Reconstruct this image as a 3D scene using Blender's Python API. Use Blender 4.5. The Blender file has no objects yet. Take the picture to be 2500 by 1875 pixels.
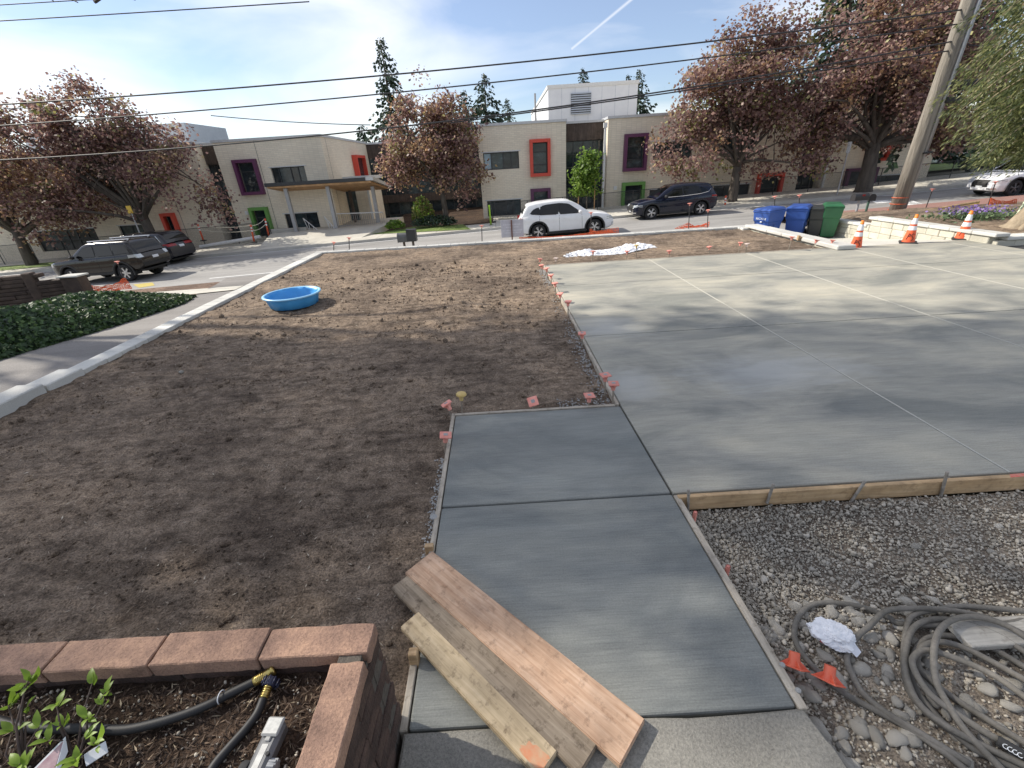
import bpy, bmesh, math, random
import numpy as np
from mathutils import Vector, Matrix, noise

random.seed(11)
RNG = np.random.default_rng(11)
SC = bpy.context.scene
COL = SC.collection
rad = math.radians

# ------------------------------------------------------------------ camera
FPX, EYE = 1060.0, 2.4                       # focal length in photo pixels, eye height above the slab
PITCH, ROLL = math.atan(1060 / 2107), rad(3.5)
_f = Vector((0, math.cos(PITCH), -math.sin(PITCH)))
_u0 = Vector((1, 0, 0)).cross(_f)
_r = math.cos(ROLL) * Vector((1, 0, 0)) - math.sin(ROLL) * _u0
_u = _r.cross(_f)
cam_data = bpy.data.cameras.new('camera')
cam_data.sensor_width = 36.0
cam_data.lens = 36.0 * FPX / 2500.0
cam_data.clip_start, cam_data.clip_end = 0.05, 3000
cam = bpy.data.objects.new('camera', cam_data)
COL.objects.link(cam)
cam.matrix_world = Matrix(((_r.x, _u.x, -_f.x, 0), (_r.y, _u.y, -_f.y, 0), (_r.z, _u.z, -_f.z, EYE), (0, 0, 0, 1)))
SC.camera = cam

# ------------------------------------------------------------------ light
SUN_AZ_VEC = Vector((-0.93, 0.36, 0)).normalized()   # horizontal direction towards the sun
SUN_EL = rad(38)
world = bpy.data.worlds.new('World')
SC.world = world
world.use_nodes = True
wn, wl = world.node_tree.nodes, world.node_tree.links
for n in list(wn): wn.remove(n)
w_out = wn.new('ShaderNodeOutputWorld'); w_bg = wn.new('ShaderNodeBackground')
sky = wn.new('ShaderNodeTexSky'); sky.sky_type = 'NISHITA'; sky.sun_disc = False
sky.sun_elevation = SUN_EL
sky.sun_rotation = math.atan2(SUN_AZ_VEC.x, SUN_AZ_VEC.y)
sky.air_density = 1.0; sky.dust_density = 0.6; sky.ozone_density = 1.6; sky.altitude = 100
w_bg.inputs['Strength'].default_value = 0.12
# thin cirrus over the whole sky, and one contrail
w_tc = wn.new('ShaderNodeTexCoord')
w_map = wn.new('ShaderNodeMapping'); w_map.inputs['Scale'].default_value = (1.1, 1.0, 4.2); w_map.inputs['Rotation'].default_value = (0.25, 0.1, 0.5); w_map.inputs['Location'].default_value = (9, 9, 1)
w_nz = wn.new('ShaderNodeTexNoise'); w_nz.inputs['Scale'].default_value = 1.9; w_nz.inputs['Detail'].default_value = 6; w_nz.inputs['Roughness'].default_value = 0.48; w_nz.inputs['Distortion'].default_value = 0.45
w_rp = wn.new('ShaderNodeValToRGB'); w_rp.color_ramp.elements[0].position = 0.40; w_rp.color_ramp.elements[0].color = (.10, .10, .10, 1); w_rp.color_ramp.elements[1].position = 0.74
w_rp.color_ramp.elements[1].color = (0.70, 0.70, 0.70, 1)
w_mix = wn.new('ShaderNodeMixRGB'); w_mix.blend_type = 'MIX'; w_mix.inputs['Color2'].default_value = (6.0, 5.75, 5.4, 1)
wl.new(w_tc.outputs['Generated'], w_map.inputs['Vector']); wl.new(w_map.outputs['Vector'], w_nz.inputs['Vector'])
wl.new(w_nz.outputs['Fac'], w_rp.inputs['Fac'])
w_dim = wn.new('ShaderNodeMixRGB'); w_dim.blend_type = 'MULTIPLY'; w_dim.inputs['Fac'].default_value = 1.0; w_dim.inputs['Color2'].default_value = (0.46, 0.50, 0.575, 1)
wl.new(sky.outputs['Color'], w_dim.inputs['Color1']); wl.new(w_dim.outputs['Color'], w_mix.inputs['Color1'])
def wmath(op, a, b=None):
    m = wn.new('ShaderNodeMath'); m.operation = op
    for i, v in enumerate((a, b)):
        if v is None: continue
        if isinstance(v, (int, float)): m.inputs[i].default_value = v
        else: wl.new(v, m.inputs[i])
    return m.outputs[0]
def wdot(vec):
    m = wn.new('ShaderNodeVectorMath'); m.operation = 'DOT_PRODUCT'; wl.new(w_tc.outputs['Generated'], m.inputs[0])
    m.inputs[1].default_value = vec
    return m.outputs['Value']
def ray(px, py):
    return (_f * FPX + _r * (px - 1250) - _u * (py - 937.5))
_a, _b = ray(1395, 120).normalized(), ray(1540, 0).normalized()
_nrm = _a.cross(_b).normalized(); _along = (_b - _a).normalized()
d_off = wmath('ABSOLUTE', wdot(_nrm))
trail = wmath('MAXIMUM', wmath('SUBTRACT', 1.0, wmath('DIVIDE', d_off, 0.0042)), 0.0)
al = wdot(_along)
trail = wmath('MULTIPLY', trail, wmath('GREATER_THAN', al, _a.dot(_along)))
trail = wmath('MULTIPLY', trail, wmath('LESS_THAN', al, _b.dot(_along) + 0.06))
trail = wmath('MULTIPLY', trail, 0.42)
wl.new(wmath('MAXIMUM', w_rp.outputs['Color'], trail), w_mix.inputs['Fac'])
wl.new(w_mix.outputs['Color'], w_bg.inputs['Color']); wl.new(w_bg.outputs[0], w_out.inputs['Surface'])

sun_data = bpy.data.lights.new('sun', 'SUN'); sun_data.energy = 2.65; sun_data.angle = rad(0.55); sun_data.color = (1.0, 0.93, 0.82)
sun = bpy.data.objects.new('sun', sun_data); COL.objects.link(sun)
SUN_DIR = (SUN_AZ_VEC * math.cos(SUN_EL) + Vector((0, 0, math.sin(SUN_EL)))).normalized()
sun.rotation_euler = SUN_DIR.to_track_quat('Z', 'Y').to_euler()
sun.location = SUN_DIR * 60

SC.view_settings.view_transform = 'Standard'; SC.view_settings.look = 'None'
SC.view_settings.exposure = 1.15; SC.view_settings.gamma = 1.0; SC.view_settings.use_curve_mapping = False
SC.cycles.use_denoising = True
SC.cycles.max_bounces = 6; SC.cycles.diffuse_bounces = 3; SC.cycles.glossy_bounces = 3; SC.cycles.transparent_max_bounces = 8
SC.cycles.caustics_reflective = False; SC.cycles.caustics_refractive = False

# ------------------------------------------------------------------ surveying: where a point of the photo stands in the place
_ZP = [(-120, -3.4), (-60, -2.6), (-40, -2.1), (-16, -1.47), (2.7, -.87), (9, -.68), (24, -.3), (45, .5), (80, 2.0), (140, 4.0)]
def zs(x): return float(np.interp(x, [a for a, b in _ZP], [b for a, b in _ZP]))   # the street climbs to the east
def at(px, py, z=0.0):
    d = ray(px, py); t = (z - EYE) / d.z
    return Vector((0, 0, EYE)) + d * t
def atY(px, py, Y):
    d = ray(px, py)
    return Vector((0, 0, EYE)) + d * (Y / d.y)
def atX(px, py, X):
    d = ray(px, py)
    return Vector((0, 0, EYE)) + d * (X / d.x)
def atS(px, py, off=0.0):
    z = -.9
    for i in range(40):
        p = at(px, py, z); z = .5 * z + .5 * (zs(p.x) + off)
    return p

# ------------------------------------------------------------------ materials
def new_mat(name):
    m = bpy.data.materials.new(name); m.use_nodes = True
    nt = m.node_tree
    for n in list(nt.nodes): nt.nodes.remove(n)
    o = nt.nodes.new('ShaderNodeOutputMaterial'); b = nt.nodes.new('ShaderNodeBsdfPrincipled')
    nt.links.new(b.outputs[0], o.inputs['Surface'])
    return m, nt, b
def c4(c): return (c[0], c[1], c[2], 1)
def coords(nt, scale=(1, 1, 1), kind='Object', rot=(0, 0, 0)):
    tc = nt.nodes.new('ShaderNodeTexCoord'); mp = nt.nodes.new('ShaderNodeMapping')
    mp.inputs['Scale'].default_value = scale; mp.inputs['Rotation'].default_value = rot
    nt.links.new(tc.outputs[kind], mp.inputs['Vector']); return mp.outputs['Vector']
def nz(nt, vec, scale, detail=4, rough=.6, dist=0):
    n = nt.nodes.new('ShaderNodeTexNoise'); n.inputs['Scale'].default_value = scale; n.inputs['Detail'].default_value = detail
    n.inputs['Roughness'].default_value = rough; n.inputs['Distortion'].default_value = dist
    nt.links.new(vec, n.inputs['Vector']); return n.outputs['Fac']
def ramp(nt, fac, stops):
    r = nt.nodes.new('ShaderNodeValToRGB'); e = r.color_ramp.elements
    while len(e) > 1: e.remove(e[-1])
    e[0].position = stops[0][0]; e[0].color = c4(stops[0][1])
    for p, c in stops[1:]:
        k = e.new(p); k.color = c4(c)
    nt.links.new(fac, r.inputs['Fac']); return r.outputs['Color']
def mixc(nt, fac, a, b, mode='MIX'):
    m = nt.nodes.new('ShaderNodeMixRGB'); m.blend_type = mode
    for key, v in (('Fac', fac), ('Color1', a), ('Color2', b)):
        if isinstance(v, (int, float)): m.inputs[key].default_value = v
        elif isinstance(v, tuple): m.inputs[key].default_value = c4(v)
        else: nt.links.new(v, m.inputs[key])
    return m.outputs['Color']
def bump(nt, b, h, strength=.3, dist=.01, prev=None):
    n = nt.nodes.new('ShaderNodeBump'); n.inputs['Strength'].default_value = strength; n.inputs['Distance'].default_value = dist
    nt.links.new(h, n.inputs['Height'])
    if prev is not None: nt.links.new(prev, n.inputs['Normal'])
    nt.links.new(n.outputs['Normal'], b.inputs['Normal']); return n.outputs['Normal']
def island_tint(nt, col, amt=.25):
    """Every piece of its own object gets a slightly different value."""
    oi = nt.nodes.new('ShaderNodeObjectInfo')
    v = nt.nodes.new('ShaderNodeMapRange'); v.inputs[3].default_value = 1 - amt; v.inputs[4].default_value = 1 + amt
    nt.links.new(oi.outputs['Random'], v.inputs[0])
    m = nt.nodes.new('ShaderNodeVectorMath'); m.operation = 'SCALE'
    nt.links.new(col, m.inputs[0]); nt.links.new(v.outputs[0], m.inputs['Scale']); return m.outputs['Vector']
def M_noise(name, c1, c2, scale=5, rough=.85, bscale=None, bstr=.25, bdist=.01, detail=5, stretch=(1, 1, 1), metal=0, tint=0, kind='Object', spec=.5, fine=None, coat=0):
    m, nt, b = new_mat(name)
    v = coords(nt, stretch, kind)
    col = ramp(nt, nz(nt, v, scale, detail), [(.3, c1), (.7, c2)])
    if fine: col = mixc(nt, .55, col, ramp(nt, nz(nt, v, fine, 3, .7), [(.3, (.45, .45, .45)), (.7, (1.0, 1.0, 1.0))]), 'MULTIPLY') if fine else col
    if tint: col = island_tint(nt, col, tint)
    nt.links.new(col, b.inputs['Base Color'])
    b.inputs['Roughness'].default_value = rough; b.inputs['Metallic'].default_value = metal
    b.inputs['Specular IOR Level'].default_value = spec
    if coat: b.inputs['Coat Weight'].default_value = coat; b.inputs['Coat Roughness'].default_value = .06
    if bscale: bump(nt, b, nz(nt, v, bscale, 4, .65), bstr, bdist)
    return m
def M_flat(name, c, rough=.6, metal=0, spec=.5):
    return M_noise(name, tuple(x * .93 for x in c), tuple(min(1, x * 1.06) for x in c), 9, rough, metal=metal, spec=spec)
def M_glass(name, tint=(.02, .025, .028), rough=.04):
    m, nt, b = new_mat(name)
    v = coords(nt); col = ramp(nt, nz(nt, coords(nt, (1, 1, 1.6)), 1.7, 4, .7), [(.35, tint), (.62, tuple(x * 2.2 for x in tint)), (.78, tuple(x * 6 for x in tint))])
    nt.links.new(col, b.inputs['Base Color']); b.inputs['Roughness'].default_value = rough
    b.inputs['Specular IOR Level'].default_value = .5
    bump(nt, b, nz(nt, v, 1.2, 2), .04, .02)
    return m
def M_leaf(name, stops, trans=.35, rough=.5):
    """Leaf: colour differs from leaf to leaf; light comes through."""
    m, nt, b = new_mat(name)
    g = nt.nodes.new('ShaderNodeNewGeometry')
    col = ramp(nt, g.outputs['Random Per Island'], stops)
    v = coords(nt); col = mixc(nt, .6, col, ramp(nt, nz(nt, v, .55, 3), [(.3, (.55, .55, .55)), (.7, (1.25, 1.2, 1.15))]), 'MULTIPLY')
    nt.links.new(col, b.inputs['Base Color']); b.inputs['Roughness'].default_value = rough
    tr = nt.nodes.new('ShaderNodeBsdfTranslucent'); nt.links.new(col, tr.inputs['Color'])
    mx = nt.nodes.new('ShaderNodeMixShader'); mx.inputs[0].default_value = trans
    nt.links.new(b.outputs[0], mx.inputs[1]); nt.links.new(tr.outputs[0], mx.inputs[2])
    nt.links.new(mx.outputs[0], [n for n in nt.nodes if n.type == 'OUTPUT_MATERIAL'][0].inputs['Surface'])
    return m
def M_wood(name, c1, c2, c3, along='X', scale=1.0, dirt=.5, rough=.8):
    m, nt, b = new_mat(name)
    st = {'X': (1.2, 22, 22), 'Y': (22, 1.2, 22), 'Z': (22, 22, 1.2)}[along]
    v = coords(nt, tuple(s * scale for s in st))
    grain = nz(nt, v, 2.2, 6, .62, .7)
    col = ramp(nt, grain, [(.28, c1), (.5, c2), (.72, c3)])
    v2 = coords(nt, (1, 1, 1))
    spots = ramp(nt, nz(nt, v2, 16, 5, .7), [(.33, (.28, .24, .21)), (.47, (1, 1, 1))])
    big = ramp(nt, nz(nt, v2, 3.5, 4, .6), [(.35, (.66, .62, .58)), (.65, (1.08, 1.04, 1.0))])
    col = mixc(nt, dirt, col, spots, 'MULTIPLY'); col = mixc(nt, .8, col, big, 'MULTIPLY')
    nt.links.new(col, b.inputs['Base Color']); b.inputs['Roughness'].default_value = rough
    bump(nt, b, grain, .35, .004)
    return m
def M_soil(name, c1, c2, c3):
    m, nt, b = new_mat(name)
    v = coords(nt)
    big = nz(nt, v, .55, 4, .6); mid = nz(nt, v, 9, 6, .72); fin = nz(nt, v, 70, 4, .75)
    col = ramp(nt, mid, [(.28, c1), (.5, c2), (.75, c3)])
    col = mixc(nt, .85, col, ramp(nt, big, [(.36, (.50, .48, .48)), (.50, (.92, .90, .88)), (.68, (1.3, 1.24, 1.16))]), 'MULTIPLY')
    col = mixc(nt, .75, col, ramp(nt, nz(nt, coords(nt, (1.2, 4.5, 1)), 1.6, 5, .65, .6), [(.36, (.45, .44, .44)), (.52, (1, 1, 1)), (.7, (1.2, 1.18, 1.14))]), 'MULTIPLY')
    col = mixc(nt, .85, col, ramp(nt, fin, [(.34, (.26, .25, .24)), (.52, (1, 1, 1)), (.70, (1.75, 1.68, 1.58))]), 'MULTIPLY')
    nt.links.new(col, b.inputs['Base Color']); b.inputs['Roughness'].default_value = .97; b.inputs['Specular IOR Level'].default_value = .15
    p = bump(nt, b, mid, .9, .05); bump(nt, b, fin, .9, .016, p)
    return m
def M_concrete(name, c1, c2, broom=None, speck=.5, tint=.05, bstr=.35, sky_sheen=None):
    m, nt, b = new_mat(name)
    v = coords(nt, (1, 1, 1))
    vs = coords(nt, (.55, 1.6, 1)) if broom else v
    col = ramp(nt, nz(nt, vs, 1.0, 5, .6, .5), [(.3, c1), (.7, c2)])
    sp = nz(nt, v, 90, 3, .8)
    pit = ramp(nt, nz(nt, v, 150, 2, .5), [(.66, (1, 1, 1)), (.74, (.55, .55, .55))]); col = mixc(nt, .7, col, pit, 'MULTIPLY')
    col = mixc(nt, speck, col, ramp(nt, sp, [(.3, (.62, .62, .62)), (.55, (1, 1, 1)), (.78, (1.35, 1.35, 1.32))]), 'MULTIPLY')
    h = sp
    if broom:
        vb = coords(nt, broom)
        br = nz(nt, vb, 1.0, 5, .7)
        col = mixc(nt, .6, col, ramp(nt, br, [(.32, (.7, .7, .7)), (.5, (1, 1, 1)), (.7, (1.28, 1.28, 1.26))]), 'MULTIPLY')
        h = br
    if broom:   # uneven curing: damp dark clouds, dusty pale ones
        bl = nz(nt, coords(nt, (.7, 1.3, 1)), .75, 5, .6, .8)
        col = mixc(nt, .9, col, ramp(nt, bl, [(.34, (.60, .64, .67)), (.5, (.95, .96, .96)), (.66, (1.22, 1.20, 1.14))]), 'MULTIPLY')
        st_ = nz(nt, coords(nt, (.9, 7, 1)), 1.2, 4, .6, .4)
        col = mixc(nt, .3, col, ramp(nt, st_, [(.35, (.8, .8, .8)), (.65, (1.15, 1.15, 1.13))]), 'MULTIPLY')
    for (cx_, cy_, rx_, ry_, k_) in (sky_sheen or ()):   # pale sheen of the sky, painted into the concrete colour as soft ellipses
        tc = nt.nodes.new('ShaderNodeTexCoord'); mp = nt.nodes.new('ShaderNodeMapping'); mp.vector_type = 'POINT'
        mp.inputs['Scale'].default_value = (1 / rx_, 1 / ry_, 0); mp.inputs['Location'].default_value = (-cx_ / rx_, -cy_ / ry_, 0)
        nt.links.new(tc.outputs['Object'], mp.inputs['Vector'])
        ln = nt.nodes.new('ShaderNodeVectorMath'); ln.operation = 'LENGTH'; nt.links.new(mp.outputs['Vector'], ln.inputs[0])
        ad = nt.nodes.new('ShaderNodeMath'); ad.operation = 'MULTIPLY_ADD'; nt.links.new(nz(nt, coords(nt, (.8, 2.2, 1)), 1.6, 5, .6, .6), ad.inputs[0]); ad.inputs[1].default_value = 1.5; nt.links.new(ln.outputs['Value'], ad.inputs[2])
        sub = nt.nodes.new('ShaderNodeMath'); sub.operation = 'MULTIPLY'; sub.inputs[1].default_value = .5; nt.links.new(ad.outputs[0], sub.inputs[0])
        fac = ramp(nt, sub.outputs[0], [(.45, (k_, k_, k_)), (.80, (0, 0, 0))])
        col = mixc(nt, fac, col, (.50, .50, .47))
    if tint: col = island_tint(nt, col, tint)
    nt.links.new(col, b.inputs['Base Color']); b.inputs['Roughness'].default_value = .82; b.inputs['Specular IOR Level'].default_value = .35
    bump(nt, b, h, bstr, .006)
    return m
def M_brickwall(name):
    """Far brick face: bricks too small to tell apart, in panels of running and stacked bond."""
    m, nt, b = new_mat(name)
    tc = nt.nodes.new('ShaderNodeTexCoord'); mp = nt.nodes.new('ShaderNodeMapping')
    mp.inputs['Rotation'].default_value = (rad(90), 0, 0)
    sep = nt.nodes.new('ShaderNodeSeparateXYZ'); cmb = nt.nodes.new('ShaderNodeCombineXYZ')
    nt.links.new(tc.outputs['Object'], sep.inputs[0])
    ad = nt.nodes.new('ShaderNodeMath'); ad.operation = 'ADD'
    nt.links.new(sep.outputs[0], ad.inputs[0]); nt.links.new(sep.outputs[1], ad.inputs[1])
    nt.links.new(ad.outputs[0], cmb.inputs[0]); nt.links.new(sep.outputs[2], cmb.inputs[1])
    def bt(off):
        t = nt.nodes.new('ShaderNodeTexBrick'); t.offset = off
        t.inputs['Scale'].default_value = 1; t.inputs['Brick Width'].default_value = .33; t.inputs['Row Height'].default_value = .105
        t.inputs['Mortar Size'].default_value = .012; t.inputs['Bias'].default_value = 0
        t.inputs['Color1'].default_value = c4((.83, .75, .61)); t.inputs['Color2'].default_value = c4((.75, .67, .54)); t.inputs['Mortar'].default_value = c4((.66, .60, .49))
        nt.links.new(cmb.outputs[0], t.inputs['Vector']); return t
    a, s = bt(.5), bt(0.0)
    pan = nt.nodes.new('ShaderNodeTexChecker'); pan.inputs['Scale'].default_value = .37; pan.inputs['Color1'].default_value = (0, 0, 0, 1); pan.inputs['Color2'].default_value = (1, 1, 1, 1)
    cm2 = nt.nodes.new('ShaderNodeCombineXYZ'); nt.links.new(ad.outputs[0], cm2.inputs[0]); cm2.inputs[1].default_value = .5; cm2.inputs[2].default_value = .5
    nt.links.new(cm2.outputs[0], pan.inputs['Vector'])
    col = mixc(nt, pan.outputs['Fac'], a.outputs['Color'], s.outputs['Color'])
    col = mixc(nt, .5, col, ramp(nt, nz(nt, coords(nt), .35, 4), [(.3, (.8, .8, .8)), (.7, (1.12, 1.1, 1.08))]), 'MULTIPLY')
    nt.links.new(col, b.inputs['Base Color']); b.inputs['Roughness'].default_value = .85
    bump(nt, b, a.outputs['Fac'], -.35, .012)
    return m
def M_asphalt(name, c=(.105, .105, .11)):
    m, nt, b = new_mat(name)
    v = coords(nt); fin = nz(nt, v, 60, 3, .8)
    col = ramp(nt, nz(nt, coords(nt, (.25, 1, 1)), .8, 5, .65), [(.3, tuple(x * .75 for x in c)), (.7, tuple(x * 1.3 for x in c))])
    col = mixc(nt, .8, col, ramp(nt, fin, [(.3, (.6, .6, .6)), (.6, (1.1, 1.1, 1.1)), (.75, (1.6, 1.6, 1.55))]), 'MULTIPLY')
    nt.links.new(col, b.inputs['Base Color']); b.inputs['Roughness'].default_value = .9; bump(nt, b, fin, .4, .006)
    return m

# ------------------------------------------------------------------ mesh building
class MB:
    def __init__(s): s.v, s.f, s.mi = [], [], []
    def add(s, vs, fs, mi=0):
        o = len(s.v); s.v.extend([tuple(p) for p in vs]); s.f.extend([tuple(i + o for i in f) for f in fs]); s.mi.extend([mi] * len(fs)); return s
    def box(s, lo, hi, mi=0, mat=None, taper=None):
        x0, y0, z0 = lo; x1, y1, z1 = hi
        vs = [Vector(p) for p in ((x0, y0, z0), (x1, y0, z0), (x1, y1, z0), (x0, y1, z0), (x0, y0, z1), (x1, y0, z1), (x1, y1, z1), (x0, y1, z1))]
        if taper:
            cx, cy = (x0 + x1) / 2, (y0 + y1) / 2
            for p in vs[4:]: p.x = cx + (p.x - cx) * taper[0]; p.y = cy + (p.y - cy) * taper[1]
        if mat is not None: vs = [mat @ p for p in vs]
        return s.add(vs, [(0, 3, 2, 1), (4, 5, 6, 7), (0, 1, 5, 4), (1, 2, 6, 5), (2, 3, 7, 6), (3, 0, 4, 7)], mi)
    def bevel_box(s, lo, hi, r=.01, mi=0, mat=None):
        """Box with chamfered edges (26-face)."""
        lo, hi = Vector(lo), Vector(hi); r = min(r, *[(hi[i] - lo[i]) * .45 for i in range(3)])
        bm = bmesh.new(); bmesh.ops.create_cube(bm, size=1)
        for v in bm.verts: v.co = Vector([lo[i] + (v.co[i] + .5) * (hi[i] - lo[i]) for i in range(3)])
        bmesh.ops.bevel(bm, geom=bm.edges[:], offset=r, segments=1, affect='EDGES', profile=.5)
        bm.verts.index_update()
        vs = [v.co.copy() for v in bm.verts]; fs = [[v.index for v in f.verts] for f in bm.faces]; bm.free()
        if mat is not None: vs = [mat @ p for p in vs]
        return s.add(vs, fs, mi)
    def tube(s, pts, r, n=8, mi=0, cap=True):
        pts = [Vector(p) for p in pts]; k = len(pts)
        rs = r if isinstance(r, (list, tuple)) else [r] * k
        rings, prev = [], None
        for i, p in enumerate(pts):
            d = (pts[min(i + 1, k - 1)] - pts[max(i - 1, 0)])
            d = d.normalized() if d.length > 1e-9 else Vector((0, 0, 1))
            if prev is None:
                a = d.orthogonal().normalized()
            else:
                a = prev - d * prev.dot(d); a = a.normalized() if a.length > 1e-6 else d.orthogonal().normalized()
            prev = a; b = d.cross(a)
            rings.append([p + (a * math.cos(t) + b * math.sin(t)) * rs[i] for t in [2 * math.pi * j / n for j in range(n)]])
        vs = [q for ring in rings for q in ring]; fs = []
        for i in range(k - 1):
            for j in range(n):
                j2 = (j + 1) % n
                fs.append((i * n + j, i * n + j2, (i + 1) * n + j2, (i + 1) * n + j))
        if cap: fs.append(tuple(range(n - 1, -1, -1))); fs.append(tuple((k - 1) * n + j for j in range(n)))
        return s.add(vs, fs, mi)
    def lathe(s, prof, n=20, mi=0, mat=None, close=True):
        """prof: list of (radius, z)."""
        vs = [Vector((r * math.cos(2 * math.pi * j / n), r * math.sin(2 * math.pi * j / n), z)) for r, z in prof for j in range(n)]
        if mat is not None: vs = [mat @ p for p in vs]
        fs = [(i * n + j, i * n + (j + 1) % n, (i + 1) * n + (j + 1) % n, (i + 1) * n + j) for i in range(len(prof) - 1) for j in range(n)]
        if close:
            if prof[0][0] > 1e-6: fs.append(tuple(range(n - 1, -1, -1)))
            if prof[-1][0] > 1e-6: fs.append(tuple((len(prof) - 1) * n + j for j in range(n)))
        return s.add(vs, fs, mi)
    def prism(s, poly, axis, a, b, mi=0):
        """poly: 2-D outline; extruded along an axis from a to b. axis 'y': poly is (x,z); 'z': (x,y); 'x': (y,z)."""
        def P(q, t): return {'y': (q[0], t, q[1]), 'z': (q[0], q[1], t), 'x': (t, q[0], q[1])}[axis]
        n = len(poly); vs = [P(q, a) for q in poly] + [P(q, b) for q in poly]
        fs = [tuple(range(n)), tuple(range(2 * n - 1, n - 1, -1))] + [(i, i + n, (i + 1) % n + n, (i + 1) % n) for i in range(n)]
        return s.add(vs, fs, mi)
    def grid(s, rows, mi=0):
        """rows: list of equally long lists of points."""
        m = len(rows[0]); vs = [p for r in rows for p in r]
        fs = [(i * m + j, i * m + j + 1, (i + 1) * m + j + 1, (i + 1) * m + j) for i in range(len(rows) - 1) for j in range(m - 1)]
        return s.add(vs, fs, mi)
    def mesh(s, name, mats, smooth=False):
        me = bpy.data.meshes.new(name); me.from_pydata(s.v, [], s.f)
        for m in (mats if isinstance(mats, (list, tuple)) else [mats]): me.materials.append(m)
        if any(s.mi): me.polygons.foreach_set('material_index', s.mi)
        if smooth: me.polygons.foreach_set('use_smooth', [True] * len(s.f))
        me.update(); return me
    def build(s, name, mats, parent=None, smooth=False, fix=True):
        me = s.mesh(name, mats, smooth)
        if fix:
            bm = bmesh.new(); bm.from_mesh(me); bmesh.ops.recalc_face_normals(bm, faces=bm.faces[:]); bm.to_mesh(me); bm.free()
        o = bpy.data.objects.new(name, me); COL.objects.link(o); o.parent = parent
        return o
def smooth_angle(o, ang=40):
    me = o.data; me.polygons.foreach_set('use_smooth', [True] * len(me.polygons))
    bm = bmesh.new(); bm.from_mesh(me)
    for e in bm.edges:
        e.smooth = len(e.link_faces) == 2 and e.calc_face_angle(0) < rad(ang)
    bm.to_mesh(me); bm.free(); return o
def inst(name, me, parent=None, M=None):
    o = bpy.data.objects.new(name, me); COL.objects.link(o); o.parent = parent
    if M is not None: o.matrix_local = M
    return o
def thing(name, label, cat, loc=(0, 0, 0), rotz=0, group=None, tilt=None):
    o = bpy.data.objects.new(name, None); COL.objects.link(o)
    o.empty_display_size = .2
    o.location = loc; o.rotation_euler = (tilt[0] if tilt else 0, tilt[1] if tilt else 0, rotz)
    o['label'] = label; o['category'] = cat
    if group: o['group'] = group
    return o
def tag(o, label, cat, group=None):
    o['label'] = label; o['category'] = cat
    if group: o['group'] = group
    return o
def struct(o): o['kind'] = 'structure'; return o
def stuff(o, label=None, cat=None):
    o['kind'] = 'stuff'
    if label: o['label'] = label
    if cat: o['category'] = cat
    return o
def copy_tree(o, parent=None):
    c = o.copy(); COL.objects.link(c); c.parent = parent
    for ch in list(o.children): copy_tree(ch, c)
    return c
def quads_mesh(name, Q, mats, mi=None, parent=None):
    """Q: (n,4,3) array of quads -> one object, quickly."""
    n = len(Q); me = bpy.data.meshes.new(name)
    me.vertices.add(n * 4); me.vertices.foreach_set('co', np.ascontiguousarray(Q, dtype=np.float32).ravel())
    me.loops.add(n * 4); me.loops.foreach_set('vertex_index', np.arange(n * 4, dtype=np.int32))
    me.polygons.add(n); me.polygons.foreach_set('loop_start', np.arange(0, n * 4, 4, dtype=np.int32))
    for m in (mats if isinstance(mats, (list, tuple)) else [mats]): me.materials.append(m)
    if mi is not None: me.polygons.foreach_set('material_index', np.asarray(mi, dtype=np.int32))
    me.update(calc_edges=True)
    o = bpy.data.objects.new(name, me); COL.objects.link(o); o.parent = parent; return o
def tri_repeat_mesh(name, base_v, base_f, mats4, mat, parent=None, smooth=False):
    """Many transformed copies of a small closed mesh joined into one: mats4 (n,4,4)."""
    bv = np.c_[np.asarray(base_v), np.ones(len(base_v))]; bf = np.asarray(base_f)
    V = np.einsum('nij,kj->nki', mats4, bv)[..., :3].reshape(-1, 3)
    n = len(mats4); F = (bf[None] + (np.arange(n) * len(bv))[:, None, None]).reshape(-1, 3)
    me = bpy.data.meshes.new(name)
    me.vertices.add(len(V)); me.vertices.foreach_set('co', V.astype(np.float32).ravel())
    me.loops.add(F.size); me.loops.foreach_set('vertex_index', F.astype(np.int32).ravel())
    me.polygons.add(len(F)); me.polygons.foreach_set('loop_start', np.arange(0, F.size, 3, dtype=np.int32))
    if smooth: me.polygons.foreach_set('use_smooth', [True] * len(F))
    me.materials.append(mat); me.update(calc_edges=True)
    o = bpy.data.objects.new(name, me); COL.objects.link(o); o.parent = parent; return o
def leaf_quads(P, size, up=None, flat=.5, aspect=1.0, rng=RNG):
    """Leaf-sized quads at the points P with random turn; up biases the leaf normals."""
    n = len(P); N = rng.normal(size=(n, 3))
    if up is not None: N = N * flat + up
    N /= np.linalg.norm(N, axis=1)[:, None] + 1e-9
    A = np.cross(N, rng.normal(size=(n, 3))); A /= np.linalg.norm(A, axis=1)[:, None] + 1e-9
    B = np.cross(N, A)
    s = (size * rng.uniform(.6, 1.35, n))[:, None] * .5
    return np.stack([P - A * s * aspect, P - B * s * .75 , P + A * s * aspect, P + B * s * .75], 1)
ORD = ['first', 'second', 'third', 'fourth', 'fifth', 'sixth', 'seventh', 'eighth', 'ninth', 'tenth', 'eleventh', 'twelfth']
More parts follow.
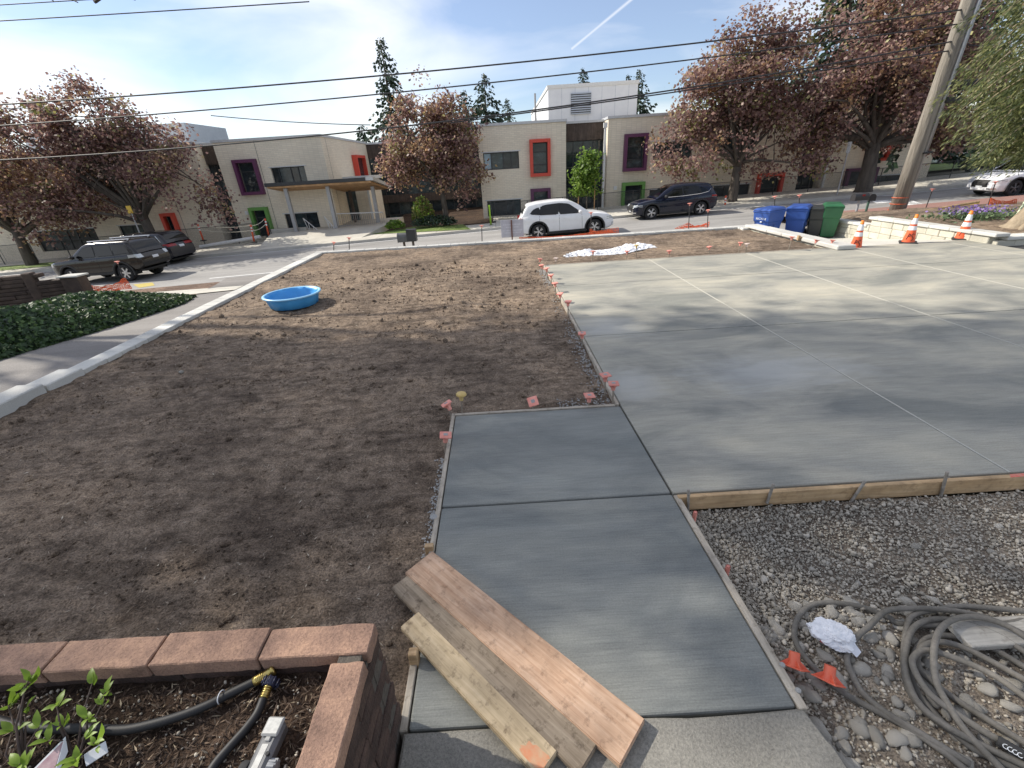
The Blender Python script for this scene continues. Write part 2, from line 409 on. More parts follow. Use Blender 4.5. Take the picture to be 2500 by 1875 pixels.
# ------------------------------------------------------------------ material library
M = {}
M['soil'] = M_soil('soil', (.135, .102, .078), (.295, .232, .175), (.48, .385, .30))
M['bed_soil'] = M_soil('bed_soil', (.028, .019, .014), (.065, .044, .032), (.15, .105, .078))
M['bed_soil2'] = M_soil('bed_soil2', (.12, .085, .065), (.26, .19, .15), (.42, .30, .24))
M['chip'] = M_leaf('chip', [(0, (.08, .06, .046)), (.5, (.20, .155, .115)), (.88, (.34, .27, .20)), (1, (.60, .54, .44))], 0.0, .9)
M['slab'] = M_concrete('slab', (.305, .298, .265), (.445, .418, .345), broom=(3, 95, 1), tint=.03, sky_sheen=[(3.2, 4.7, 1.5, .75, .6), (1.6, 6.6, .8, .7, .5), (1.45, 4.6, .5, .6, .5)])
M['path'] = M_concrete('path', (.20, .207, .195), (.30, .305, .28), broom=(3.5, 120, 1), tint=.02, bstr=.5)
M['apron'] = M_concrete('apron', (.56, .54, .48), (.66, .64, .57), tint=.02)
M['cap'] = M_concrete('cap', (.52, .51, .47), (.66, .65, .60), tint=.09)
M['block'] = M_concrete('block', (.46, .44, .36), (.62, .59, .49), tint=.13, bstr=.8)
M['oldcon'] = M_concrete('oldcon', (.20, .19, .165), (.33, .315, .275), speck=.95, tint=0, bstr=.9)
M['walk'] = M_concrete('walk', (.50, .475, .41), (.64, .61, .53), tint=.08)
M['curb'] = M_concrete('curb', (.40, .38, .34), (.52, .50, .45), tint=.08)
M['asphalt'] = M_asphalt('asphalt', (.30, .29, .275))
M['ramp'] = M_asphalt('ramp', (.23, .215, .20))
M['ground'] = M_noise('ground', (.10, .09, .06), (.16, .15, .09), 1.5, .95, 20, .5)
M['grass'] = M_noise('grass', (.10, .16, .03), (.19, .26, .06), 4, .9, 60, .8, .03)
M['redchip'] = M_noise('redchip', (.20, .10, .08), (.38, .22, .18), 28, .95, 60, .7, .02)
M['paint_white'] = M_noise('paint_white', (.72, .72, .70), (.82, .82, .80), 12, .7)
M['formwood'] = M_wood('formwood', (.34, .31, .26), (.46, .42, .35), (.56, .52, .44), 'X', 1, .6)
M['formwood_y'] = M_wood('formwood_y', (.30, .29, .26), (.42, .40, .35), (.52, .50, .44), 'Y', 1, .6)
M['newwood'] = M_wood('newwood', (.42, .28, .15), (.55, .39, .22), (.64, .48, .30), 'X', 1, .4)
M['stone'] = M_noise('stone', (.43, .40, .345), (.64, .60, .52), 24, .9, 55, .8, .01, tint=.25, fine=70)
M['gravel'] = M_leaf('gravel', [(0, (.25, .23, .19)), (.4, (.37, .34, .285)), (.8, (.47, .435, .365)), (1, (.60, .56, .48))], 0.0, .9)

# ------------------------------------------------------------------ the big ground sheet, street, pavements
xs = [-900, -300] + list(range(-120, 141, 6)) + [300, 900]
mb = MB(); mb.grid([[(x, y, zs(x) - .16 + max(0, y - 46) * .012) for x in xs] for y in [-60, -20, 0, 16, 20, 30, 40, 46, 80, 160, 400, 1200]])
struct(mb.build('ground', M['ground'], smooth=True))
xr = [-120, -90, -70, -55] + list(np.arange(-46, 47, 2.0)) + [55, 70, 90, 120]
def strip(y0, y1, off, xa, xb, n=2):
    pts = sorted(set([xa, xb] + [float(x) for x in xr if xa < x < xb]))
    m = MB(); m.grid([[(x, y0 + (y1 - y0) * k / (n - 1), zs(x) + off) for x in pts] for k in range(n)]); return m
struct(strip(18.6, 27.1, 0, -120, 120, 6).build('street', M['asphalt']))
# far kerb and pavement slabs
def ridge(name, y0, y1, z0, z1, xa, xb, mat, parent=None):
    pts = sorted(set([xa, xb] + [float(x) for x in xr if xa < x < xb])); m = MB()
    m.grid([[(x, y, zs(x) + z) for x in pts] for y, z in ((y0, z0), (y0 + .015, z1), (y1, z1), (y1, z0))])
    return m.build(name, mat, parent)
kerb = struct(bpy.data.objects.new('far_kerb', None)); COL.objects.link(kerb)
x = -60.0
while x < 70:
    ridge('kerb_stone', 27.1, 27.26, -.1, .145, x + .006, x + 2.99, M['curb'], kerb); x += 3.0
fw = struct(bpy.data.objects.new('far_pavement', None)); COL.objects.link(fw)
x = -58.0
while x < 70:
    ridge('paving_slab', 27.27, 30.6 if not -8.6 < x < -.5 else 29.6, -.1, .135, x + .008, x + 1.79, M['walk'], fw); x += 1.8
m = strip(30.6, 33.2, .125, -22, -8.7); struct(m.build('entrance_plaza', M['walk']))
m = strip(30.6, 33.2, .12, -.6, 46); struct(m.build('facade_verge', M['walk']))
m = strip(29.5, 44, .1, -9, -.6); struct(m.build('courtyard_bed', M['bed_soil']))
m = strip(28.3, 30.4, .15, -60, -24.5); struct(m.build('grass_verge', M['grass']))
m = strip(30.4, 33.2, .12, -60, -22.0); struct(m.build('verge_walk', M['walk']))
m = MB(); m.grid([[(p.x, p.y, zs(p.x) + .16) for p in (atS(1150, 560, .15), atS(1130, 548, .15))], [(-8.6, 29.6, zs(-8.6) + .16), (-6.0, 31.2, zs(-6) + .2)]])
struct(m.build('grass_patch', M['grass']))
# near pavement below the lawn wall (mostly hidden), ramp beside it, chips to the right
struct(strip(16.4, 18.45, .10, -6.8, 8.6).build('near_pavement', M['walk']))
def ramp_z(y): return float(np.interp(y, [2, 7, 13, 17, 18.7], [-.12, -.2, -.8, -1.1, -1.2]))
m = MB(); m.grid([[(xl, y, ramp_z(y)), (-8, y, ramp_z(y) + .02), (-6.76, y, ramp_z(y))] for y, xl in ((1, -9.5), (4, -9.4), (7, -9.35), (10, -9.5), (13, -10.0), (15, -10.6), (17, -11.2), (18.75, -11.8))])
struct(m.build('side_ramp', M['ramp'], smooth=True))
m = MB(); m.grid([[(x, y, min(zs(x) + .02, ramp_z(y) + .04)) for x in (-30, -20, -14, xl)] for y, xl in ((13.6, -10.1), (15, -10.6), (17, -11.2), (18.7, -11.9))])
struct(m.build('neighbour_verge', M['bed_soil2'], smooth=True))
pv = [at(398, 742, -.9), at(455, 722, -.98), at(500, 716, -1.0), at(430, 735, -.92)]
m = MB(); m.add([(-16, 15.6, -1.19), (-11.0, 14.7, -.9), (-9.4, 15.2, -.93), (-9.6, 16.1, -1.0), (-16, 17, -1.25)], [(0, 1, 2, 3, 4)]); m.add([(-16, 15.6, -1.4), (-11.0, 14.7, -1.1), (-9.4, 15.2, -1.1)], [(0, 1, 2)])
struct(m.build('neighbour_pavement', M['walk']))
def chip_z(x, y): return float(np.interp(y, [17.4, 19.5, 22.2], [.02, -.2, zs(x) + .02])) + .01
m = MB(); m.grid([[(x, y, chip_z(x, y)) for x in np.arange(12.3, 46, 1.5)] for y in (17.0, 18.2, 19.5, 20.8, 22.2)])
struct(m.build('bark_verge', M['redchip'], smooth=True))
# painted crossing marks and lane line on the street
pm = struct(bpy.data.objects.new('street_markings', None)); COL.objects.link(pm)
for poly in ([(2130, 475), (2205, 472), (2203, 477), (2140, 479)], [(2128, 491), (2222, 485), (2215, 491), (2140, 497)], [(2180, 505), (2230, 491), (2255, 499), (2200, 513)], [(2175, 487), (2250, 497), (2237, 501), (2165, 491)]):
    ps = [atS(*q) for q in poly]
    m = MB(); m.add([(p.x, min(26.9, p.y), zs(p.x) + .008) for p in ps], [(0, 1, 2, 3)]); m.build('painted_mark', M['paint_white'], pm)
for xa in (-26, -13.2):
    m = MB(); m.grid([[(x, y, zs(x) + .008) for x in (xa, xa + 3)] for y in (19.75, 19.87)]); m.build('painted_mark', M['paint_white'], pm)
m = strip(26.78, 26.9, .008, -58, 60); m.build('edge_line', M['paint_white'], pm)
M['yellow_paint'] = M_noise('yellow_paint', (.42, .33, .06), (.52, .42, .10), 10, .8)
m = MB(); m.add([Vector((p.x, p.y, zs(p.x) + .008)) for p in (atS(325, 695), atS(372, 690), atS(378, 697), atS(340, 703))], [(0, 1, 2, 3)]); m.build('kerb_mark', M['yellow_paint'], pm)

# ------------------------------------------------------------------ bare soil of the front garden, raked
def soil_h(x, y):
    h = .030 * noise.noise((x * .55, y * 1.1, 3.1)) + .020 * noise.noise((x * 1.6 + .5 * y, y * 3.4, 7.7))
    r = noise.noise((x * 1.1 + .7 * y, y * 6.5, 1.3)); h += .030 * max(0, r) ** 1.3 - .022 * max(0, -r - .25)
    q = noise.noise((x * 2.3 - .4 * y, y * 4.2, 11.3)); h += .020 * max(0, q - .1)
    h += .022 * noise.noise((x * 9 + 3 * y, y * 12, .4)) + .010 * noise.noise((x * 29, y * 31, 9.4))
    d = math.hypot((x + 1.75) / .9, (y - 13.0) / .5)
    if d < 1: h += .06 * (1 - d) * (noise.noise((x * 7, y * 9, 2)) + .1)
    return h
ys = [0.75]
while ys[-1] < 16.05: ys.append(ys[-1] + .028 + .0085 * ys[-1])
ys[-1] = 16.06
xs_ = np.arange(-6.47, 8.62, .05)
rows = []
for y in ys:
    rows.append([(x, y, min(-.008, -.062 + soil_h(x, y))) for x in xs_])
m = MB(); m.grid(rows)
def _keep(f):
    x_, y_ = m.v[f[0]][0], m.v[f[0]][1]
    return not ((x_ > -.52 and y_ < 4.0) or (x_ > 1.2 and y_ < 11.5))
m.f = [f for f in m.f if _keep(f)]; m.mi = [0] * len(m.f)
soil = struct(m.build('garden_soil', M['soil'], smooth=True, fix=False))
# loose bits of bark and straw on the soil
n = 15000
yy = .9 + 11.5 * RNG.random(n) ** 1.9; xx = RNG.uniform(-6.3, 1.0, n)
keep = (xx < -.72) | (yy > 4.2); xx, yy = xx[keep], yy[keep]
zz = np.array([min(-.008, -.062 + soil_h(a, b)) + .006 for a, b in zip(xx, yy)])
P = np.c_[xx, yy, zz]
Q = leaf_quads(P, .020 + .0016 * yy, np.array([0, 0, 1.0]), .35, 1.5)
Q[:, 1] = P + (Q[:, 1] - P) * .4; Q[:, 3] = P + (Q[:, 3] - P) * .4
o = stuff(quads_mesh('bark_bits', Q, M['chip']), 'small bark bits strewn over the bare brown soil', 'bark')
# loose clods and crumbs of earth
n = 16000; yy = .95 + 12 * RNG.random(n) ** 2.0; xx = RNG.uniform(-6.3, 1.0, n); keep = (xx < -.74) | (yy > 4.25); xx, yy = xx[keep], yy[keep]
nn = np.array([noise.noise((a * 1.1 + .6 * b, b * 3.2, 4.4)) for a, b in zip(xx, yy)]); keep = RNG.random(len(xx)) < np.clip(.35 + nn * 1.5, .06, 1); xx, yy = xx[keep], yy[keep]
szc = RNG.uniform(.004, .012, len(xx)) * (1 + .09 * yy) * np.where(RNG.random(len(xx)) < .05, 2.6, 1)
CLODS = (np.c_[xx, yy, [min(-.008, -.062 + soil_h(a, b)) for a, b in zip(xx, yy)] + szc * .3], szc)
# pale stones lying on the soil
sb = bmesh.new(); bmesh.ops.create_icosphere(sb, subdivisions=2, radius=1)
for v in sb.verts: v.co *= 1 + .28 * noise.noise(v.co * 1.7)
STONE = bpy.data.meshes.new('stone'); sb.to_mesh(STONE); sb.free(); STONE.materials.append(M['stone']); STONE.polygons.foreach_set('use_smooth', [True] * len(STONE.polygons))
for k, (px, py, lab) in enumerate([(443, 908, 'pale round pebble alone on the raked soil below the capped kerb'), (105, 727, None), (1640, 560, None)]):
    if lab:
        p = at(px, py, -.03); s = .03
        tag(inst('pebble', STONE, None, Matrix.Translation(p) @ Matrix.Diagonal((s * 1.2, s, s * .8, 1))), lab, 'pebble')

# ------------------------------------------------------------------ new concrete: driveway panels, path panels, apron
dw = struct(bpy.data.objects.new('driveway', None)); COL.objects.link(dw)
XJ = [1.13, 3.855, 6.44, 8.99, 11.57, 14.2, 16.9]; YJ = [2.66, 6.25, 9.37, 11.6]
def xj(i, y): return (float(np.interp(y, [2.66, 4.1, 11.6], [1.222, 1.165, 1.062])) if i == 0 else XJ[i] - .0157 * (y - 7))
def panel4(c, z1, name, mat, parent, g=.008, r=.012, z0=-.14, cuts=None):
    bm = bmesh.new(); lo = [bm.verts.new((x, y, z0)) for x, y in c]; hi = [bm.verts.new((x, y, z1)) for x, y in c]; n = len(c)
    bm.faces.new(lo[::-1]); bm.faces.new(hi)
    for i in range(n): bm.faces.new((lo[i], lo[(i + 1) % n], hi[(i + 1) % n], hi[i]))
    bmesh.ops.recalc_face_normals(bm, faces=bm.faces[:])
    bmesh.ops.bevel(bm, geom=[e for e in bm.edges if e.verts[0].co.z > z0 and e.verts[1].co.z > z0], offset=r, segments=2, affect='EDGES', profile=.5)
    me = bpy.data.meshes.new(name); bm.to_mesh(me); bm.free(); me.materials.append(mat); return inst(name, me, parent)
for i in range(6):
    for j in range(3):
        y0, yf = YJ[j] + .008, YJ[j + 1] - .008; g = .008
        if j == 2 and i > 4: yf = 10.8
        x1 = (lambda y: 12.12) if (i == 4 and j == 2) else (lambda y, i=i: xj(i + 1, y) - g)
        left = [(xj(i, yf) + g, yf)] + ([(xj(0, 4.1) + g, 4.1)] if i == 0 and j == 0 else []) + [(xj(i, y0) + g, y0)]
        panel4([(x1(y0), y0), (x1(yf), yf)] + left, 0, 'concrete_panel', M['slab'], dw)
M['joint'] = M_noise('joint', (.44, .43, .37), (.54, .52, .45), 30, .9)
for i in range(1, 6):
    ya, yb = 2.67, YJ[3] - .02 if i < 5 else 10.8
    mm = MB(); mm.prism([(xj(i, ya) - .0085, ya), (xj(i, ya) + .0085, ya), (xj(i, yb) + .0085, yb), (xj(i, yb) - .0085, yb)], 'z', -.1, .0015); mm.build('joint_strip', M['joint'], dw)
M['dark'] = M_flat('dark', (.04, .04, .04), .9)
mm = MB(); mm.box((1.16, 2.68, -.15), (16.8, 10.78, -.055)); mm.box((1.16, 10.78, -.15), (12.0, 11.59, -.055)); mm.build('sub_base', M['dark'], dw)
pt = struct(bpy.data.objects.new('front_path', None)); COL.objects.link(pt)
def path_x(y): return -.60 - .012 * (y - 1.1), float(np.interp(y, [1.1, 2.66, 4.1], [1.275, 1.214, 1.157]))
def path_panel(y0, y1):
    a0, b0 = path_x(y0); a1, b1 = path_x(y1); bm = bmesh.new()
    vs = [bm.verts.new(p) for p in ((a0, y0 + .009, -.14), (b0, y0 + .009, -.14), (b1, y1 - .009, -.14), (a1, y1 - .009, -.14), (a0, y0 + .009, 0), (b0, y0 + .009, 0), (b1, y1 - .009, 0), (a1, y1 - .009, 0))]
    for f in ((0, 3, 2, 1), (4, 5, 6, 7), (0, 1, 5, 4), (1, 2, 6, 5), (2, 3, 7, 6), (3, 0, 4, 7)): bm.faces.new([vs[i] for i in f])
    bmesh.ops.bevel(bm, geom=bm.edges[:], offset=.013, segments=2, affect='EDGES', profile=.5)
    me = bpy.data.meshes.new('concrete_panel'); bm.to_mesh(me); bm.free(); me.materials.append(M['path'])
    return inst('concrete_panel', me, pt)
path_panel(1.125, 2.665); path_panel(2.665, 4.09)
mm = MB(); mm.box((-.58, 1.14, -.15), (1.18, 4.08, -.06)); mm.build('sub_base', M['dark'], pt)
# old concrete landing below the steps
bm = bmesh.new()
out = [(-.62, 1.123), (1.30, 1.123)] + [(1.31 + .02 * k, 1.10 - .10 * k) for k in range(1, 10)] + [(1.45, -.2), (-.62, -.2)]
out2 = []
for i, (a, b) in enumerate(zip(out, out[1:] + out[:1])):
    for t in np.linspace(0, 1, 14 if i == 0 else 3, endpoint=False):
        out2.append((a[0] + (b[0] - a[0]) * t + random.uniform(-.004, .004), a[1] + (b[1] - a[1]) * t + random.uniform(-.007, .007)))
top = [bm.verts.new((x, y, .004)) for x, y in out2]; bot = [bm.verts.new((x, y, -.2)) for x, y in out2]
bm.faces.new(top); n_ = len(top)
for i in range(n_): bm.faces.new((top[i], bot[i], bot[(i + 1) % n_], top[(i + 1) % n_]))
bmesh.ops.recalc_face_normals(bm, faces=bm.faces[:])
bmesh.ops.bevel(bm, geom=[e for e in bm.edges if all(v in top for v in e.verts)], offset=.012, segments=2, affect='EDGES')
me = bpy.data.meshes.new('old_landing'); bm.to_mesh(me); bm.free(); me.materials.append(M['oldcon'])
struct(inst('old_landing', me))
# lower apron between the two block walls, falling to the street
def apron_z(y): return float(np.interp(y, [11.6, 14.4, 16, 18.6], [-.004, -.38, -.57, -.635]))
m = MB(); m.grid([[(x, y, apron_z(y)) for x in (8.98, 10.5, 12.1)] for y in (11.61, 12.6, 13.5, 14.4, 15.2, 16, 17.2, 18.7)])
struct(m.build('driveway_apron', M['apron'], smooth=True))

# ------------------------------------------------------------------ lawn retaining wall with cap stones
lw = thing('garden_wall', 'low retaining wall with pale concrete cap stones edging the bare soil', 'wall', (-6.6, 16.2, -1.4))
T = Matrix.Translation((6.6, -16.2, 1.4))
mm = MB()
mm.box((-6.70, 6.2, -1.6), (-6.50, 16.3, -.085), 0, T); mm.box((-6.70, 16.10, -1.6), (8.55, 16.30, -.085), 0, T)
mm.build('wall_core', M['block'], lw)
def cap_piece(x0, y0, x1, y1, zt, parent, th=.075, jit=.004):
    mm = MB(); mm.bevel_box((x0, y0, zt - th), (x1, y1, zt), .009, 0, T if parent is lw else None)
    o = mm.build('cap_stone', M['cap'], parent)
    o.location = (random.uniform(-jit, jit), random.uniform(-jit, jit), random.uniform(-jit, jit) * .7); return o
y = 6.12
while y < 16.0:
    L = random.choice((.30, .44)); y1 = min(y + L, 16.06)
    cap_piece(-6.76, y + .003, -6.44, y1 - .003, 0, lw); y = y1
x = -6.76
while x < 8.5:
    L = random.choice((.30, .44)); x1 = min(x + L, 8.56)
    cap_piece(x + .003, 16.065, x1 - .003, 16.375, 0, lw); x = x1
# taller cap blocks stepping up towards the house
for k, (y0, y1, zt, dx) in enumerate(((5.52, 6.10, .045, .0), (4.35, 5.49, .085, .0), (3.1, 4.32, .085, .0), (1.8, 3.08, .13, .0))):
    mm = MB(); mm.bevel_box((-6.77, y0, zt - .30), (-6.41 + dx, y1, zt), .014, 0, T); mm.build('step_block', M['cap'], lw)
# heavy capped wall beside the apron
dwl = thing('apron_wall', 'short block wall with chipped thick cap running down beside the blue carts', 'wall', (8.8, 13.5, -.6))
T2 = Matrix.Translation((-8.8, -13.5, .6))
mm = MB(); mm.box((8.62, 11.45, -.9), (8.92, 16.0, -.0), 0, T2); mm.build('wall_core', M['block'], dwl)
ycuts = [11.22, 12.15, 12.9, 13.72, 14.55, 15.2, 15.95]
for a, b in zip(ycuts, ycuts[1:]):
    mm = MB(); mm.bevel_box((8.52 + random.uniform(-.015, .015), a + .004, .0), (8.985 + random.uniform(-.01, .01), b - .004, .115 - .006 * (a - 11)), .02, 0, T2); mm.build('cap_stone', M['cap'], dwl)
for a, b in ((11.3, 11.75), (11.76, 12.2)):
    mm = MB(); mm.bevel_box((8.56, a, -.14), (8.95, b, -.003), .015, 0, T2); mm.build('wall_block', M['block'], dwl)
mm = MB(); mm.bevel_box((8.35, 15.7, -.12), (8.9, 16.42, .005), .02, 0, T2); mm.bevel_box((8.0, 16.07, -.1), (8.36, 16.45, .0), .02, 0, T2); mm.build('corner_stone', M['cap'], dwl)
# block wall on the far side of the apron
rw = thing('block_wall', 'split-face concrete block wall in staggered courses behind the traffic cones', 'wall', (12.2, 13.5, -.6))
T3 = Matrix.Translation((-12.2, -13.5, .6))
mm = MB(); mm.box((12.26, 11.05, -.9), (12.5, 14.9, .16), 0, T3); mm.box((12.26, 14.9, -.9), (12.5, 17.0, -.08), 0, T3); mm.box((12.5, 10.98, -.4), (16.6, 11.2, .1), 0, T3); mm.build('wall_core', M['block'], rw)
for c in range(6):
    z1 = .165 - .19 * c; z0 = z1 - .186; y = 10.98 + (.21 if c % 2 else 0)
    if c % 2: 
        mm = MB(); mm.bevel_box((12.1, 10.98, z0), (12.3, y - .004, z1), .014, 0, T3); mm.build('wall_block', M['block'], rw)
    while y < 16.9:
        y1 = min(y + random.choice((.40, .44, .48)), 16.95)
        if not (y1 > 14.9 and z1 > -.0) and z1 > apron_z(max(y, 11.6)) - .02:
            ox = random.uniform(-.012, .012); mm = MB(); mm.bevel_box((12.10 + ox, y + .004, z0), (12.3, y1 - .004, z1), .014, 0, T3); mm.build('wall_block', M['block'], rw)
        y = y1
y = 10.80
while y < 14.85:
    y1 = min(y + .62, 14.9); mm = MB(); mm.bevel_box((12.05, y + .003, .17), (12.42, y1 - .003, .17 + .085), .014, 0, T3); mm.build('cap_stone', M['cap'], rw); y = y1
y = 14.92
while y < 16.95:
    y1 = min(y + .62, 17.0); mm = MB(); mm.bevel_box((12.05, y + .003, -.075), (12.42, y1 - .003, .01), .014, 0, T3); mm.build('cap_stone', M['cap'], rw); y = y1
x = 12.2
while x < 16.5:
    x1 = x + .46
    mm = MB(); mm.bevel_box((x + .004, 10.84 + random.uniform(-.01, .01), -.12), (x1 - .004, 11.1, .075), .014, 0, T3); mm.build('wall_block', M['block'], rw)
    mm = MB(); mm.bevel_box((x + .2, 10.80, .08), (x1 + .195, 11.2, .165), .014, 0, T3); mm.build('cap_stone', M['cap'], rw)
    x = x1
def berm_z(x, y): return .10 + .05 * noise.noise((x, y, 1)) + float(np.interp(y, [11, 12.5, 15, 18.2], [.02, .10, .10, -.12])) + .02 * noise.noise((x * 6, y * 7, 3))
m = MB(); m.grid([[(x, y, min(berm_z(x, y), float(np.interp(y, [14.3, 15.1], [9, (-.03 + max(0, x - 12.4) * .22)])) if y > 14.3 else 9, .14 + max(0, x - 12.35) * .3)) for x in np.arange(12.38, 22, .16)] for y in np.arange(11.1, 18.3, .16)])
struct(m.build('upper_bed_soil', M['soil'], smooth=True))

# ------------------------------------------------------------------ gravel corner
def grav_z(x, y): return -.135 + .018 * noise.noise((x * 1.3, y * 1.7, 5)) + .03 * max(0, y - 2.2)
m = MB(); m.grid([[(x, y, grav_z(x, y)) for x in np.arange(1.2, 9.01, .06)] for y in np.arange(-.6, 2.62, .06)])
M['gravelbase'] = M_soil('gravelbase', (.22, .185, .15), (.38, .33, .27), (.52, .46, .385))
gb = struct(m.build('gravel_bed', M['gravelbase'], smooth=True))
ib = bmesh.new(); bmesh.ops.create_icosphere(ib, subdivisions=1, radius=1); ib.verts.index_update()
IV = np.array([v.co for v in ib.verts]); IF = np.array([[v.index for v in f.verts] for f in ib.faces]); ib.free()
def scatter_mats(P, size, flat=.62):
    n = len(P); out = np.zeros((n, 4, 4)); out[:, 3, 3] = 1
    q = RNG.normal(size=(n, 4)); q /= np.linalg.norm(q, axis=1)[:, None]; w, x, y, z = q.T
    R = np.stack([1 - 2 * (y * y + z * z), 2 * (x * y - z * w), 2 * (x * z + y * w), 2 * (x * y + z * w), 1 - 2 * (x * x + z * z), 2 * (y * z - x * w), 2 * (x * z - y * w), 2 * (y * z + x * w), 1 - 2 * (x * x + y * y)], 1).reshape(n, 3, 3)
    S = size[:, None] * np.c_[RNG.uniform(.8, 1.4, n), RNG.uniform(.7, 1.1, n), RNG.uniform(.5, .85, n)]
    out[:, :3, :3] = R * S[:, None, :]; out[:, :3, 3] = P; return out
o = tri_repeat_mesh('soil_clods', IV, IF, scatter_mats(*CLODS), M['soil']); stuff(o, 'loose clods of earth over the raked soil', 'soil')
def dens(x, y):   # crushed gravel thick near the boards, thin over dirt near the landing
    return np.clip((y - 1.25 + .25 * np.sin(x * 2.1)) * 1.6 + .55, .42, 1)
n = 46000
gx = 1.33 + 5.2 * RNG.random(n) ** 1.5; gy = RNG.uniform(.35, 2.58, n)
keep = (RNG.random(n) < dens(gx, gy)) & (gx > 1.32 + np.maximum(0, (1.1 - gy)) * .25)
gx, gy = gx[keep], gy[keep]
sz = RNG.uniform(.004, .0095, len(gx)) * np.where(RNG.random(len(gx)) < .10, 2.0, 1)
gz = np.array([grav_z(a, b) for a, b in zip(gx, gy)]) + sz * .45 + RNG.uniform(0, .012, len(gx)) * (gy > 1.5)
o = tri_repeat_mesh('crushed_gravel', IV, IF, scatter_mats(np.c_[gx, gy, gz], sz), M['gravel'], gb); stuff(o)
# larger cobbles, each a stone of its own
cob_meshes = []
for k in range(8):
    b2 = bmesh.new(); bmesh.ops.create_icosphere(b2, subdivisions=2, radius=1)
    for v in b2.verts:
        nn = noise.noise(v.co * 1.1 + Vector((k * 7, 0, 0))); v.co *= 1 + .42 * nn + .12 * noise.noise(v.co * 3 + Vector((k, k, 0))); v.co.z *= .62; v.co.x *= 1.0 + .09 * k
    me = bpy.data.meshes.new('cobble'); b2.to_mesh(me); b2.free(); me.materials.append(M['stone']); me.polygons.foreach_set('use_smooth', [True] * len(me.polygons)); cob_meshes.append(me)
cnt = 0
for tries in range(4000):
    if cnt >= 285: break
    x = random.uniform(1.36, 3.6); y = random.uniform(.5, 2.3)
    pr_ = .9 if (1.25 < y < 1.75 and x < 2.3) else (.55 if y <= 1.3 else .10)
    if random.random() > pr_ or x < 1.34 + max(0, 1.1 - y) * .3: continue
    s = random.uniform(.017, .038) if y < 1.8 else random.uniform(.014, .026)
    o = inst('cobble', random.choice(cob_meshes), gb, Matrix.Translation((x, y, grav_z(x, y) + s * .30)) @ Matrix.Rotation(random.uniform(0, 6.3), 4, 'Z') @ Matrix.Rotation(random.uniform(-.4, .4), 4, 'X') @ Matrix.Diagonal((s, s, s, 1)))
    cnt += 1

# ------------------------------------------------------------------ form boards round the wet concrete
def board(name, p, q, w, h, mat, label, cat='form board', zt=0.0, stub=None):
    """2x board on edge from p to q with its top at zt."""
    p, q = Vector((p[0], p[1], 0)), Vector((q[0], q[1], 0)); L = (q - p).length
    mm = MB(); mm.bevel_box((-L / 2, -w / 2, -h), (L / 2, w / 2, 0), .004)
    o = mm.build(name, mat); o.location = ((p + q) / 2).to_tuple()[:2] + (zt,); o.rotation_euler[2] = math.atan2(q.y - p.y, q.x - p.x)
    return tag(o, label, cat)
board('form_board', (path_x(1.13)[0] - .026, 1.13), (path_x(4.1)[0] - .026, 4.14), .038, .12, M['formwood'], 'weathered timber form board along the soil side of the front path', zt=.003)
board('form_board', (-.66, 4.115), (1.11, 4.115), .038, .10, M['formwood'], 'timber form board across the far end of the front path', zt=.003)
board('form_board', (1.143, 4.12), (1.040, 11.6), .038, .10, M['formwood'], 'long timber form board between the driveway slab and bare soil', zt=.004)
board('form_board', (1.11, 11.63), (8.55, 11.63), .038, .09, M['formwood'], 'timber form board along the far edge of the driveway by the white sheet', zt=.004)
board('form_board', (path_x(1.13)[1] + .027, 1.12), (path_x(2.62)[1] + .027, 2.64), .044, .14, M['formwood'], 'mortar-smeared timber form board between the path and the gravel', zt=.004)
board('form_board', (path_x(2.6)[1] + .03, 2.615), (9.2, 2.615), .04, .135, M['newwood'], 'long tan timber form board between the driveway slab and the gravel', zt=.012)
M['splash'] = M_concrete('splash', (.30, .30, .29), (.45, .45, .43), tint=0, bstr=.9)
mm = MB()
for k in range(1500):   # crumbs of spilled concrete beside the boards
    t = random.random()
    if t < .6: y = random.choice((random.uniform(4.3, 6.6), random.uniform(9.6, 11.4), random.uniform(4.2, 11))); x = 1.10 - .0138 * (y - 4) - abs(random.gauss(0, .08)); 
    elif t < .8: x = random.uniform(.5, 1.1); y = 4.14 + abs(random.gauss(0, .10))
    else: y = random.uniform(1.7, 3.4); x = path_x(y)[0] - .05 - abs(random.gauss(0, .03))
    s = random.uniform(.003, .010) * (1 + .06 * y); z = -.05 + soil_h(x, y)
    R_ = Matrix.Translation((x, y, z + s * .2)) @ Matrix.Rotation(random.uniform(0, 6), 4, 'Z')
    mm.add([R_ @ Vector((a[0] * s, a[1] * s, a[2] * s * .45)) for a in IV], [tuple(f) for f in IF])
stuff(mm.build('concrete_crumbs', M['splash']), 'grey crumbs of spilled concrete beside the form boards', 'crumbs')
# ------------------------------------------------------------------ far things: materials
M['brickwall'] = M_brickwall('brickwall')
M['coping'] = M_flat('coping', (.55, .56, .57), .5, .2)
M['darkmetal'] = M_flat('darkmetal', (.05, .052, .055), .5, .3)
M['glass'] = M_glass('glass', (.016, .022, .026))
M['glass2'] = M_glass('glass2', (.03, .042, .046), .08)
M['cladding'] = M_wood('cladding', (.045, .036, .032), (.085, .065, .055), (.13, .10, .085), 'Z', .35, .3)
M['purple'] = M_flat('purple', (.115, .03, .085), .5); M['orange'] = M_flat('orange', (.64, .075, .045), .5); M['green'] = M_flat('green', (.13, .30, .07), .5)
M['whitepanel'] = M_noise('whitepanel', (.72, .74, .78), (.80, .82, .85), 1.5, .5)
M['greypanel'] = M_noise('greypanel', (.42, .47, .54), (.50, .55, .62), 1.5, .5)
M['softwood'] = M_wood('softwood', (.42, .24, .12), (.52, .32, .17), (.60, .39, .22), 'X', .4, .15)
M['steel'] = M_flat('steel', (.36, .36, .37), .45, .4)
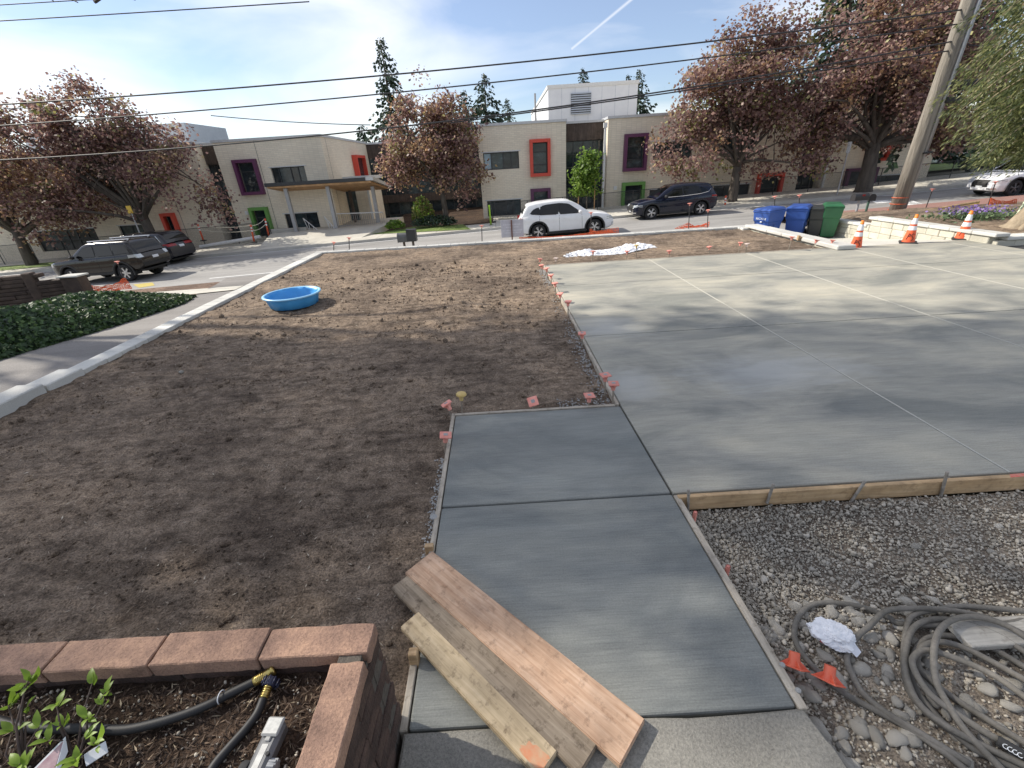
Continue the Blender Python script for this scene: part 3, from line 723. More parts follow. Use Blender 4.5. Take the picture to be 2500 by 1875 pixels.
M['whitepaint'] = M_flat('whitepaint', (.72, .72, .71), .5)
M['blind'] = M_flat('blind', (.42, .55, .62), .6)

FY = 33.0
school = thing('school_building', 'two-storey tan brick school with purple, orange and green window surrounds', 'school', (0, FY, -1.2))
def wpart(mb, name, mat, parent=school, smooth=False):
    o = mb.build(name, mat, parent, smooth)
    if parent is school: o.location = -school.location
    return o
def fpt(px, py, Y=FY): p = atY(px, py, Y); return p.x, p.z
def wall_face(u0, u1, z0, z1, holes, to3, depth=.22):
    """Flat wall with real openings; to3(u, d, z) places it, d is the depth into the wall."""
    us = sorted({u0, u1, *[h[0] for h in holes], *[h[1] for h in holes]}); zz = sorted({z0, z1, *[h[2] for h in holes], *[h[3] for h in holes]})
    us = [u for u in us if u0 <= u <= u1]; zz = [z for z in zz if z0 <= z <= z1]
    mb = MB()
    for a, b in zip(us, us[1:]):
        for c, d in zip(zz, zz[1:]):
            mu, mz = (a + b) / 2, (c + d) / 2
            if any(h[0] < mu < h[1] and h[2] < mz < h[3] for h in holes): continue
            mb.add([to3(a, 0, c), to3(b, 0, c), to3(b, 0, d), to3(a, 0, d)], [(0, 1, 2, 3)])
    for a, b, c, d in holes:
        mb.add([to3(a, 0, c), to3(b, 0, c), to3(b, 0, d), to3(a, 0, d), to3(a, depth, c), to3(b, depth, c), to3(b, depth, d), to3(a, depth, d)], [(0, 1, 5, 4), (1, 2, 6, 5), (2, 3, 7, 6), (3, 0, 4, 7)])
    return mb
def tbox(mb, to3, u0, u1, d0, d1, z0, z1):
    mb.add([to3(u0, d0, z0), to3(u1, d0, z0), to3(u1, d1, z0), to3(u0, d1, z0), to3(u0, d0, z1), to3(u1, d0, z1), to3(u1, d1, z1), to3(u0, d1, z1)], [(0, 3, 2, 1), (4, 5, 6, 7), (0, 1, 5, 4), (1, 2, 6, 5), (2, 3, 7, 6), (3, 0, 4, 7)])
def window(to3, u0, u1, z0, z1, cols=(), rows=(), glass='glass', blind=None, name='window'):
    """Metal frame with bars; the panes are its sub-parts."""
    fr = MB(); t = .055; d0, d1 = .13, .21
    cu = [u0] + [u0 + (u1 - u0) * c for c in cols] + [u1]; rz = [z0] + [z0 + (z1 - z0) * r for r in rows] + [z1]
    for c in cu: tbox(fr, to3, max(u0, c - t / 2) if c > u0 else u0, min(u1, c + t / 2) if c < u1 else u1, d0, d1, z0, z1)
    tbox(fr, to3, u0, u0 + t, d0 - .003, d1, z0, z1); tbox(fr, to3, u1 - t, u1, d0 - .003, d1, z0, z1)
    for r in rz: tbox(fr, to3, u0, u1, d0 - .006, d1, max(z0, r - t / 2) if z0 < r < z1 else (z0 if r == z0 else z1 - t), min(z1, r + t / 2) if z0 < r < z1 else (z0 + t if r == z0 else z1))
    w = wpart(fr, name, M['darkmetal'])
    for i, (a, b) in enumerate(zip(cu, cu[1:])):
        for c, d in zip(rz, rz[1:]):
            p = MB(); dd = .18 + random.uniform(-.004, .004)
            p.add([to3(a + .02, dd, c + .02), to3(b - .02, dd, c + .02), to3(b - .02, dd + random.uniform(-.012, .012), d - .02), to3(a + .02, dd, d - .02)], [(0, 1, 2, 3)])
            p.build('pane', M['blind'] if blind == i else M[random.choice((glass, glass, 'glass2'))], w)
    return w
def surround(to3, u0, u1, z0, z1, mat, w=.2, proud=.3, bottom=True):
    s = MB()
    tbox(s, to3, u0 - w, u0, -proud, .1, z0 - (w if bottom else 0), z1 + w); tbox(s, to3, u1, u1 + w, -proud, .1, z0 - (w if bottom else 0), z1 + w)
    tbox(s, to3, u0, u1, -proud + .004, .1, z1, z1 + w)
    if bottom: tbox(s, to3, u0, u1, -proud + .004, .1, z0 - w, z0)
    return wpart(s, 'window_surround', M[mat])
def front(Y): return lambda u, d, z: (u, Y + d, z)
RZ, BZ = 4.86, -3.0
def rect(tl, br, inset=0):
    x0, z1 = fpt(*tl); x1, z0 = fpt(*br); return [x0 + inset, x1 - inset, z0 + inset, z1 - inset]
def wing(x0, x1, specs, side_l=None, side_r=None, depth=11):
    holes = []; made = []
    for kind, tl, br, cols, rows, extra in specs:
        r = rect(tl, br)
        if kind in ('purple', 'orange', 'green'): r = [r[0] + .2, r[1] - .2, r[2] + (.2 if extra != 'door' else 0), r[3] - .2]
        holes.append(tuple(r)); made.append((kind, r, cols, rows, extra))
    T_ = front(FY)
    wpart(wall_face(x0, x1, BZ, RZ, holes, T_), 'brick_wall', M['brickwall'])
    mb = MB(); mb.box((x0, FY + .9, BZ), (x1, FY + .95, RZ - .1))
    mb2 = MB()
    for sx, on in ((x0, True), (x1, True)): mb2.add([(sx, FY, BZ), (sx, FY + depth, BZ), (sx, FY + depth, RZ), (sx, FY, RZ)], [(0, 1, 2, 3)])
    mb2.add([(x0, FY, RZ), (x1, FY, RZ), (x1, FY + depth, RZ), (x0, FY + depth, RZ)], [(0, 1, 2, 3)])
    wpart(mb2, 'side_wall', M['brickwall'])
    wpart(mb, 'inner_wall', M['darkmetal'])
    cp = MB(); cp.box((x0 - .06, FY - .07, RZ - .10), (x1 + .06, FY + .3, RZ + .05)); cp.box((x0 - .05, FY + .3, RZ - .1), (x0 + .25, FY + depth, RZ + .045)); cp.box((x1 - .25, FY + .3, RZ - .1), (x1 + .05, FY + depth, RZ + .045)); wpart(cp, 'roof_coping', M['coping'])
    jt = MB()
    for k in np.arange(x0 + 2.7, x1 - .5, 2.7):
        if not any(h[0] - .25 < k < h[1] + .25 for h in holes): jt.box((k - .012, FY - .004, BZ), (k + .012, FY + .02, RZ - .1))
    if jt.v: wpart(jt, 'expansion_joint', M['darkmetal'])
    for kind, r, cols, rows, extra in made:
        if kind in ('purple', 'orange', 'green'): surround(T_, *r, kind, bottom=extra != 'door')
        window(T_, *r, cols, rows, blind=0 if extra == 'blind' else None, name='door' if extra == 'door' else 'window')
        if kind == 'win':
            lt = MB(); lt.box((r[0] - .12, FY - .02, r[3]), (r[1] + .12, FY + .05, r[3] + .06)); wpart(lt, 'lintel', M['coping'])
xl0, xl1 = fpt(517, 347)[0], fpt(780, 331)[0]
xm0, xm1 = fpt(1163, 303)[0], fpt(1382, 292)[0]
xr0, xr1 = fpt(1486, 283)[0], fpt(1948, 430)[0]
xe0, xe1 = fpt(2006, 430)[0], fpt(2262, 430)[0]
W4 = (.22, .56, .78)
wing(xl0, xl1, [('purple', (569, 391), (650, 474), (), (.28, .70), None), ('win', (660, 410), (752, 445), (.2, .56, .78), (), None),
                ('green', (609, 507), (674, 575), (), (.35, .72), 'door'), ('win', (694, 523), (783, 556), (.25, .62), (), None)])
wing(xm0, xm1, [('win', (1179, 374), (1268, 411), W4, (), 'blind'), ('orange', (1292, 341), (1344, 429), (), (.28, .70), None),
                ('win', (1189, 491), (1273, 524), W4, (), None), ('purple', (1295, 461), (1344, 512), (), (.5,), None)])
wing(xr0, xr1, [('purple', (1524, 328), (1575, 416), (), (.28, .70), None), ('win', (1597, 348), (1688, 385), W4, (), None),
                ('green', (1518, 446), (1568, 512), (), (.4, .7), 'door'), ('win', (1586, 464), (1690, 488), W4, (), None),
                ('win', (1743, 454), (1825, 486), (.33, .66), (), None), ('orange', (1850, 424), (1900, 482), (), (.45,), 'door'), ('win', (1760, 335), (1840, 372), W4, (), None)])
wing(xe0, xe1, [('purple', (2066, 412), (2122, 472), (), (.5,), 'door'), ('win', (2134, 430), (2197, 458), (.5,), (), None), ('orange', (2128, 338), (2160, 392), (), (.4,), None)])
x_f1 = fpt(487, 400)[0]
wing(-44, x_f1, [('win', (80, 566), (252, 606), (.16, .33, .5, .66, .83), (.5,), None), ('win', (288, 552), (378, 576), (.36, .7), (), None),
                 ('orange', (394, 521), (446, 572), (), (.5,), 'door'), ('green', (350, 385), (408, 450), (), (.3, .7), None), ('win', (190, 440), (280, 470), W4, (), None)])
# recessed glazed links with dark timber cladding above
def link(x0, x1, Y, zc, cols, rows, zb=-1.2, name='curtain_glazing'):
    T_ = front(Y); mb = MB(); mb.box((x0, Y - .05, zc), (x1, Y + .3, RZ - .15)); c = wpart(mb, 'timber_cladding', M['cladding'])
    bd = MB(); k = x0
    mb = MB(); mb.box((x0, Y - .12, RZ - .16), (x1, Y + .3, RZ - .02)); wpart(mb, 'roof_coping', M['coping'])
    window(T_, x0, x1, zb, zc, cols, rows, name=name)
    mb = MB(); mb.box((x0, Y, BZ), (x1, Y + .3, zb)); wpart(mb, 'base_wall', M['darkmetal'])
link(xm1, xr0, FY + 1.3, fpt(1384, 343)[1], (.25, .5, .75), (.17, .34, .5, .66, .83))
link(xr1, xe0, FY + .6, fpt(1960, 418)[1], (.5,), (.5,))
link(x_f1, xl0, FY + .8, fpt(500, 402)[1], (.33, .66), (.2, .4, .6, .8))
yl = 44.0
link(xl1, xm0, yl, atY(905, 386, yl).z, (.1, .2, .3, .4, .5, .6, .7, .8, .9), (.13, .32, .42, .55, .7, .86), zb=atY(960, 545, yl).z)
mb = MB(); mb.box((xl1 + .0, yl - .1, -.1), (xm0, yl + .05, .55)); wpart(mb, 'timber_band', M['cladding'])
# red framed window and glazed vestibule on the courtyard side of the west wing
def side(X): return lambda u, d, z: (X - d, u, z)
ys0, ys1 = atX(866, 400, xl1 + .1).y, atX(884, 400, xl1 + .1).y
surround(lambda u, d, z: (xl1 - d + .12, u, z), ys0, ys1, 1.6, 3.6, 'orange')
mb = MB(); mb.add([(xl1 + .14, ys0, 1.6), (xl1 + .14, ys1, 1.6), (xl1 + .14, ys1, 3.6), (xl1 + .14, ys0, 3.6)], [(0, 1, 2, 3)]); wpart(mb, 'window', M['glass'])
vx0, vx1 = atY(843, 500, 36).x, atY(905, 500, 36).x
mb = MB(); mb.box((vx0, 36, -1.2), (vx1, 40, 2.05)); v_ = wpart(mb, 'vestibule', M['brickwall'])
mb = MB(); mb.box((vx0 - .1, 35.8, 2.06), (vx1 + .3, 40, 2.3)); wpart(mb, 'vestibule_roof', M['whitepaint'])
mb = MB(); mb.box((vx0 + .15, 35.9, -.9), (vx0 + .95, 35.995, 1.7)); wpart(mb, 'vestibule_glazing', M['glass2'])
mb = MB(); mb.box((vx1 - .08, 35.92, -1.0), (vx1 + .08, 36.0, 2.05)); wpart(mb, 'vestibule_post', M['whitepaint'])
# rooftop plant room with louvre, grey box on the other roof, vent pole, downpipe
p1, p2 = atY(1338, 209, 46), atY(1558, 206, 46)
mb = MB(); mb.box((p1.x, 46, 4.5), (p2.x, 68, p1.z)); wpart(mb, 'plant_room', M['whitepanel'])
mb = MB(); mb.box((p1.x - .08, 45.93, p1.z - .25), (p2.x + .08, 68, p1.z + .02)); wpart(mb, 'plant_room_coping', M['whitepaint'])
l0, l1 = atY(1394, 229, 46), atY(1442, 277, 46)
lv = MB(); k = l1.z
while k < l0.z: lv.box((l0.x, 45.86, k), (l1.x, 45.99, k + .09), 0); k += .17
wpart(lv, 'louvre', M['greypanel'])
mb = MB(); mb.box((l0.x, 45.96, l1.z), (l1.x, 45.995, l0.z)); wpart(mb, 'louvre_back', M['darkmetal'])
mb = MB()
for k in np.arange(p1.x + 1.2, p2.x, 1.2): mb.box((k - .012, 45.985, 4.6), (k + .012, 46.0, p1.z - .25))
wpart(mb, 'panel_seam', M['greypanel'])
g1 = atY(448, 299, 44); y1_ = atX(551, 314, g1.x).y
mb = MB(); mb.box((g1.x - 14, 44, 4.5), (g1.x, min(y1_, 90), g1.z)); wpart(mb, 'roof_box', M['greypanel'])
p = atY(1306, 228, 40); mb = MB(); mb.tube([(p.x, 40, 4.6), (p.x, 40, p.z)], .07); wpart(mb, 'vent_pole', M['steel'])
for px, py in ((1478, 312), (2022, 395)):
    p = atY(px, py, FY - .12); mb = MB(); mb.box((p.x - .06, FY - .16, -1.0), (p.x + .06, FY - .03, p.z)); mb.box((p.x - .12, FY - .2, p.z), (p.x + .12, FY - .03, p.z + .3)); wpart(mb, 'downpipe', M['whitepaint'])
for px, py in ((1502, 459), (603, 520), (1283, 568)):
    p = atY(px, py, FY); mb = MB(); mb.bevel_box((p.x - .12, FY - .05, p.z - .12), (p.x + .12, FY - .003, p.z + .12), .02); wpart(mb, 'wall_plate', M['whitepaint'])

# entrance canopy on steel posts
c0, c1, c2 = atY(648, 457, 31.0), atY(893, 441, 31.0), atY(926, 448, 34.5)
can = thing('entrance_canopy', 'flat entrance canopy with timber soffit on grey steel posts', 'canopy', (-11.5, 32, -.8))
def cpart(mb, name, mat): o = mb.build(name, mat, can); o.location = -can.location; return o
zc = c0.z + .02
DZ = .62   # the roof falls towards the building
def shear(mb): mb.v = [(x_, y_, z_ - DZ * (y_ - 30.9) / 4.7) for x_, y_, z_ in mb.v]; return mb
mb = MB(); mb.box((c0.x, 30.9, zc), (c1.x, 35.6, zc + .20)); cpart(shear(mb), 'roof_slab', M['darkmetal'])
mb = MB(); mb.box((c1.x, 30.95, zc + .02), (c1.x + .5, 35.6, zc + .22)); cpart(shear(mb), 'roof_edge', M['coping'])
k = 31.0
while k < 35.4:
    mb = MB(); mb.box((c0.x + .1, k, zc - .10), (c1.x + .3, k + .285, zc - .004)); cpart(shear(mb), 'soffit_plank', M['softwood']); k += .3
for px, py, Y in ((724, 563, 31.4), (822, 557, 31.7), (926, 550, 33.2)):
    p = atY(px, py, Y); mb = MB(); mb.box((p.x - .11, Y - .11, p.z - .3), (p.x + .11, Y + .11, zc - .1 - .62 * (Y - 30.9) / 4.7)); cpart(mb, 'post', M['steel'])
p = atY(868, 540, 34.5); mb = MB(); mb.box((p.x - .08, 34.4, -1), (p.x + .08, 34.6, zc - .62)); cpart(mb, 'post', M['cladding'])
# raised ramp and rails below the canopy
mb = MB(); a = atY(792, 582, 29.8); b = atY(960, 545, 33)
mb.grid([[(-15.2, 28.4, zs(-15) + .14), (-12, 28.4, zs(-12) + .14), (-8.8, 28.4, zs(-9) + .14)], [(-15.6, 31, -.86), (-12, 31, -.80), (-7.9, 31, -.74)], [(-15.6, 36, -.76), (-12, 36, -.74), (-7.6, 36, -.70)]])
mb.grid([[(-8.8, 28.4, zs(-9) + .14), (-7.9, 31, -.74), (-7.6, 36, -.70)], [(-8.78, 28.4, -1.6), (-7.88, 31, -1.6), (-7.58, 36, -1.6)]])
struct(mb.build('entrance_ramp', M['walk']))
rl = thing('ramp_railing', 'white steel railing with upright bars beside the entrance ramp', 'railing', (-9.5, 32.6, -.75))
r0, r1 = atY(822, 522, 32.6), atY(934, 518, 32.6)
mb = MB(); mb.tube([r0 + Vector((0, 0, .0)), r1], .035); o = mb.build('top_rail', M['whitepaint'], rl); o.location = -rl.location
mb = MB(); mb.tube([r0 - Vector((0, 0, .8)), r1 - Vector((0, 0, .8))], .02)
for k in np.linspace(0, 1, 24): q = r0.lerp(r1, k); mb.tube([q, q - Vector((0, 0, .82))], .014, 5)
o = mb.build('upright_bars', M['steel'], rl); o.location = -rl.location
for k, (A, B, lab) in enumerate((((740, 533), (776, 562), 'white bent pipe handrail in front of the low window under the canopy'), ((792, 529), (815, 555), 'white bent pipe handrail between the two nearest canopy posts'))):
    p, q = atY(*A, 32.2), atY(*B, 31.6); h = thing('stair_handrail', lab, 'handrail', (p.x, p.y, p.z - .8))
    mb = MB(); mb.tube([p + Vector((.1, .2, -.75)), p, q, q - Vector((0, 0, .1))], .028)
    for t in (.35, .7): c = p.lerp(q, t); mb.tube([c, c - Vector((0, 0, .75))], .02, 6)
    o = mb.build('rail', M['whitepaint'], h); o.location = -h.location
# white pipe / edging lying by the orange posts
a, b = atS(515, 598, .2), atS(650, 582, .2)
mb = MB(); mb.tube([(-20.5, 31.0, zs(-20) + .2), (-16.2, 30.8, -.95)], .11, 10); tag(mb.build('white_pipe', M['whitepaint']), 'long white pipe lying on the ground by the leaning orange posts', 'pipe')
mb = MB(); mb.bevel_box((-15.9, 31.6, -1.0), (-13.4, 32.0, -.62), .05); tag(mb.build('planter_kerb', M['curb']), 'low concrete planter edge beside the first canopy post', 'kerb')

# ------------------------------------------------------------------ chain-link fence along the school
def M_chain():
    m, nt, b = new_mat('chainlink'); b.inputs['Base Color'].default_value = (.03, .03, .03, 1); b.inputs['Roughness'].default_value = .6
    v = coords(nt, (1, 1, 1), 'Object'); sep = nt.nodes.new('ShaderNodeSeparateXYZ'); nt.links.new(v, sep.inputs[0])
    def mth(op, a, b_=None):
        n = nt.nodes.new('ShaderNodeMath'); n.operation = op
        for i, q in enumerate((a, b_)):
            if q is None: continue
            if isinstance(q, (int, float)): n.inputs[i].default_value = q
            else: nt.links.new(q, n.inputs[i])
        return n.outputs[0]
    d1 = mth('FRACT', mth('MULTIPLY', mth('ADD', sep.outputs[0], sep.outputs[2]), 14)); d2 = mth('FRACT', mth('MULTIPLY', mth('SUBTRACT', sep.outputs[0], sep.outputs[2]), 14))
    w = mth('MAXIMUM', mth('LESS_THAN', d1, .13), mth('LESS_THAN', d2, .13))
    tr = nt.nodes.new('ShaderNodeBsdfTransparent'); mx = nt.nodes.new('ShaderNodeMixShader')
    nt.links.new(w, mx.inputs[0]); nt.links.new(tr.outputs[0], mx.inputs[1]); nt.links.new(b.outputs[0], mx.inputs[2])
    nt.links.new(mx.outputs[0], [n for n in nt.nodes if n.type == 'OUTPUT_MATERIAL'][0].inputs['Surface']); return m
M['chain'] = M_chain()
def fence(xa, xb, Y, h, lab):
    f = thing('chain_link_fence', lab, 'fence', (xa, Y, zs(xa)))
    n = max(2, int(round((xb - xa) / 2.4)) + 1); X = np.linspace(xa, xb, n)
    mp = MB(); mp.tube([(0, 0, 0), (0, 0, h)], .028, 6); pm_ = mp.mesh('post', M['darkmetal'])
    for x_ in X: inst('post', pm_, f, Matrix.Translation((x_ - xa, 0, zs(x_) - zs(xa) + .1)))
    mb = MB(); mb.tube([(x_ - xa, 0, zs(x_) - zs(xa) + .1 + h) for x_ in X], .016, 5); mb.build('top_rail', M['darkmetal'], f)
    mb = MB(); mb.grid([[(x_ - xa, .03, zs(x_) - zs(xa) + .12 + k) for x_ in X] for k in (0, h)]); mb.build('wire_mesh', M['chain'], f)
fence(-44, -15.8, 31.6, 1.25, 'black chain-link fence in front of the school behind the parked dark vehicles')
fence(-.6, 44, 31.2, 1.05, 'long black chain-link fence along the far pavement up the hill')
# orange and lime marker posts
M['delin'] = M_flat('delin', (.72, .13, .06), .55); M['lime'] = M_flat('lime', (.35, .62, .05), .55); M['rubber'] = M_flat('rubber', (.03, .03, .03), .8)
M['reflect'] = M_flat('reflect', (.80, .80, .80), .45)
M['rope'] = M_flat('rope', (.62, .58, .48), .8)
def delineator(base, h, tilt, lab, mat='delin'):
    t = thing('marker_post', lab, 'marker post', base, 0, None, tilt)
    mb = MB(); mb.lathe([(.2, 0), (.2, .04), (.06, .06)], 8); mb.build('base', M['rubber'], t)
    mb = MB(); mb.lathe([(.055, .05), (.05, h * .9), (.06, h * .92), (.06, h), (0, h)], 10); mb.build('shaft', M[mat], t, True)
    if mat == 'delin':
        for k in (.62, .78):
            mb = MB(); mb.lathe([(.0545, h * k), (.0545, h * (k + .09))], 10, close=False); mb.build('reflective_band', M['reflect'], t)
    return t
ds = []
for (px, py, Y, h, tl, lab) in ((497, 588, 30.8, 1.05, (0, 0), 'orange marker post with white bands beside the grey minivan'), (621, 592, 30.2, 1.1, (0, .1), 'orange marker post roped up, in front of the green door'), (657, 578, 31.0, 1.15, (0, .06), 'orange marker post nearest the canopy, rope tied to its top'),
                                (1761, 540 - 6, 0, 1.0, (0, -.06), 'orange marker post on the pavement behind the navy car')):
    if Y == 0: p = atS(1768, 521, .14); p.y = min(p.y, 29.0); p = atY(1768, 521, 27.9)
    else: p = atY(px, py, Y)
    ds.append((p, h)); delineator(p, h, tl, lab)
mb = MB()
for (a, ha), (b, hb) in zip(ds[:2], ds[1:3]):
    for dz in (0, -.3):
        A, B = a + Vector((0, 0, ha + dz - .05)), b + Vector((0, 0, hb + dz - .05))
        mb.tube([A.lerp(B, t) - Vector((0, 0, .5 * t * (1 - t))) for t in np.linspace(0, 1, 9)], .018, 5)
tag(mb.build('rope', M['rope']), 'pale rope slung between the orange marker posts', 'rope')
delineator(atY(1199, 551, 28.6), 1.2, (0, -.03), 'lime-yellow wrapped post standing on the far pavement', 'lime')

# ------------------------------------------------------------------ trees
M['bark'] = M_noise('bark', (.055, .045, .038), (.13, .11, .09), 6, .95, 18, .9, .03, stretch=(1, 1, .25))
M['maple'] = M_leaf('maple', [(0, (.12, .062, .062)), (.35, (.25, .148, .14)), (.7, (.38, .245, .215)), (.92, (.52, .38, .30)), (.98, (.40, .38, .17)), (1, (.48, .47, .22))], .55)
M['maple_bronze'] = M_leaf('maple_bronze', [(0, (.19, .105, .07)), (.4, (.39, .245, .15)), (.8, (.56, .38, .225)), (1, (.48, .45, .20))], .55)
M['maple_olive'] = M_leaf('maple_olive', [(0, (.12, .12, .04)), (.6, (.25, .25, .08)), (1, (.36, .33, .12))], .42)
M['leafgreen'] = M_leaf('leafgreen', [(0, (.09, .17, .03)), (.6, (.20, .34, .05)), (1, (.33, .46, .09))], .45)
M['conifer'] = M_leaf('conifer', [(0, (.015, .03, .02)), (.6, (.04, .075, .045)), (1, (.08, .12, .065))], .15)
M['cedar'] = M_leaf('cedar', [(0, (.045, .07, .028)), (.5, (.13, .165, .062)), (1, (.34, .35, .14))], .4)
def broadleaf(name, label, base, fork, lobes, nclump, per, size, mats, w, seed, tr=.22, cs=.42, nlimb=16, group=None, gap=.0, twig=True, open_=0.0):
    """Tapered trunk, limbs that reach the lobes of the crown, leaves in clumps with gaps between."""
    rg = np.random.default_rng(seed); rnd = random.Random(seed)
    t = thing(name, label, 'tree', base, 0, group); base = Vector(base)
    tr_ = MB(); top = Vector((rnd.uniform(-.2, .2), rnd.uniform(-.2, .2), fork))
    tr_.tube([(0, 0, -.3), (0, 0, .05), (top.x * .3, top.y * .3, fork * .5), top], [tr * 1.55, tr * 1.15, tr * .95, tr * .85], 9)
    tot = sum(l[3] * l[4] * l[5] for l in lobes); C_, L_ = [], []
    for l in lobes:
        k = int(nclump * (l[3] * l[4] * l[5]) / tot) + 1
        d = rg.normal(size=(k * 3, 3)); d /= np.linalg.norm(d, axis=1)[:, None]
        r = rg.uniform(.12, 1.0, len(d)) ** .5
        P = np.array(l[:3]) + d * r[:, None] * np.array(l[3:6]) * (1 + .16 * rg.normal(size=(len(d), 1)))
        ok = np.array([noise.noise(Vector(p) * .55 + Vector((seed, 0, 0))) > gap - .12 for p in P])
        P = P[ok][:k]; C_.append(P)
    P = np.vstack(C_) - np.array(base)
    P = P[P[:, 2] > fork * .55]
    if open_ > 0:   # the limbs show low down near the trunk
        hr = np.hypot(P[:, 0], P[:, 1]); P = P[~((hr < open_) & (P[:, 2] < fork + open_ * .55) & (rg.random(len(P)) < .9))]
    for i in range(nlimb):
        tgt = Vector(P[rnd.randrange(len(P))]); s = top * rnd.uniform(.8, 1.0)
        mid = s.lerp(tgt, .5) + Vector((0, 0, rnd.uniform(-.1, .25) * (tgt - s).length * .4)); ln = (tgt - s).length
        pts = [s, s.lerp(mid, .5) + Vector((0, 0, .12)), mid, mid.lerp(tgt, .5) + Vector((rnd.uniform(-.2, .2), rnd.uniform(-.2, .2), 0)), tgt]
        r0 = tr * rnd.uniform(.32, .6); tr_.tube(pts, [r0, r0 * .8, r0 * .55, r0 * .32, r0 * .12], 6)
        for b in range(8 if twig else 0):
            q = Vector(P[rnd.randrange(len(P))]); a = min(pts[2:], key=lambda v: (v - q).length)
            if (a - q).length < ln * .7: tr_.tube([a, a.lerp(q, .5) + Vector((0, 0, .1)), q], [r0 * .3, r0 * .2, .012], 5)
    tr_.build('trunk', M['bark'], t, True)
    n = len(P); LP = np.repeat(P, per, axis=0) + rg.normal(size=(n * per, 3)) * cs * np.array([1, 1, .7])
    ctr = np.mean(P, axis=0); up = (LP - ctr); up /= np.linalg.norm(up, axis=1)[:, None]; up = up * .5 + np.array([0, 0, .6])
    Q = leaf_quads(LP, size, up, .75, 1.0, rg)
    pick = np.repeat(rg.choice(len(mats), n, p=w), per)
    o = quads_mesh('crown', Q, [M[k] for k in mats], pick, t); return t
MM, MW = ('maple', 'maple_bronze', 'maple_olive'), (.72, .22, .06)
def lobe(px, py, Y, rx, ry, rz): p = atY(px, py, Y); return (p.x, p.y, p.z, rx, ry, rz)
b = atY(383, 602, 29.3); b.z = zs(b.x) + .12
broadleaf('maple_tree', 'wide purple-leaved maple behind the parked grey minivan', b, 2.3, [lobe(300, 390, 29.3, 4.2, 3.2, 2.7), lobe(195, 295, 29.3, 3.4, 3.0, 2.2), lobe(170, 222, 29.3, 1.4, 1.4, 1.0), lobe(420, 430, 29.0, 2.5, 2.2, 2.0), lobe(90, 330, 29.6, 3.2, 2.6, 2.2), lobe(520, 510, 29, 1.3, 1.2, .8), lobe(200, 480, 29, 3.2, 2.5, 1.5)], 520, 52, .185, MM, (.84, .10, .06), 3, .30, .36, 28, gap=.14, open_=3.6)
b = atY(78, 645, 29.8); b.z = zs(b.x) + .1
broadleaf('maple_tree', 'bronze-purple maple at the photo\'s edge beyond the dark stacked wall', b, 2.2, [lobe(60, 480, 29.8, 4.0, 3.0, 2.2), lobe(-80, 400, 30, 3.5, 3, 3), lobe(160, 500, 29.5, 3.4, 2.4, 1.6), lobe(10, 560, 29.5, 3, 2.2, 1.1)], 380, 52, .185, ('maple', 'maple_bronze'), (.62, .38), 5, .30, .36, 22, gap=.12, open_=3.0)
b = atY(1090, 540, 31.0)
broadleaf('maple_tree', 'compact purple-brown maple in the school courtyard bed', b, 2.1, [lobe(1055, 345, 31, 2.7, 2.3, 2.2), lobe(1035, 262, 31, 1.5, 1.4, 1.2), lobe(1100, 420, 31, 2.4, 2.0, 1.6), lobe(985, 410, 31, 1.5, 1.5, 1.3), lobe(1118, 320, 31, 1.5, 1.5, 1.5), lobe(1085, 262, 31, .9, .9, .9)], 400, 52, .175, MM, (.70, .25, .05), 7, .18, .32, 24, gap=.06, open_=1.3)
b = atY(1787, 487, 29.3)
broadleaf('maple_tree', 'tall purple maple growing behind the orange post uphill of the navy car', b, 2.2, [lobe(1800, 320, 29.3, 4.2, 3, 2.9), lobe(1850, 180, 29.3, 3.6, 2.8, 2.6), lobe(1900, 85, 29.3, 2.2, 2, 1.7), lobe(1690, 390, 29.3, 2.2, 2, 1.7), lobe(1740, 240, 29.3, 2.6, 2.2, 2.2), lobe(1930, 400, 29, 2.6, 2, 1.4)], 600, 52, .185, MM, (.82, .10, .08), 9, .26, .36, 28, gap=.10, open_=2.6)
b = atY(2107, 465, 28.3)
broadleaf('maple_tree', 'thick-trunked dark purple maple behind the leaning wooden utility pole', b, 2.5, [lobe(2150, 270, 28.3, 5.0, 3.4, 2.8), lobe(2200, 130, 28.3, 4.6, 3.2, 2.6), lobe(2060, 180, 28.3, 3.2, 2.6, 2.4), lobe(2320, 230, 28.3, 3.6, 2.8, 2.6), lobe(2060, 330, 28, 3.0, 2.4, 1.5), lobe(2230, 340, 28, 3.6, 2.4, 1.4), lobe(2250, 30, 28.3, 3, 2.4, 1.8)], 760, 52, .185, ('maple', 'maple_bronze', 'maple_olive'), (.84, .12, .04), 13, .40, .37, 32, gap=.09, open_=2.8)
b = atY(1432, 515, 30.6)
broadleaf('young_tree', 'young bright green street tree between stakes, behind the white car', b, 1.5, [lobe(1430, 415, 30.6, .95, .9, 1.0), lobe(1425, 465, 30.6, .85, .8, .6), lobe(1435, 385, 30.6, .5, .5, .5)], 95, 26, .19, ('leafgreen',), (1,), 17, .045, .2, 10)
for k, dx in enumerate((-.55, .5)):
    mb = MB(); mb.tube([(0, 0, 0), (0, 0, 1.9)], .03, 6); o = mb.build('tree_stake', M['softwood']); o.location = (b.x + dx, b.y, b.z - .1)
    tag(o, ('thin timber stake on the downhill side of the young green tree', 'thin timber stake on the uphill side of the young green tree')[k], 'stake')
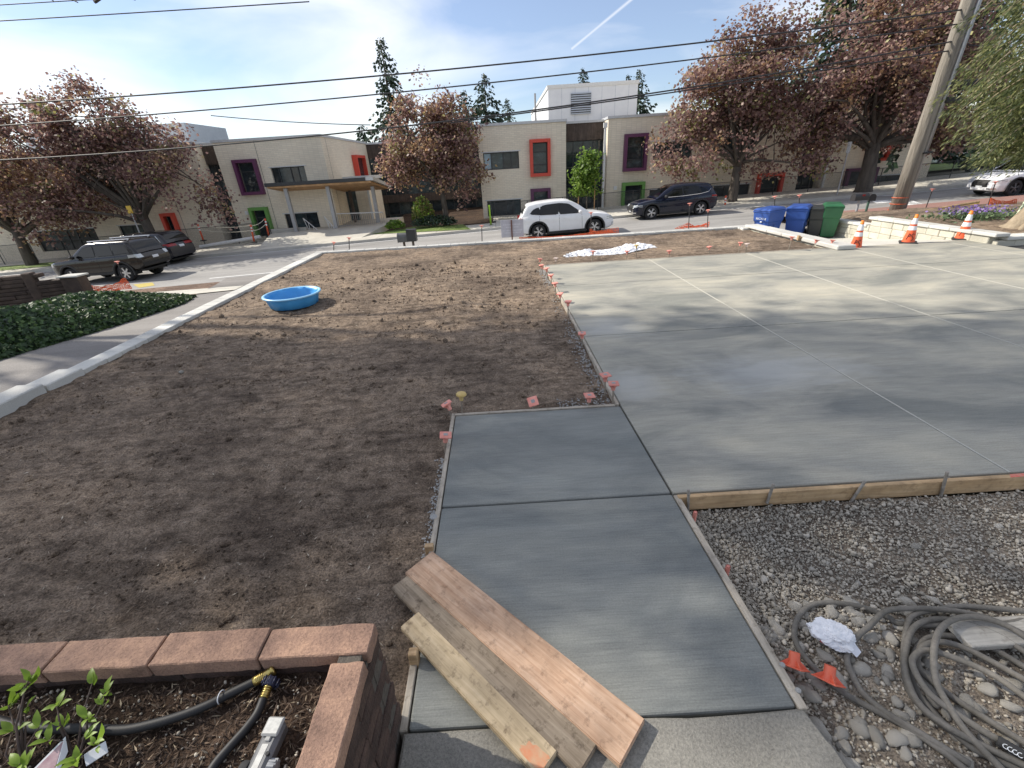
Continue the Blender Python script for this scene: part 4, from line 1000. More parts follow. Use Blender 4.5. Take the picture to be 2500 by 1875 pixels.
def shrub(label, c, r, n, size, mats, seed, name='shrub'):
    rg = np.random.default_rng(seed); t = thing(name, label, 'shrub', c)
    d = rg.normal(size=(n, 3)); d /= np.linalg.norm(d, axis=1)[:, None]; d[:, 2] = np.abs(d[:, 2]); P = d * np.array(r) * rg.uniform(.3, 1, (n, 1)) ** .5
    o = quads_mesh('foliage', leaf_quads(P, size, np.array([0, 0, .5]), .9, 1.1, rg), [M[m] for m in mats], rg.integers(0, len(mats), n), t)
    mb = MB()
    for k in range(7): a = rg.uniform(0, 6.3); mb.tube([(0, 0, -.1), (r[0] * .3 * math.cos(a), r[1] * .3 * math.sin(a), r[2] * .4), (r[0] * .6 * math.cos(a), r[1] * .6 * math.sin(a), r[2] * .8)], [.02, .014, .006], 5)
    mb.build('stems', M['bark'], t)
shrub('yellow-green shrub at the foot of the courtyard maple', atY(1035, 540, 30.6), (.8, .7, 1.6), 900, .17, ('leafgreen', 'maple_olive'), 21)
shrub('dark low clipped shrub in the courtyard bed beside the grass', atY(1060, 548, 30.2), (1.6, .6, .6), 1500, .12, ('conifer',), 22)
shrub('small bright green shrub at the end of the entrance ramp', atY(966, 556, 30.6), (.7, .5, .5), 420, .15, ('leafgreen',), 23)
def conifer(label, base, h, rmax, seed, levels=None, mats=('conifer',), group='dark conifers rising behind the school', bare=.12):
    rg = np.random.default_rng(seed); t = thing('conifer_tree', label, 'conifer', base, 0, group)
    mb = MB(); mb.tube([(0, 0, -1), (0, 0, h * .5), (0, 0, h * .98)], [h * .016, h * .010, .03], 7); mb.build('trunk', M['bark'], t)
    lv = levels or int(h / .5); P, D = [], []
    for i in range(lv):
        f = bare + (1 - bare) * i / lv; z = h * f; R_ = (rmax * (1 - f) ** .95 + .12) * (.72 + .5 * ((i * 37) % 10) / 10)
        for k in range(7):
            a = rg.uniform(0, 6.283); L = R_ * rg.uniform(.55, 1.15); m_ = max(3, int(L / .32))
            for s in np.linspace(.15, 1, m_):
                for q in range(3):
                    P.append((math.cos(a) * L * s, math.sin(a) * L * s, z - .34 * L * s ** 1.6 + rg.normal() * .12)); D.append((math.cos(a + rg.normal() * .5), math.sin(a + rg.normal() * .5), -.55 + rg.normal() * .3))
    P, D = np.array(P), np.array(D); P[:, :2] += rg.normal(size=(len(P), 2)) * .10; D /= np.linalg.norm(D, axis=1)[:, None]
    S = np.cross(D, rg.normal(size=D.shape)); S /= np.linalg.norm(S, axis=1)[:, None]; ln = rg.uniform(.26, .55, (len(P), 1)) * (rmax / 3.0) ** .25 * (.45 + .55 * np.clip((h - P[:, 2:3]) / (h * .35), 0, 1))
    Q = np.stack([P, P + D * ln * .5 + S * ln * .32, P + D * ln, P + D * ln * .5 - S * ln * .32], 1)
    quads_mesh('crown', Q, [M[m] for m in mats], None, t)
for px, pt_, Y, r, lab in ((926, 85, 52, 4.6, 'tallest dark conifer, behind the compact courtyard maple'), (1180, 172, 62, 6.4, 'broad dark conifer above the middle wing\'s roof edge'), (1133, 215, 60, 5.0, 'shorter ragged conifer half hidden by the courtyard maple'), (1237, 236, 66, 3.0, 'small slim conifer standing alone beside the white plant room'),
                           (1425, 163, 92, 7.0, 'conifer tip showing above the white rooftop plant room'), (1562, 165, 76, 6.4, 'dark conifer just uphill of the white plant room'), (1535, 178, 80, 4.0, 'thin conifer tip touching the plant room\'s corner'), (880, 300, 58, 5.0, 'low conifer showing over the dark timber link')):
    p = atY(px, pt_, Y); conifer(lab, (p.x, Y, 0), p.z, r, int(px))
for px, pt_, Y, r, lab in ((2150, -300, 48, 7.5, 'dark conifer rising behind the purple maples by the pole'), (2470, -500, 36, 8.0, 'big dark conifer behind the pale cedar at the photo\'s edge'), (2350, -360, 42, 7.5, 'dark conifer showing between the pole and the pale cedar')):
    p = atY(px, pt_, Y); conifer(lab, (p.x, Y, 0), p.z, r, int(px), group='dark conifers up the street')
# pale drooping cedar close by, its trunk at the edge of the picture
cb = Vector((14.15, 11.95, .1)); cd = thing('cedar_tree', 'pale green drooping cedar over the parked white vehicle', 'cedar', cb)
mb = MB(); mb.tube([(-.45, .2, -.3), (-.2, .1, .0), (0, 0, .6), (.25, .1, 4), (.35, .1, 9)], [.42, .30, .24, .2, .1], 10)
for a in (2.6, 3.6, 4.4): mb.tube([(0, 0, .5), (.3 * math.cos(a), .3 * math.sin(a), .12), (.75 * math.cos(a), .75 * math.sin(a), -.12)], [.12, .10, .04], 7)
P, D = [], []
rg = np.random.default_rng(33)
for i in range(150):
    z = rg.uniform(2.1, 9.5); a = rg.uniform(1.2, 4.4) if i % 4 else rg.uniform(0, 6.28); L = rg.uniform(1.7, 4.1) * (1 - (z - 1.7) / 18)
    L *= float(np.interp(z, [2, 3.4, 5.5], [.42, .62, 1.0]))
    pts = []
    for s in np.linspace(0, 1, 9): pts.append(Vector((.2 + math.cos(a) * L * s, .1 + math.sin(a) * L * s, z + .25 * L * s - .75 * L * s * s)))
    mb.tube(pts, [.035 * (1 - .85 * s) for s in np.linspace(0, 1, 9)], 5)
    for s in np.linspace(.12, 1, 30):
        k = min(7, int(s * 8)); c = pts[k].lerp(pts[k + 1], s * 8 - k)
        for q in range(18):
            aa = a + rg.normal() * .9; w_ = rg.uniform(0, .38) * (1.2 - s * .5)
            P.append((c.x + math.cos(aa) * w_, c.y + math.sin(aa) * w_, c.z - abs(rg.normal()) * .16)); D.append((math.cos(aa) * .75, math.sin(aa) * .75, -.75 + rg.normal() * .35))
mb.build('trunk', M_noise('cedar_bark', (.24, .19, .13), (.42, .34, .24), 5, .95, 14, .8, .03), cd, True)
P, D = np.array(P), np.array(D); D /= np.linalg.norm(D, axis=1)[:, None]; S = np.cross(D, rg.normal(size=D.shape)); S /= np.linalg.norm(S, axis=1)[:, None]; ln = rg.uniform(.07, .17, (len(P), 1))
quads_mesh('crown', np.stack([P, P + D * ln * .5 + S * ln * .11, P + D * ln, P + D * ln * .5 - S * ln * .11], 1), M['cedar'], None, cd)
# tall neighbouring tree outside the picture whose crown shades the garden; its lowest twigs hang into the sky
SH = []
for (sx, sy, z, rx, ry, rz) in ((-3.8, 4.9, 18, 3.0, 2.1, 2.4), (.2, 5.0, 19, 3.0, 2.1, 2.4), (4.0, 4.7, 20, 3.2, 2.1, 2.2), (7.6, 4.4, 21, 3.0, 1.9, 2.0), (1.2, 2.5, 17, 2.4, 1.1, 1.6), (-4.6, 3.2, 17, 2.8, 1.7, 2.0), (-2.2, 2.6, 18, 2.4, .9, 1.4), (3.0, 3.4, 18, 2.2, .9, 1.4), (6.0, 3.6, 19, 2.4, .9, 1.4)):
    t_ = z / math.tan(SUN_EL); SH.append((sx + SUN_AZ_VEC.x * t_, sy + SUN_AZ_VEC.y * t_, z, rx, ry, rz))
shade = broadleaf('shade_tree', 'tall neighbouring tree whose bare twig tips hang into the top edge of the sky', (-23.5, 14.0, -1.6), 9, SH, 760, 22, .26, ('leafgreen',), (1,), 41, .4, .5, 22, gap=-.02)
mb = MB(); rr_ = random.Random(2)
for (A, B) in (((100, -30), (190, 6)), ((190, -30), (232, 5)), ((232, 5), (300, -20)), ((60, -40), (130, 2)), ((160, -60), (330, 0))):
    a_, b_ = atY(*A, 11.5), atY(*B, 11.0); mb.tube([a_, a_.lerp(b_, .5) + Vector((0, 0, .05)), b_], [.03, .022, .010], 5)
a_ = atY(150, -60, 11.5); mb.tube([(-23.4, 14, 10), a_ + Vector((-4.5, 1.0, 3.0)), a_ + Vector((-1.2, .3, .8)), a_], [.07, .05, .035, .02], 6)
o = mb.build('overhanging_branch', M['bark'], shade); o.location = -shade.location

# ------------------------------------------------------------------ utility pole, wires
M['polewood'] = M_noise('polewood', (.19, .168, .138), (.38, .345, .29), 5, .95, 14, 1.0, .05, stretch=(1, 1, .09), fine=16)
M['wire'] = M_flat('wire', (.03, .03, .035), .6)
M['conduit'] = M_flat('conduit', (.40, .41, .42), .5, .3)
pb = atS(2186, 516, .33); ptop = atY(2368, -8, pb.y - .2)
up = thing('utility_pole', 'weathered wooden utility pole with grey conduit strapped to its uphill side', 'utility pole', pb)
ax = (ptop - pb); tip = ax * 1.45
mb = MB(); mb.tube([ax * 0 - Vector((0, 0, .6)), ax * .33, ax * .66, tip], [.255, .235, .215, .19], 16); mb.build('pole', M['polewood'], up, True)
off = Vector((.25, -.12, 0))
mb = MB(); mb.tube([off, off + tip], .05, 8); mb.tube([off + Vector((.1, .02, 0)) + ax * .3, off + Vector((.1, .02, 0)) + tip], .03, 6); mb.build('conduit', M['conduit'], up, True)
mb = MB(); mb.bevel_box((-.05, -.1, -.12), (1.1, .15, .12), .05, 0, Matrix.Translation(ax * .62 + Vector((.35, -.1, .1)))); mb.build('cable_box', M['rubber'], up)
mb = MB(); mb.bevel_box((-.05, -.1, -.1), (.5, .1, .1), .04, 0, Matrix.Translation(ax * .56 + Vector((.35, -.1, .02)))); mb.build('splice_box', M['rubber'], up)
mb = MB(); mb.tube([ax * .31 + Vector((.1, -.25, 0)), ax * .31 + Vector((.55, -.1, .02))], .035, 6); mb.build('step_bolt', M['rubber'], up)
M['netorange'] = M_flat('netorange', (.75, .13, .035), .55)
for k in range(3):
    mb = MB(); mb.tube([Vector((math.cos(a) * .27, math.sin(a) * .27, .06 + .1 * k)) + ax * .02 * k for a in np.linspace(0, 6.29, 13)], .012, 4); mb.build('orange_band', M['netorange'], up)
WIRES = [([(0, 257), (905, 181), (1695, 113), (2340, 22)], .024, 'upper thick black cable crossing the sky to the pole'), ([(0, 307), (960, 226), (1730, 141), (2315, 62)], .021, 'second black cable crossing the sky to the pole'),
         ([(0, 391), (859, 322), (1582, 232), (1921, 170), (2215, 124)], .024, 'low black cable passing in front of the school roofs'), ([(1100, 299), (1582, 238), (1921, 180), (2215, 142)], .021, 'lowest black cable bunched under the low cable beside the pole'),
         ([(515, 282), (700, 297), (904, 305)], .014, 'thin service wire sagging over the west wing'), ([(0, 51), (380, 28), (755, 4)], .016, 'thin wire high in the sky above the wide maple'), ([(0, 12), (300, -6)], .014, 'topmost thin wire cutting the corner of the sky'), ([(2365, 110), (2500, 118)], .016, 'thin wire leaving the pole uphill'), ([(2372, 20), (2500, 4)], .022, 'black cable leaving the pole uphill')]
for pts, r, lab in WIRES:
    q = [atY(px, py, pb.y - .25) for px, py in pts]
    X = np.array([v.x for v in q]); Z = np.array([v.z for v in q]); deg = min(2, len(q) - 1); cf = np.polyfit(X, Z, deg)
    xa = X.min() - (14 if pts[0][0] == 0 else 0); xb = X.max() + (4 if pts[-1][0] >= 2500 else (pb.x - X.max() + (ptop.x - pb.x) * .9 if X.max() > 14 else 0))
    mb = MB(); mb.tube([(x_, pb.y - .25, np.polyval(cf, x_)) for x_ in np.linspace(xa, xb, 26)], r, 6)
    tag(mb.build('overhead_cable', M['wire']), lab, 'cable')
# slim street sign seen edge on, yellow sign by the wide maple
M['signyellow'] = M_flat('signyellow', (.70, .46, .06), .5)
p = atY(2042, 480, 27.7); q = atY(2075, 350, 27.7); t = thing('street_sign', 'grey sign post with sign seen edge on, beneath the thick-trunked maple', 'sign', p)
mb = MB(); mb.tube([(0, 0, -.3), q - p], .04, 6); mb.build('post', M['steel'], t); mb = MB(); mb.bevel_box((-.10, -.02, -.5), (.12, .02, .1), .02, 0, Matrix.Translation(q - p)); mb.build('sign_plate', M['steel'], t)
p = atY(345, 580, 27.9); q = atY(318, 512, 27.9); t = thing('street_sign', 'small yellow sign on a thin post beside the wide maple\'s trunk', 'sign', p)
mb = MB(); mb.tube([(0, 0, -1.0), q - p], .035, 6); mb.build('post', M['steel'], t); mb = MB(); mb.bevel_box((-.15, -.02, -.2), (.15, .02, .22), .03, 0, Matrix.Translation(q - p + Vector((0, -.06, 0)))); mb.build('sign_plate', M['signyellow'], t)
# ------------------------------------------------------------------ vehicles
def M_paint(name, c, metal=.0, rough=.28):
    m, nt, b = new_mat(name); v = coords(nt)
    col = mixc(nt, .35, c, ramp(nt, nz(nt, v, 3, 4), [(.3, tuple(x * .82 for x in c)), (.7, tuple(min(1, x * 1.1) for x in c))]))
    nt.links.new(col, b.inputs['Base Color']); b.inputs['Metallic'].default_value = metal; b.inputs['Roughness'].default_value = rough
    b.inputs['Coat Weight'].default_value = .25; b.inputs['Coat Roughness'].default_value = .05
    return m
M['white_car'] = M_paint('white_car', (.80, .80, .80)); M['navy_car'] = M_paint('navy_car', (.006, .009, .024), .0, .12); M['bronze_car'] = M_paint('bronze_car', (.022, .019, .017), .0, .2); M['grey_car'] = M_paint('grey_car', (.03, .029, .034), .0, .2)
M['carglass'] = M_glass('carglass', (.003, .0035, .004), .04); M['plastic'] = M_flat('plastic', (.014, .014, .015), .55); M['tyre'] = M_flat('tyre', (.02, .02, .021), .85)
M['alloy'] = M_flat('alloy', (.62, .62, .63), .3, .8); M['darkalloy'] = M_flat('darkalloy', (.10, .10, .11), .35, .7); M['chrome'] = M_flat('chrome', (.75, .75, .76), .15, 1)
M['taillight'] = M_flat('taillight', (.28, .01, .012), .2); M['headlight'] = M_flat('headlight', (.55, .58, .60), .1, .3); M['plate'] = M_flat('plate', (.70, .72, .74), .5)
def curve(pts):
    X = np.array([p[0] for p in pts]); Yv = np.array([p[1] for p in pts]); o = np.argsort(X); X, Yv = X[o], Yv[o]
    xx = np.linspace(X[0], X[-1], 600); yy = np.interp(xx, X, Yv); k = np.ones(21) / 21
    sm = np.convolve(np.pad(yy, 10, 'edge'), k, 'valid')
    return lambda x: float(np.interp(x, xx, sm))
def make_wheel(r, w, mi_spokes, alloy, spokes=5, twin=True):
    """tyre and rim meshes, axle along y, outside at +y."""
    ty = MB(); Rm = Matrix.Rotation(-math.pi / 2, 4, 'X')
    ty.lathe([(r * .66, w / 2 - .01), (r * .93, w / 2), (r, w / 2 - .035), (r, -w / 2 + .035), (r * .93, -w / 2), (r * .62, -w / 2 + .01)], 28, 0, Rm, close=False)
    rm = MB(); rm.lathe([(r * .70, w / 2 - .012), (r * .66, w / 2 - .018), (r * .62, w / 2 - .06), (r * .62, -w / 2 + .02)], 28, 0, Rm, close=False)
    rm.lathe([(r * .62, w / 2 - .11), (0, w / 2 - .11)], 20, 1, Rm, close=False)
    rm.lathe([(r * .13, w / 2 - .05), (r * .13, w / 2 - .015), (0, w / 2 - .01)], 12, 0, Rm, close=False)
    for k in range(spokes):
        a = 2 * math.pi * k / spokes
        for da in ((-.16, .16) if twin else (0,)):
            c, s = math.cos(a + da), math.sin(a + da); c0, s0 = math.cos(a + da * .4), math.sin(a + da * .4)
            hw = r * (.045 if twin else .10); n_ = Vector((-s, 0, c)) * hw
            A = Vector((c0 * r * .10, w / 2 - .02, s0 * r * .10)); B = Vector((c * r * .66, w / 2 - .03, s * r * .66)); D = Vector((0, .035, 0))
            rm.add([A - n_, A + n_, B + n_, B - n_, A - n_ - D, A + n_ - D, B + n_ - D, B - n_ - D], [(0, 1, 2, 3), (4, 7, 6, 5), (0, 4, 5, 1), (1, 5, 6, 2), (2, 6, 7, 3), (3, 7, 4, 0)], 0)
    return ty.mesh('tyre', M['tyre'], True), rm.mesh('rim', [alloy, M['plastic']])
def car(name, label, cat, spec, paint, loc, rotz, pitch=0.0, glass_top=1.0):
    t = thing(name, label, cat, loc, rotz); t.rotation_euler = (0, pitch, rotz)
    S = spec; L, W = S['L'], S['W']; hw = W / 2; top = curve(S['top']); wid = curve(S['wid']); roof = curve(S['roof']); bot = curve(S['bot'])
    wx, wr = S['wheels'], S['wr']
    st = np.linspace(-L / 2, L / 2, 170); rows = []
    for x in st:
        w = wid(x) * hw; zb, zt = bot(x), top(x); h = zt - zb
        half = [(0, zb), (w * .86, zb), (w * .955, zb + .05), (w * .985, zb + h * .22), (w * 1.0, zb + h * .42), (w * .992, zb + h * .60), (w * 1.0, zb + h * .74), (w * .985, zb + h * .88), (w * .95, zb + h * .965), (w * .86, zt), (w * .5, zt + .018), (0, zt + .025)]
        hs = [half[0], half[1]]
        for (ya, za), (yb, zb_) in zip(half[1:9], half[2:10]):
            for q in (.34, .67, 1.0): hs.append((ya + (yb - ya) * q, za + (zb_ - za) * q))
        half = hs + half[10:]
        rows.append([(x, y, z) for y, z in half] + [(x, -y, z) for y, z in half[-2:0:-1]])
    mb = MB(); n = len(rows[0])
    vs = [p for r in rows for p in r]; fs = [(i * n + j, i * n + (j + 1) % n, (i + 1) * n + (j + 1) % n, (i + 1) * n + j) for i in range(len(rows) - 1) for j in range(n)]
    fs += [tuple(range(n)), tuple((len(rows) - 1) * n + j for j in range(n))][:]
    # open the wheel arches
    arch = wr * 1.22
    def inarch(f):
        c = sum((Vector(vs[i]) for i in f), Vector()) / len(f)
        return abs(c.y) > hw * .55 and any((c.x - a) ** 2 + (c.z - wr) ** 2 < arch ** 2 for a in wx) and c.z < wr + arch
    mb.add(vs, [f for f in fs if len(f) > 4 or not inarch(f)]); body = smooth_angle(mb.build('body', M[paint], t), 38)
    # arch liners and lips
    for a in wx:
        for sd in (1, -1):
            m2 = MB(); ang = np.linspace(-.25, math.pi + .25, 20); y1 = wid(a) * hw
            m2.grid([[(a + math.cos(q) * rr, sd * yy, wr + math.sin(q) * rr) for q in ang] for rr, yy in ((arch * 1.15, y1 * 1.002), (arch * 1.12, y1 * 1.014), (arch * .98, y1 * 1.016), (arch * .965, y1 * .96), (arch * .96, y1 * .5))])
            m2.build('wheel_arch', M['plastic'], t, True)
    m2 = MB(); m2.box((min(wx) + arch * .95, -hw * .985, bot(0) - .015), (max(wx) - arch * .95, hw * .985, bot(0) + .10)); m2.box((-L / 2 + .1, -hw * .80, bot(-L / 2 + .2) - .02), (-L / 2 + .5, hw * .80, bot(0) + .05)); m2.box((-L / 2 + .3, -hw * .5, bot(0) - .03), (L / 2 - .3, hw * .5, bot(0) + .4)); m2.build('sill', M['plastic'], t)
    # cabin
    xa, xb = S['cab']; gx = np.linspace(xa, xb, 44); tum = S.get('tum', .30)
    def gy(x, z): return wid(x) * hw * S.get('gw', .93) - max(0, z - top(x)) * tum
    rows = []
    for x in gx:
        zt = top(x) - .03; zr = max(roof(x), zt + .012); y0 = gy(x, zt); z1 = zt + (zr - zt) * .5; z2 = zr - min(.07, (zr - zt) * .3); y2 = gy(x, z2)
        half = [(y0, zt), (gy(x, z1), z1), (y2, z2), (y2 - .035, zr - min(.02, (zr - zt) * .1)), (y2 - .12, zr), (0, zr + .02)]
        rows.append([(x, y, z) for y, z in half] + [(x, -y, z) for y, z in half[-2::-1]])
    mb = MB(); mb.grid(rows); smooth_angle(mb.build('cabin', M[paint], t), 50)
    # dark pillar band behind the side windows
    allp = [q for poly in S['windows'] for q in poly]; xs2 = np.linspace(min(q[0] for q in allp) - .03, max(q[0] for q in allp) + .03, 24)
    for sd in (1, -1):
        lo_, hi_ = [], []
        for x in xs2:
            zl, zh = [], []
            for poly in S['windows']:
                for (xa_, za_), (xb_, zb_) in zip(poly, poly[1:] + poly[:1]):
                    if min(xa_, xb_) <= x <= max(xa_, xb_) and abs(xb_ - xa_) > 1e-6: z_ = za_ + (zb_ - za_) * (x - xa_) / (xb_ - xa_); zl.append(z_); zh.append(z_)
            if len(zl) >= 2: lo_.append((x, sd * (gy(x, min(zl) - .02) + .004), min(zl) - .02)); hi_.append((x, sd * (gy(x, max(zh) + .02) + .004), max(zh) + .02))
            elif lo_ and x < max(q[0] for q in allp) - .05: lo_.append((x, sd * (gy(x, lo_[-1][2]) + .004), lo_[-1][2])); hi_.append((x, sd * (gy(x, hi_[-1][2]) + .004), hi_[-1][2]))
        m2 = MB(); m2.grid([lo_, hi_]); m2.build('pillar_band', M['plastic'], t)
    # side windows
    for poly in S['windows']:
        for sd in (1, -1):
            m2 = MB(); pts = [(x, sd * (gy(x, z) + .010), z) for x, z in poly]; m2.add(pts, [tuple(range(len(pts)))]); m2.build('side_window', M['carglass'], t)
    def glazing(x0, x1, k, nm):
        m2 = MB(); X = np.linspace(x0, x1, 12); rr = []
        for x in X:
            z = roof(x); y2 = gy(x, z) - .06
            rr.append([(x, y2 * q * k, z + .02 - .02 * abs(q) + .006) for q in np.linspace(-1, 1, 9)])
        m2.grid(rr); m2.build(nm, M['carglass'], t, True)
    glazing(*S['shield'], .97, 'windscreen'); glazing(*S['rear'], .90, 'rear_window')
    if 'chrome' in S:
        for sd in (1, -1):
            m2 = MB(); m2.tube([(x, sd * (gy(x, z) + .012), z) for x, z in S['chrome']], .012, 5); m2.build('window_trim', M['chrome'], t)
    if S.get('rails'):
        for sd in (1, -1):
            m2 = MB(); a, b = S['rails']; m2.tube([(a, sd * .58, roof(a) + .01), (a + .12, sd * .58, roof(a) + .07), (b - .12, sd * .58, roof(b) + .07), (b, sd * .58, roof(b) + .01)], .022, 6); m2.build('roof_rail', M['alloy'], t)
    # doors: seams and handles
    for x in S['seams']:
        for sd in (1, -1):
            m2 = MB(); zz = np.linspace(bot(x) + .12, top(x) - .02, 7)
            def bw(z, x=x):
                zb, zt = bot(x), top(x); h = zt - zb; w = wid(x) * hw
                return float(np.interp((z - zb) / h, [0, .05, .22, .42, .6, .74, .88, .965], [.86, .95, .985, 1.0, .992, 1.0, .985, .95])) * w
            m2.grid([[(x + dx, sd * (bw(z) + .004), z) for z in zz] for dx in (-.006, .006)]); m2.build('door_seam', M['plastic'], t)
    for x in S['handles']:
        for sd in (1, -1):
            m2 = MB(); y = wid(x) * hw; z = top(x) - .16; m2.bevel_box((x - .11, sd * y * .99 - .02, z - .02), (x + .11, sd * y * .99 + .022, z + .02), .01); m2.build('door_handle', M[paint], t)
    xm = S['mirror']
    for sd in (1, -1):
        m2 = MB(); y = wid(xm) * hw; m2.bevel_box((xm - .07, sd * (y + .12) - .11, top(xm) + .02), (xm + .09, sd * (y + .12) + .11, top(xm) + .17), .045); m2.build('wing_mirror', M[paint if paint != 'navy_car' else 'plastic'], t)
    # lamps, grille, plates
    def end_patch(nm, mat, sgn, y0, y1, z0, z1, wrap=0.0, proud=.012):
        for sd in ((1, -1) if y0 > 0 else (1,)):
            m2 = MB(); rr = []
            for z in np.linspace(z0, z1, 4):
                row = []
                for q in np.linspace(0, 1, 9):
                    y = y0 + (y1 - y0) * q
                    # find the body end at this y,z
                    x = sgn * L / 2
                    for s_ in np.linspace(0, .9, 91):
                        xx = sgn * (L / 2 - s_); zb, zt = bot(xx), top(xx)
                        if z <= zt + .02 and wid(xx) * hw * .99 >= y and z > zb: x = xx; break
                    row.append((x + sgn * proud, sd * (y + .006), z))
                rr.append(row)
            m2.grid(rr); m2.build(nm, mat, t, True)
    for args in S['lamps']: end_patch(*args)
    # wheels
    ty, rm = make_wheel(wr, S.get('ww', .23), None, M[S['alloy']], S.get('spokes', 5), S.get('twin', True))
    for a in wx:
        for sd in (1, -1):
            Mx = Matrix.Translation((a, sd * (hw * .93 - .10), wr)) @ (Matrix.Identity(4) if sd > 0 else Matrix.Rotation(math.pi, 4, 'Z'))
            w_ = inst('tyre', ty, t, Mx @ Matrix.Rotation(random.uniform(0, 2), 4, 'Y')); inst('rim', rm, w_)
    return t
CROSS = dict(L=4.55, W=1.84, wheels=(1.33, -1.37), wr=.355, alloy='alloy', cab=(-2.16, 1.10), tum=.36,
    top=[(-2.275, .84), (-2.22, .98), (-2.1, 1.06), (-1.9, 1.10), (-.5, 1.055), (.8, 1.02), (1.1, 1.02), (1.6, .97), (2.0, .88), (2.17, .76), (2.275, .62)],
    bot=[(-2.275, .42), (-2.1, .30), (-1.2, .24), (1.3, .22), (2.0, .24), (2.275, .34)],
    wid=[(-2.275, .78), (-2.18, .90), (-1.9, .97), (-1.2, 1.0), (1.3, 1.0), (1.8, .955), (2.1, .86), (2.275, .66)],
    roof=[(-2.16, 1.02), (-2.08, 1.22), (-1.95, 1.44), (-1.80, 1.58), (-1.3, 1.645), (-.5, 1.675), (0, 1.655), (.25, 1.60), (.6, 1.41), (1.10, 1.04)],
    windows=[[(.55, 1.06), (.66, 1.09), (.12, 1.47), (-.28, 1.53), (-.33, 1.08)], [(-.40, 1.08), (-.36, 1.53), (-.95, 1.51), (-1.22, 1.46), (-1.30, 1.12)], [(-1.36, 1.13), (-1.28, 1.44), (-1.55, 1.36), (-1.76, 1.19)]],
    shield=(.17, 1.02), rear=(-2.11, -1.90), seams=(.72, -.36, -1.30), handles=(-.05, -1.05), mirror=.62,
    lamps=[('headlight', None, 1, .46, .84, .66, .80, 0), ('tail_lamp', None, -1, .42, .905, .85, 1.02, 0, .02), ('grille', None, 1, 0, .38, .48, .78, 0), ('grille', None, 1, -.38, 0, .48, .78, 0), ('bumper_insert', None, -1, 0, .70, .44, .56, 0), ('bumper_insert', None, -1, -.70, 0, .44, .56, 0), ('fog_lamp', None, 1, .55, .72, .40, .50, 0), ('number_plate', None, -1, -.17, .17, .74, .86, 0), ('number_plate', None, 1, -.16, .16, .40, .50, 0)])
LM = {'headlight': 'headlight', 'tail_lamp': 'taillight', 'grille': 'plastic', 'bumper_insert': 'plastic', 'fog_lamp': 'headlight', 'number_plate': 'plate', 'rear_glass_lamp': 'headlight'}
def fill(spec):
    spec['lamps'] = [(a[0], M[LM[a[0]]] if a[1] is None else M[a[1]]) + tuple(a[2:]) for a in spec['lamps']]; return spec
NAVY = dict(CROSS); NAVY['chrome'] = [(.66, 1.07), (-.3, 1.065), (-1.3, 1.11), (-1.72, 1.18), (-1.86, 1.32)]; NAVY['alloy'] = 'alloy'; NAVY['twin'] = True
NAVY['lamps'] = [('headlight', None, 1, .42, .86, .68, .78, 0), ('tail_lamp', None, -1, .42, .88, .90, 1.0, 0), ('grille', None, 1, 0, .40, .46, .78, 0), ('grille', None, 1, -.40, 0, .46, .78, 0), ('number_plate', None, 1, -.16, .16, .42, .52, .0), ('bumper_insert', 'chrome', 1, .40, .74, .36, .42, 0)]
fill(CROSS); fill(NAVY)
def slope(x): return math.atan2(zs(x + 1.4) - zs(x - 1.4), 2.8)
car('parked_car', 'white crossover car parked by the kerb behind the grey sign board', 'car', CROSS, 'white_car', (3.12, 22.85, zs(3.12)), 0, -slope(3.1))
car('parked_car', 'navy blue crossover car with bright alloy wheels facing downhill', 'car', NAVY, 'navy_car', (9.55, 26.15, zs(9.55)), math.pi, slope(9.5))
TRUCK = fill(dict(L=4.83, W=1.90, wheels=(1.40, -1.39), wr=.39, alloy='alloy', cab=(-2.30, 1.12), tum=.22, gw=.95, twin=False, spokes=6, ww=.26,
    top=[(-2.415, .92), (-2.38, 1.10), (-2.25, 1.20), (-1.5, 1.20), (.9, 1.16), (1.2, 1.15), (2.0, 1.10), (2.28, 1.02), (2.415, .70)],
    bot=[(-2.415, .62), (-2.2, .50), (-1.2, .40), (1.4, .38), (2.1, .42), (2.415, .55)],
    wid=[(-2.415, .86), (-2.3, .94), (-1.9, .98), (-1.2, 1.0), (1.5, 1.0), (2.0, .97), (2.3, .86), (2.415, .72)],
    roof=[(-2.30, 1.16), (-2.22, 1.42), (-2.08, 1.68), (-1.9, 1.775), (-.6, 1.80), (.1, 1.78), (.35, 1.70), (.7, 1.48), (1.12, 1.18)],
    windows=[[(.62, 1.20), (.76, 1.22), (.28, 1.60), (-.22, 1.66), (-.26, 1.21)], [(-.33, 1.21), (-.29, 1.66), (-1.12, 1.66), (-1.18, 1.22)], [(-1.26, 1.23), (-1.20, 1.66), (-1.85, 1.62), (-2.0, 1.28)]],
    shield=(.30, 1.05), rear=(-2.27, -2.08), seams=(.82, -.30, -1.22), handles=(-.05, -1.0), mirror=.74, rails=(.0, -1.9),
    lamps=[('tail_lamp', 'headlight', -1, .62, .92, 1.02, 1.18, 0), ('headlight', None, 1, .5, .88, .86, 1.02, 0), ('bumper_insert', None, -1, 0, .80, .64, .78, 0), ('bumper_insert', None, -1, -.80, 0, .64, .78, 0), ('number_plate', None, -1, -.17, .17, .90, 1.02, 0)]))
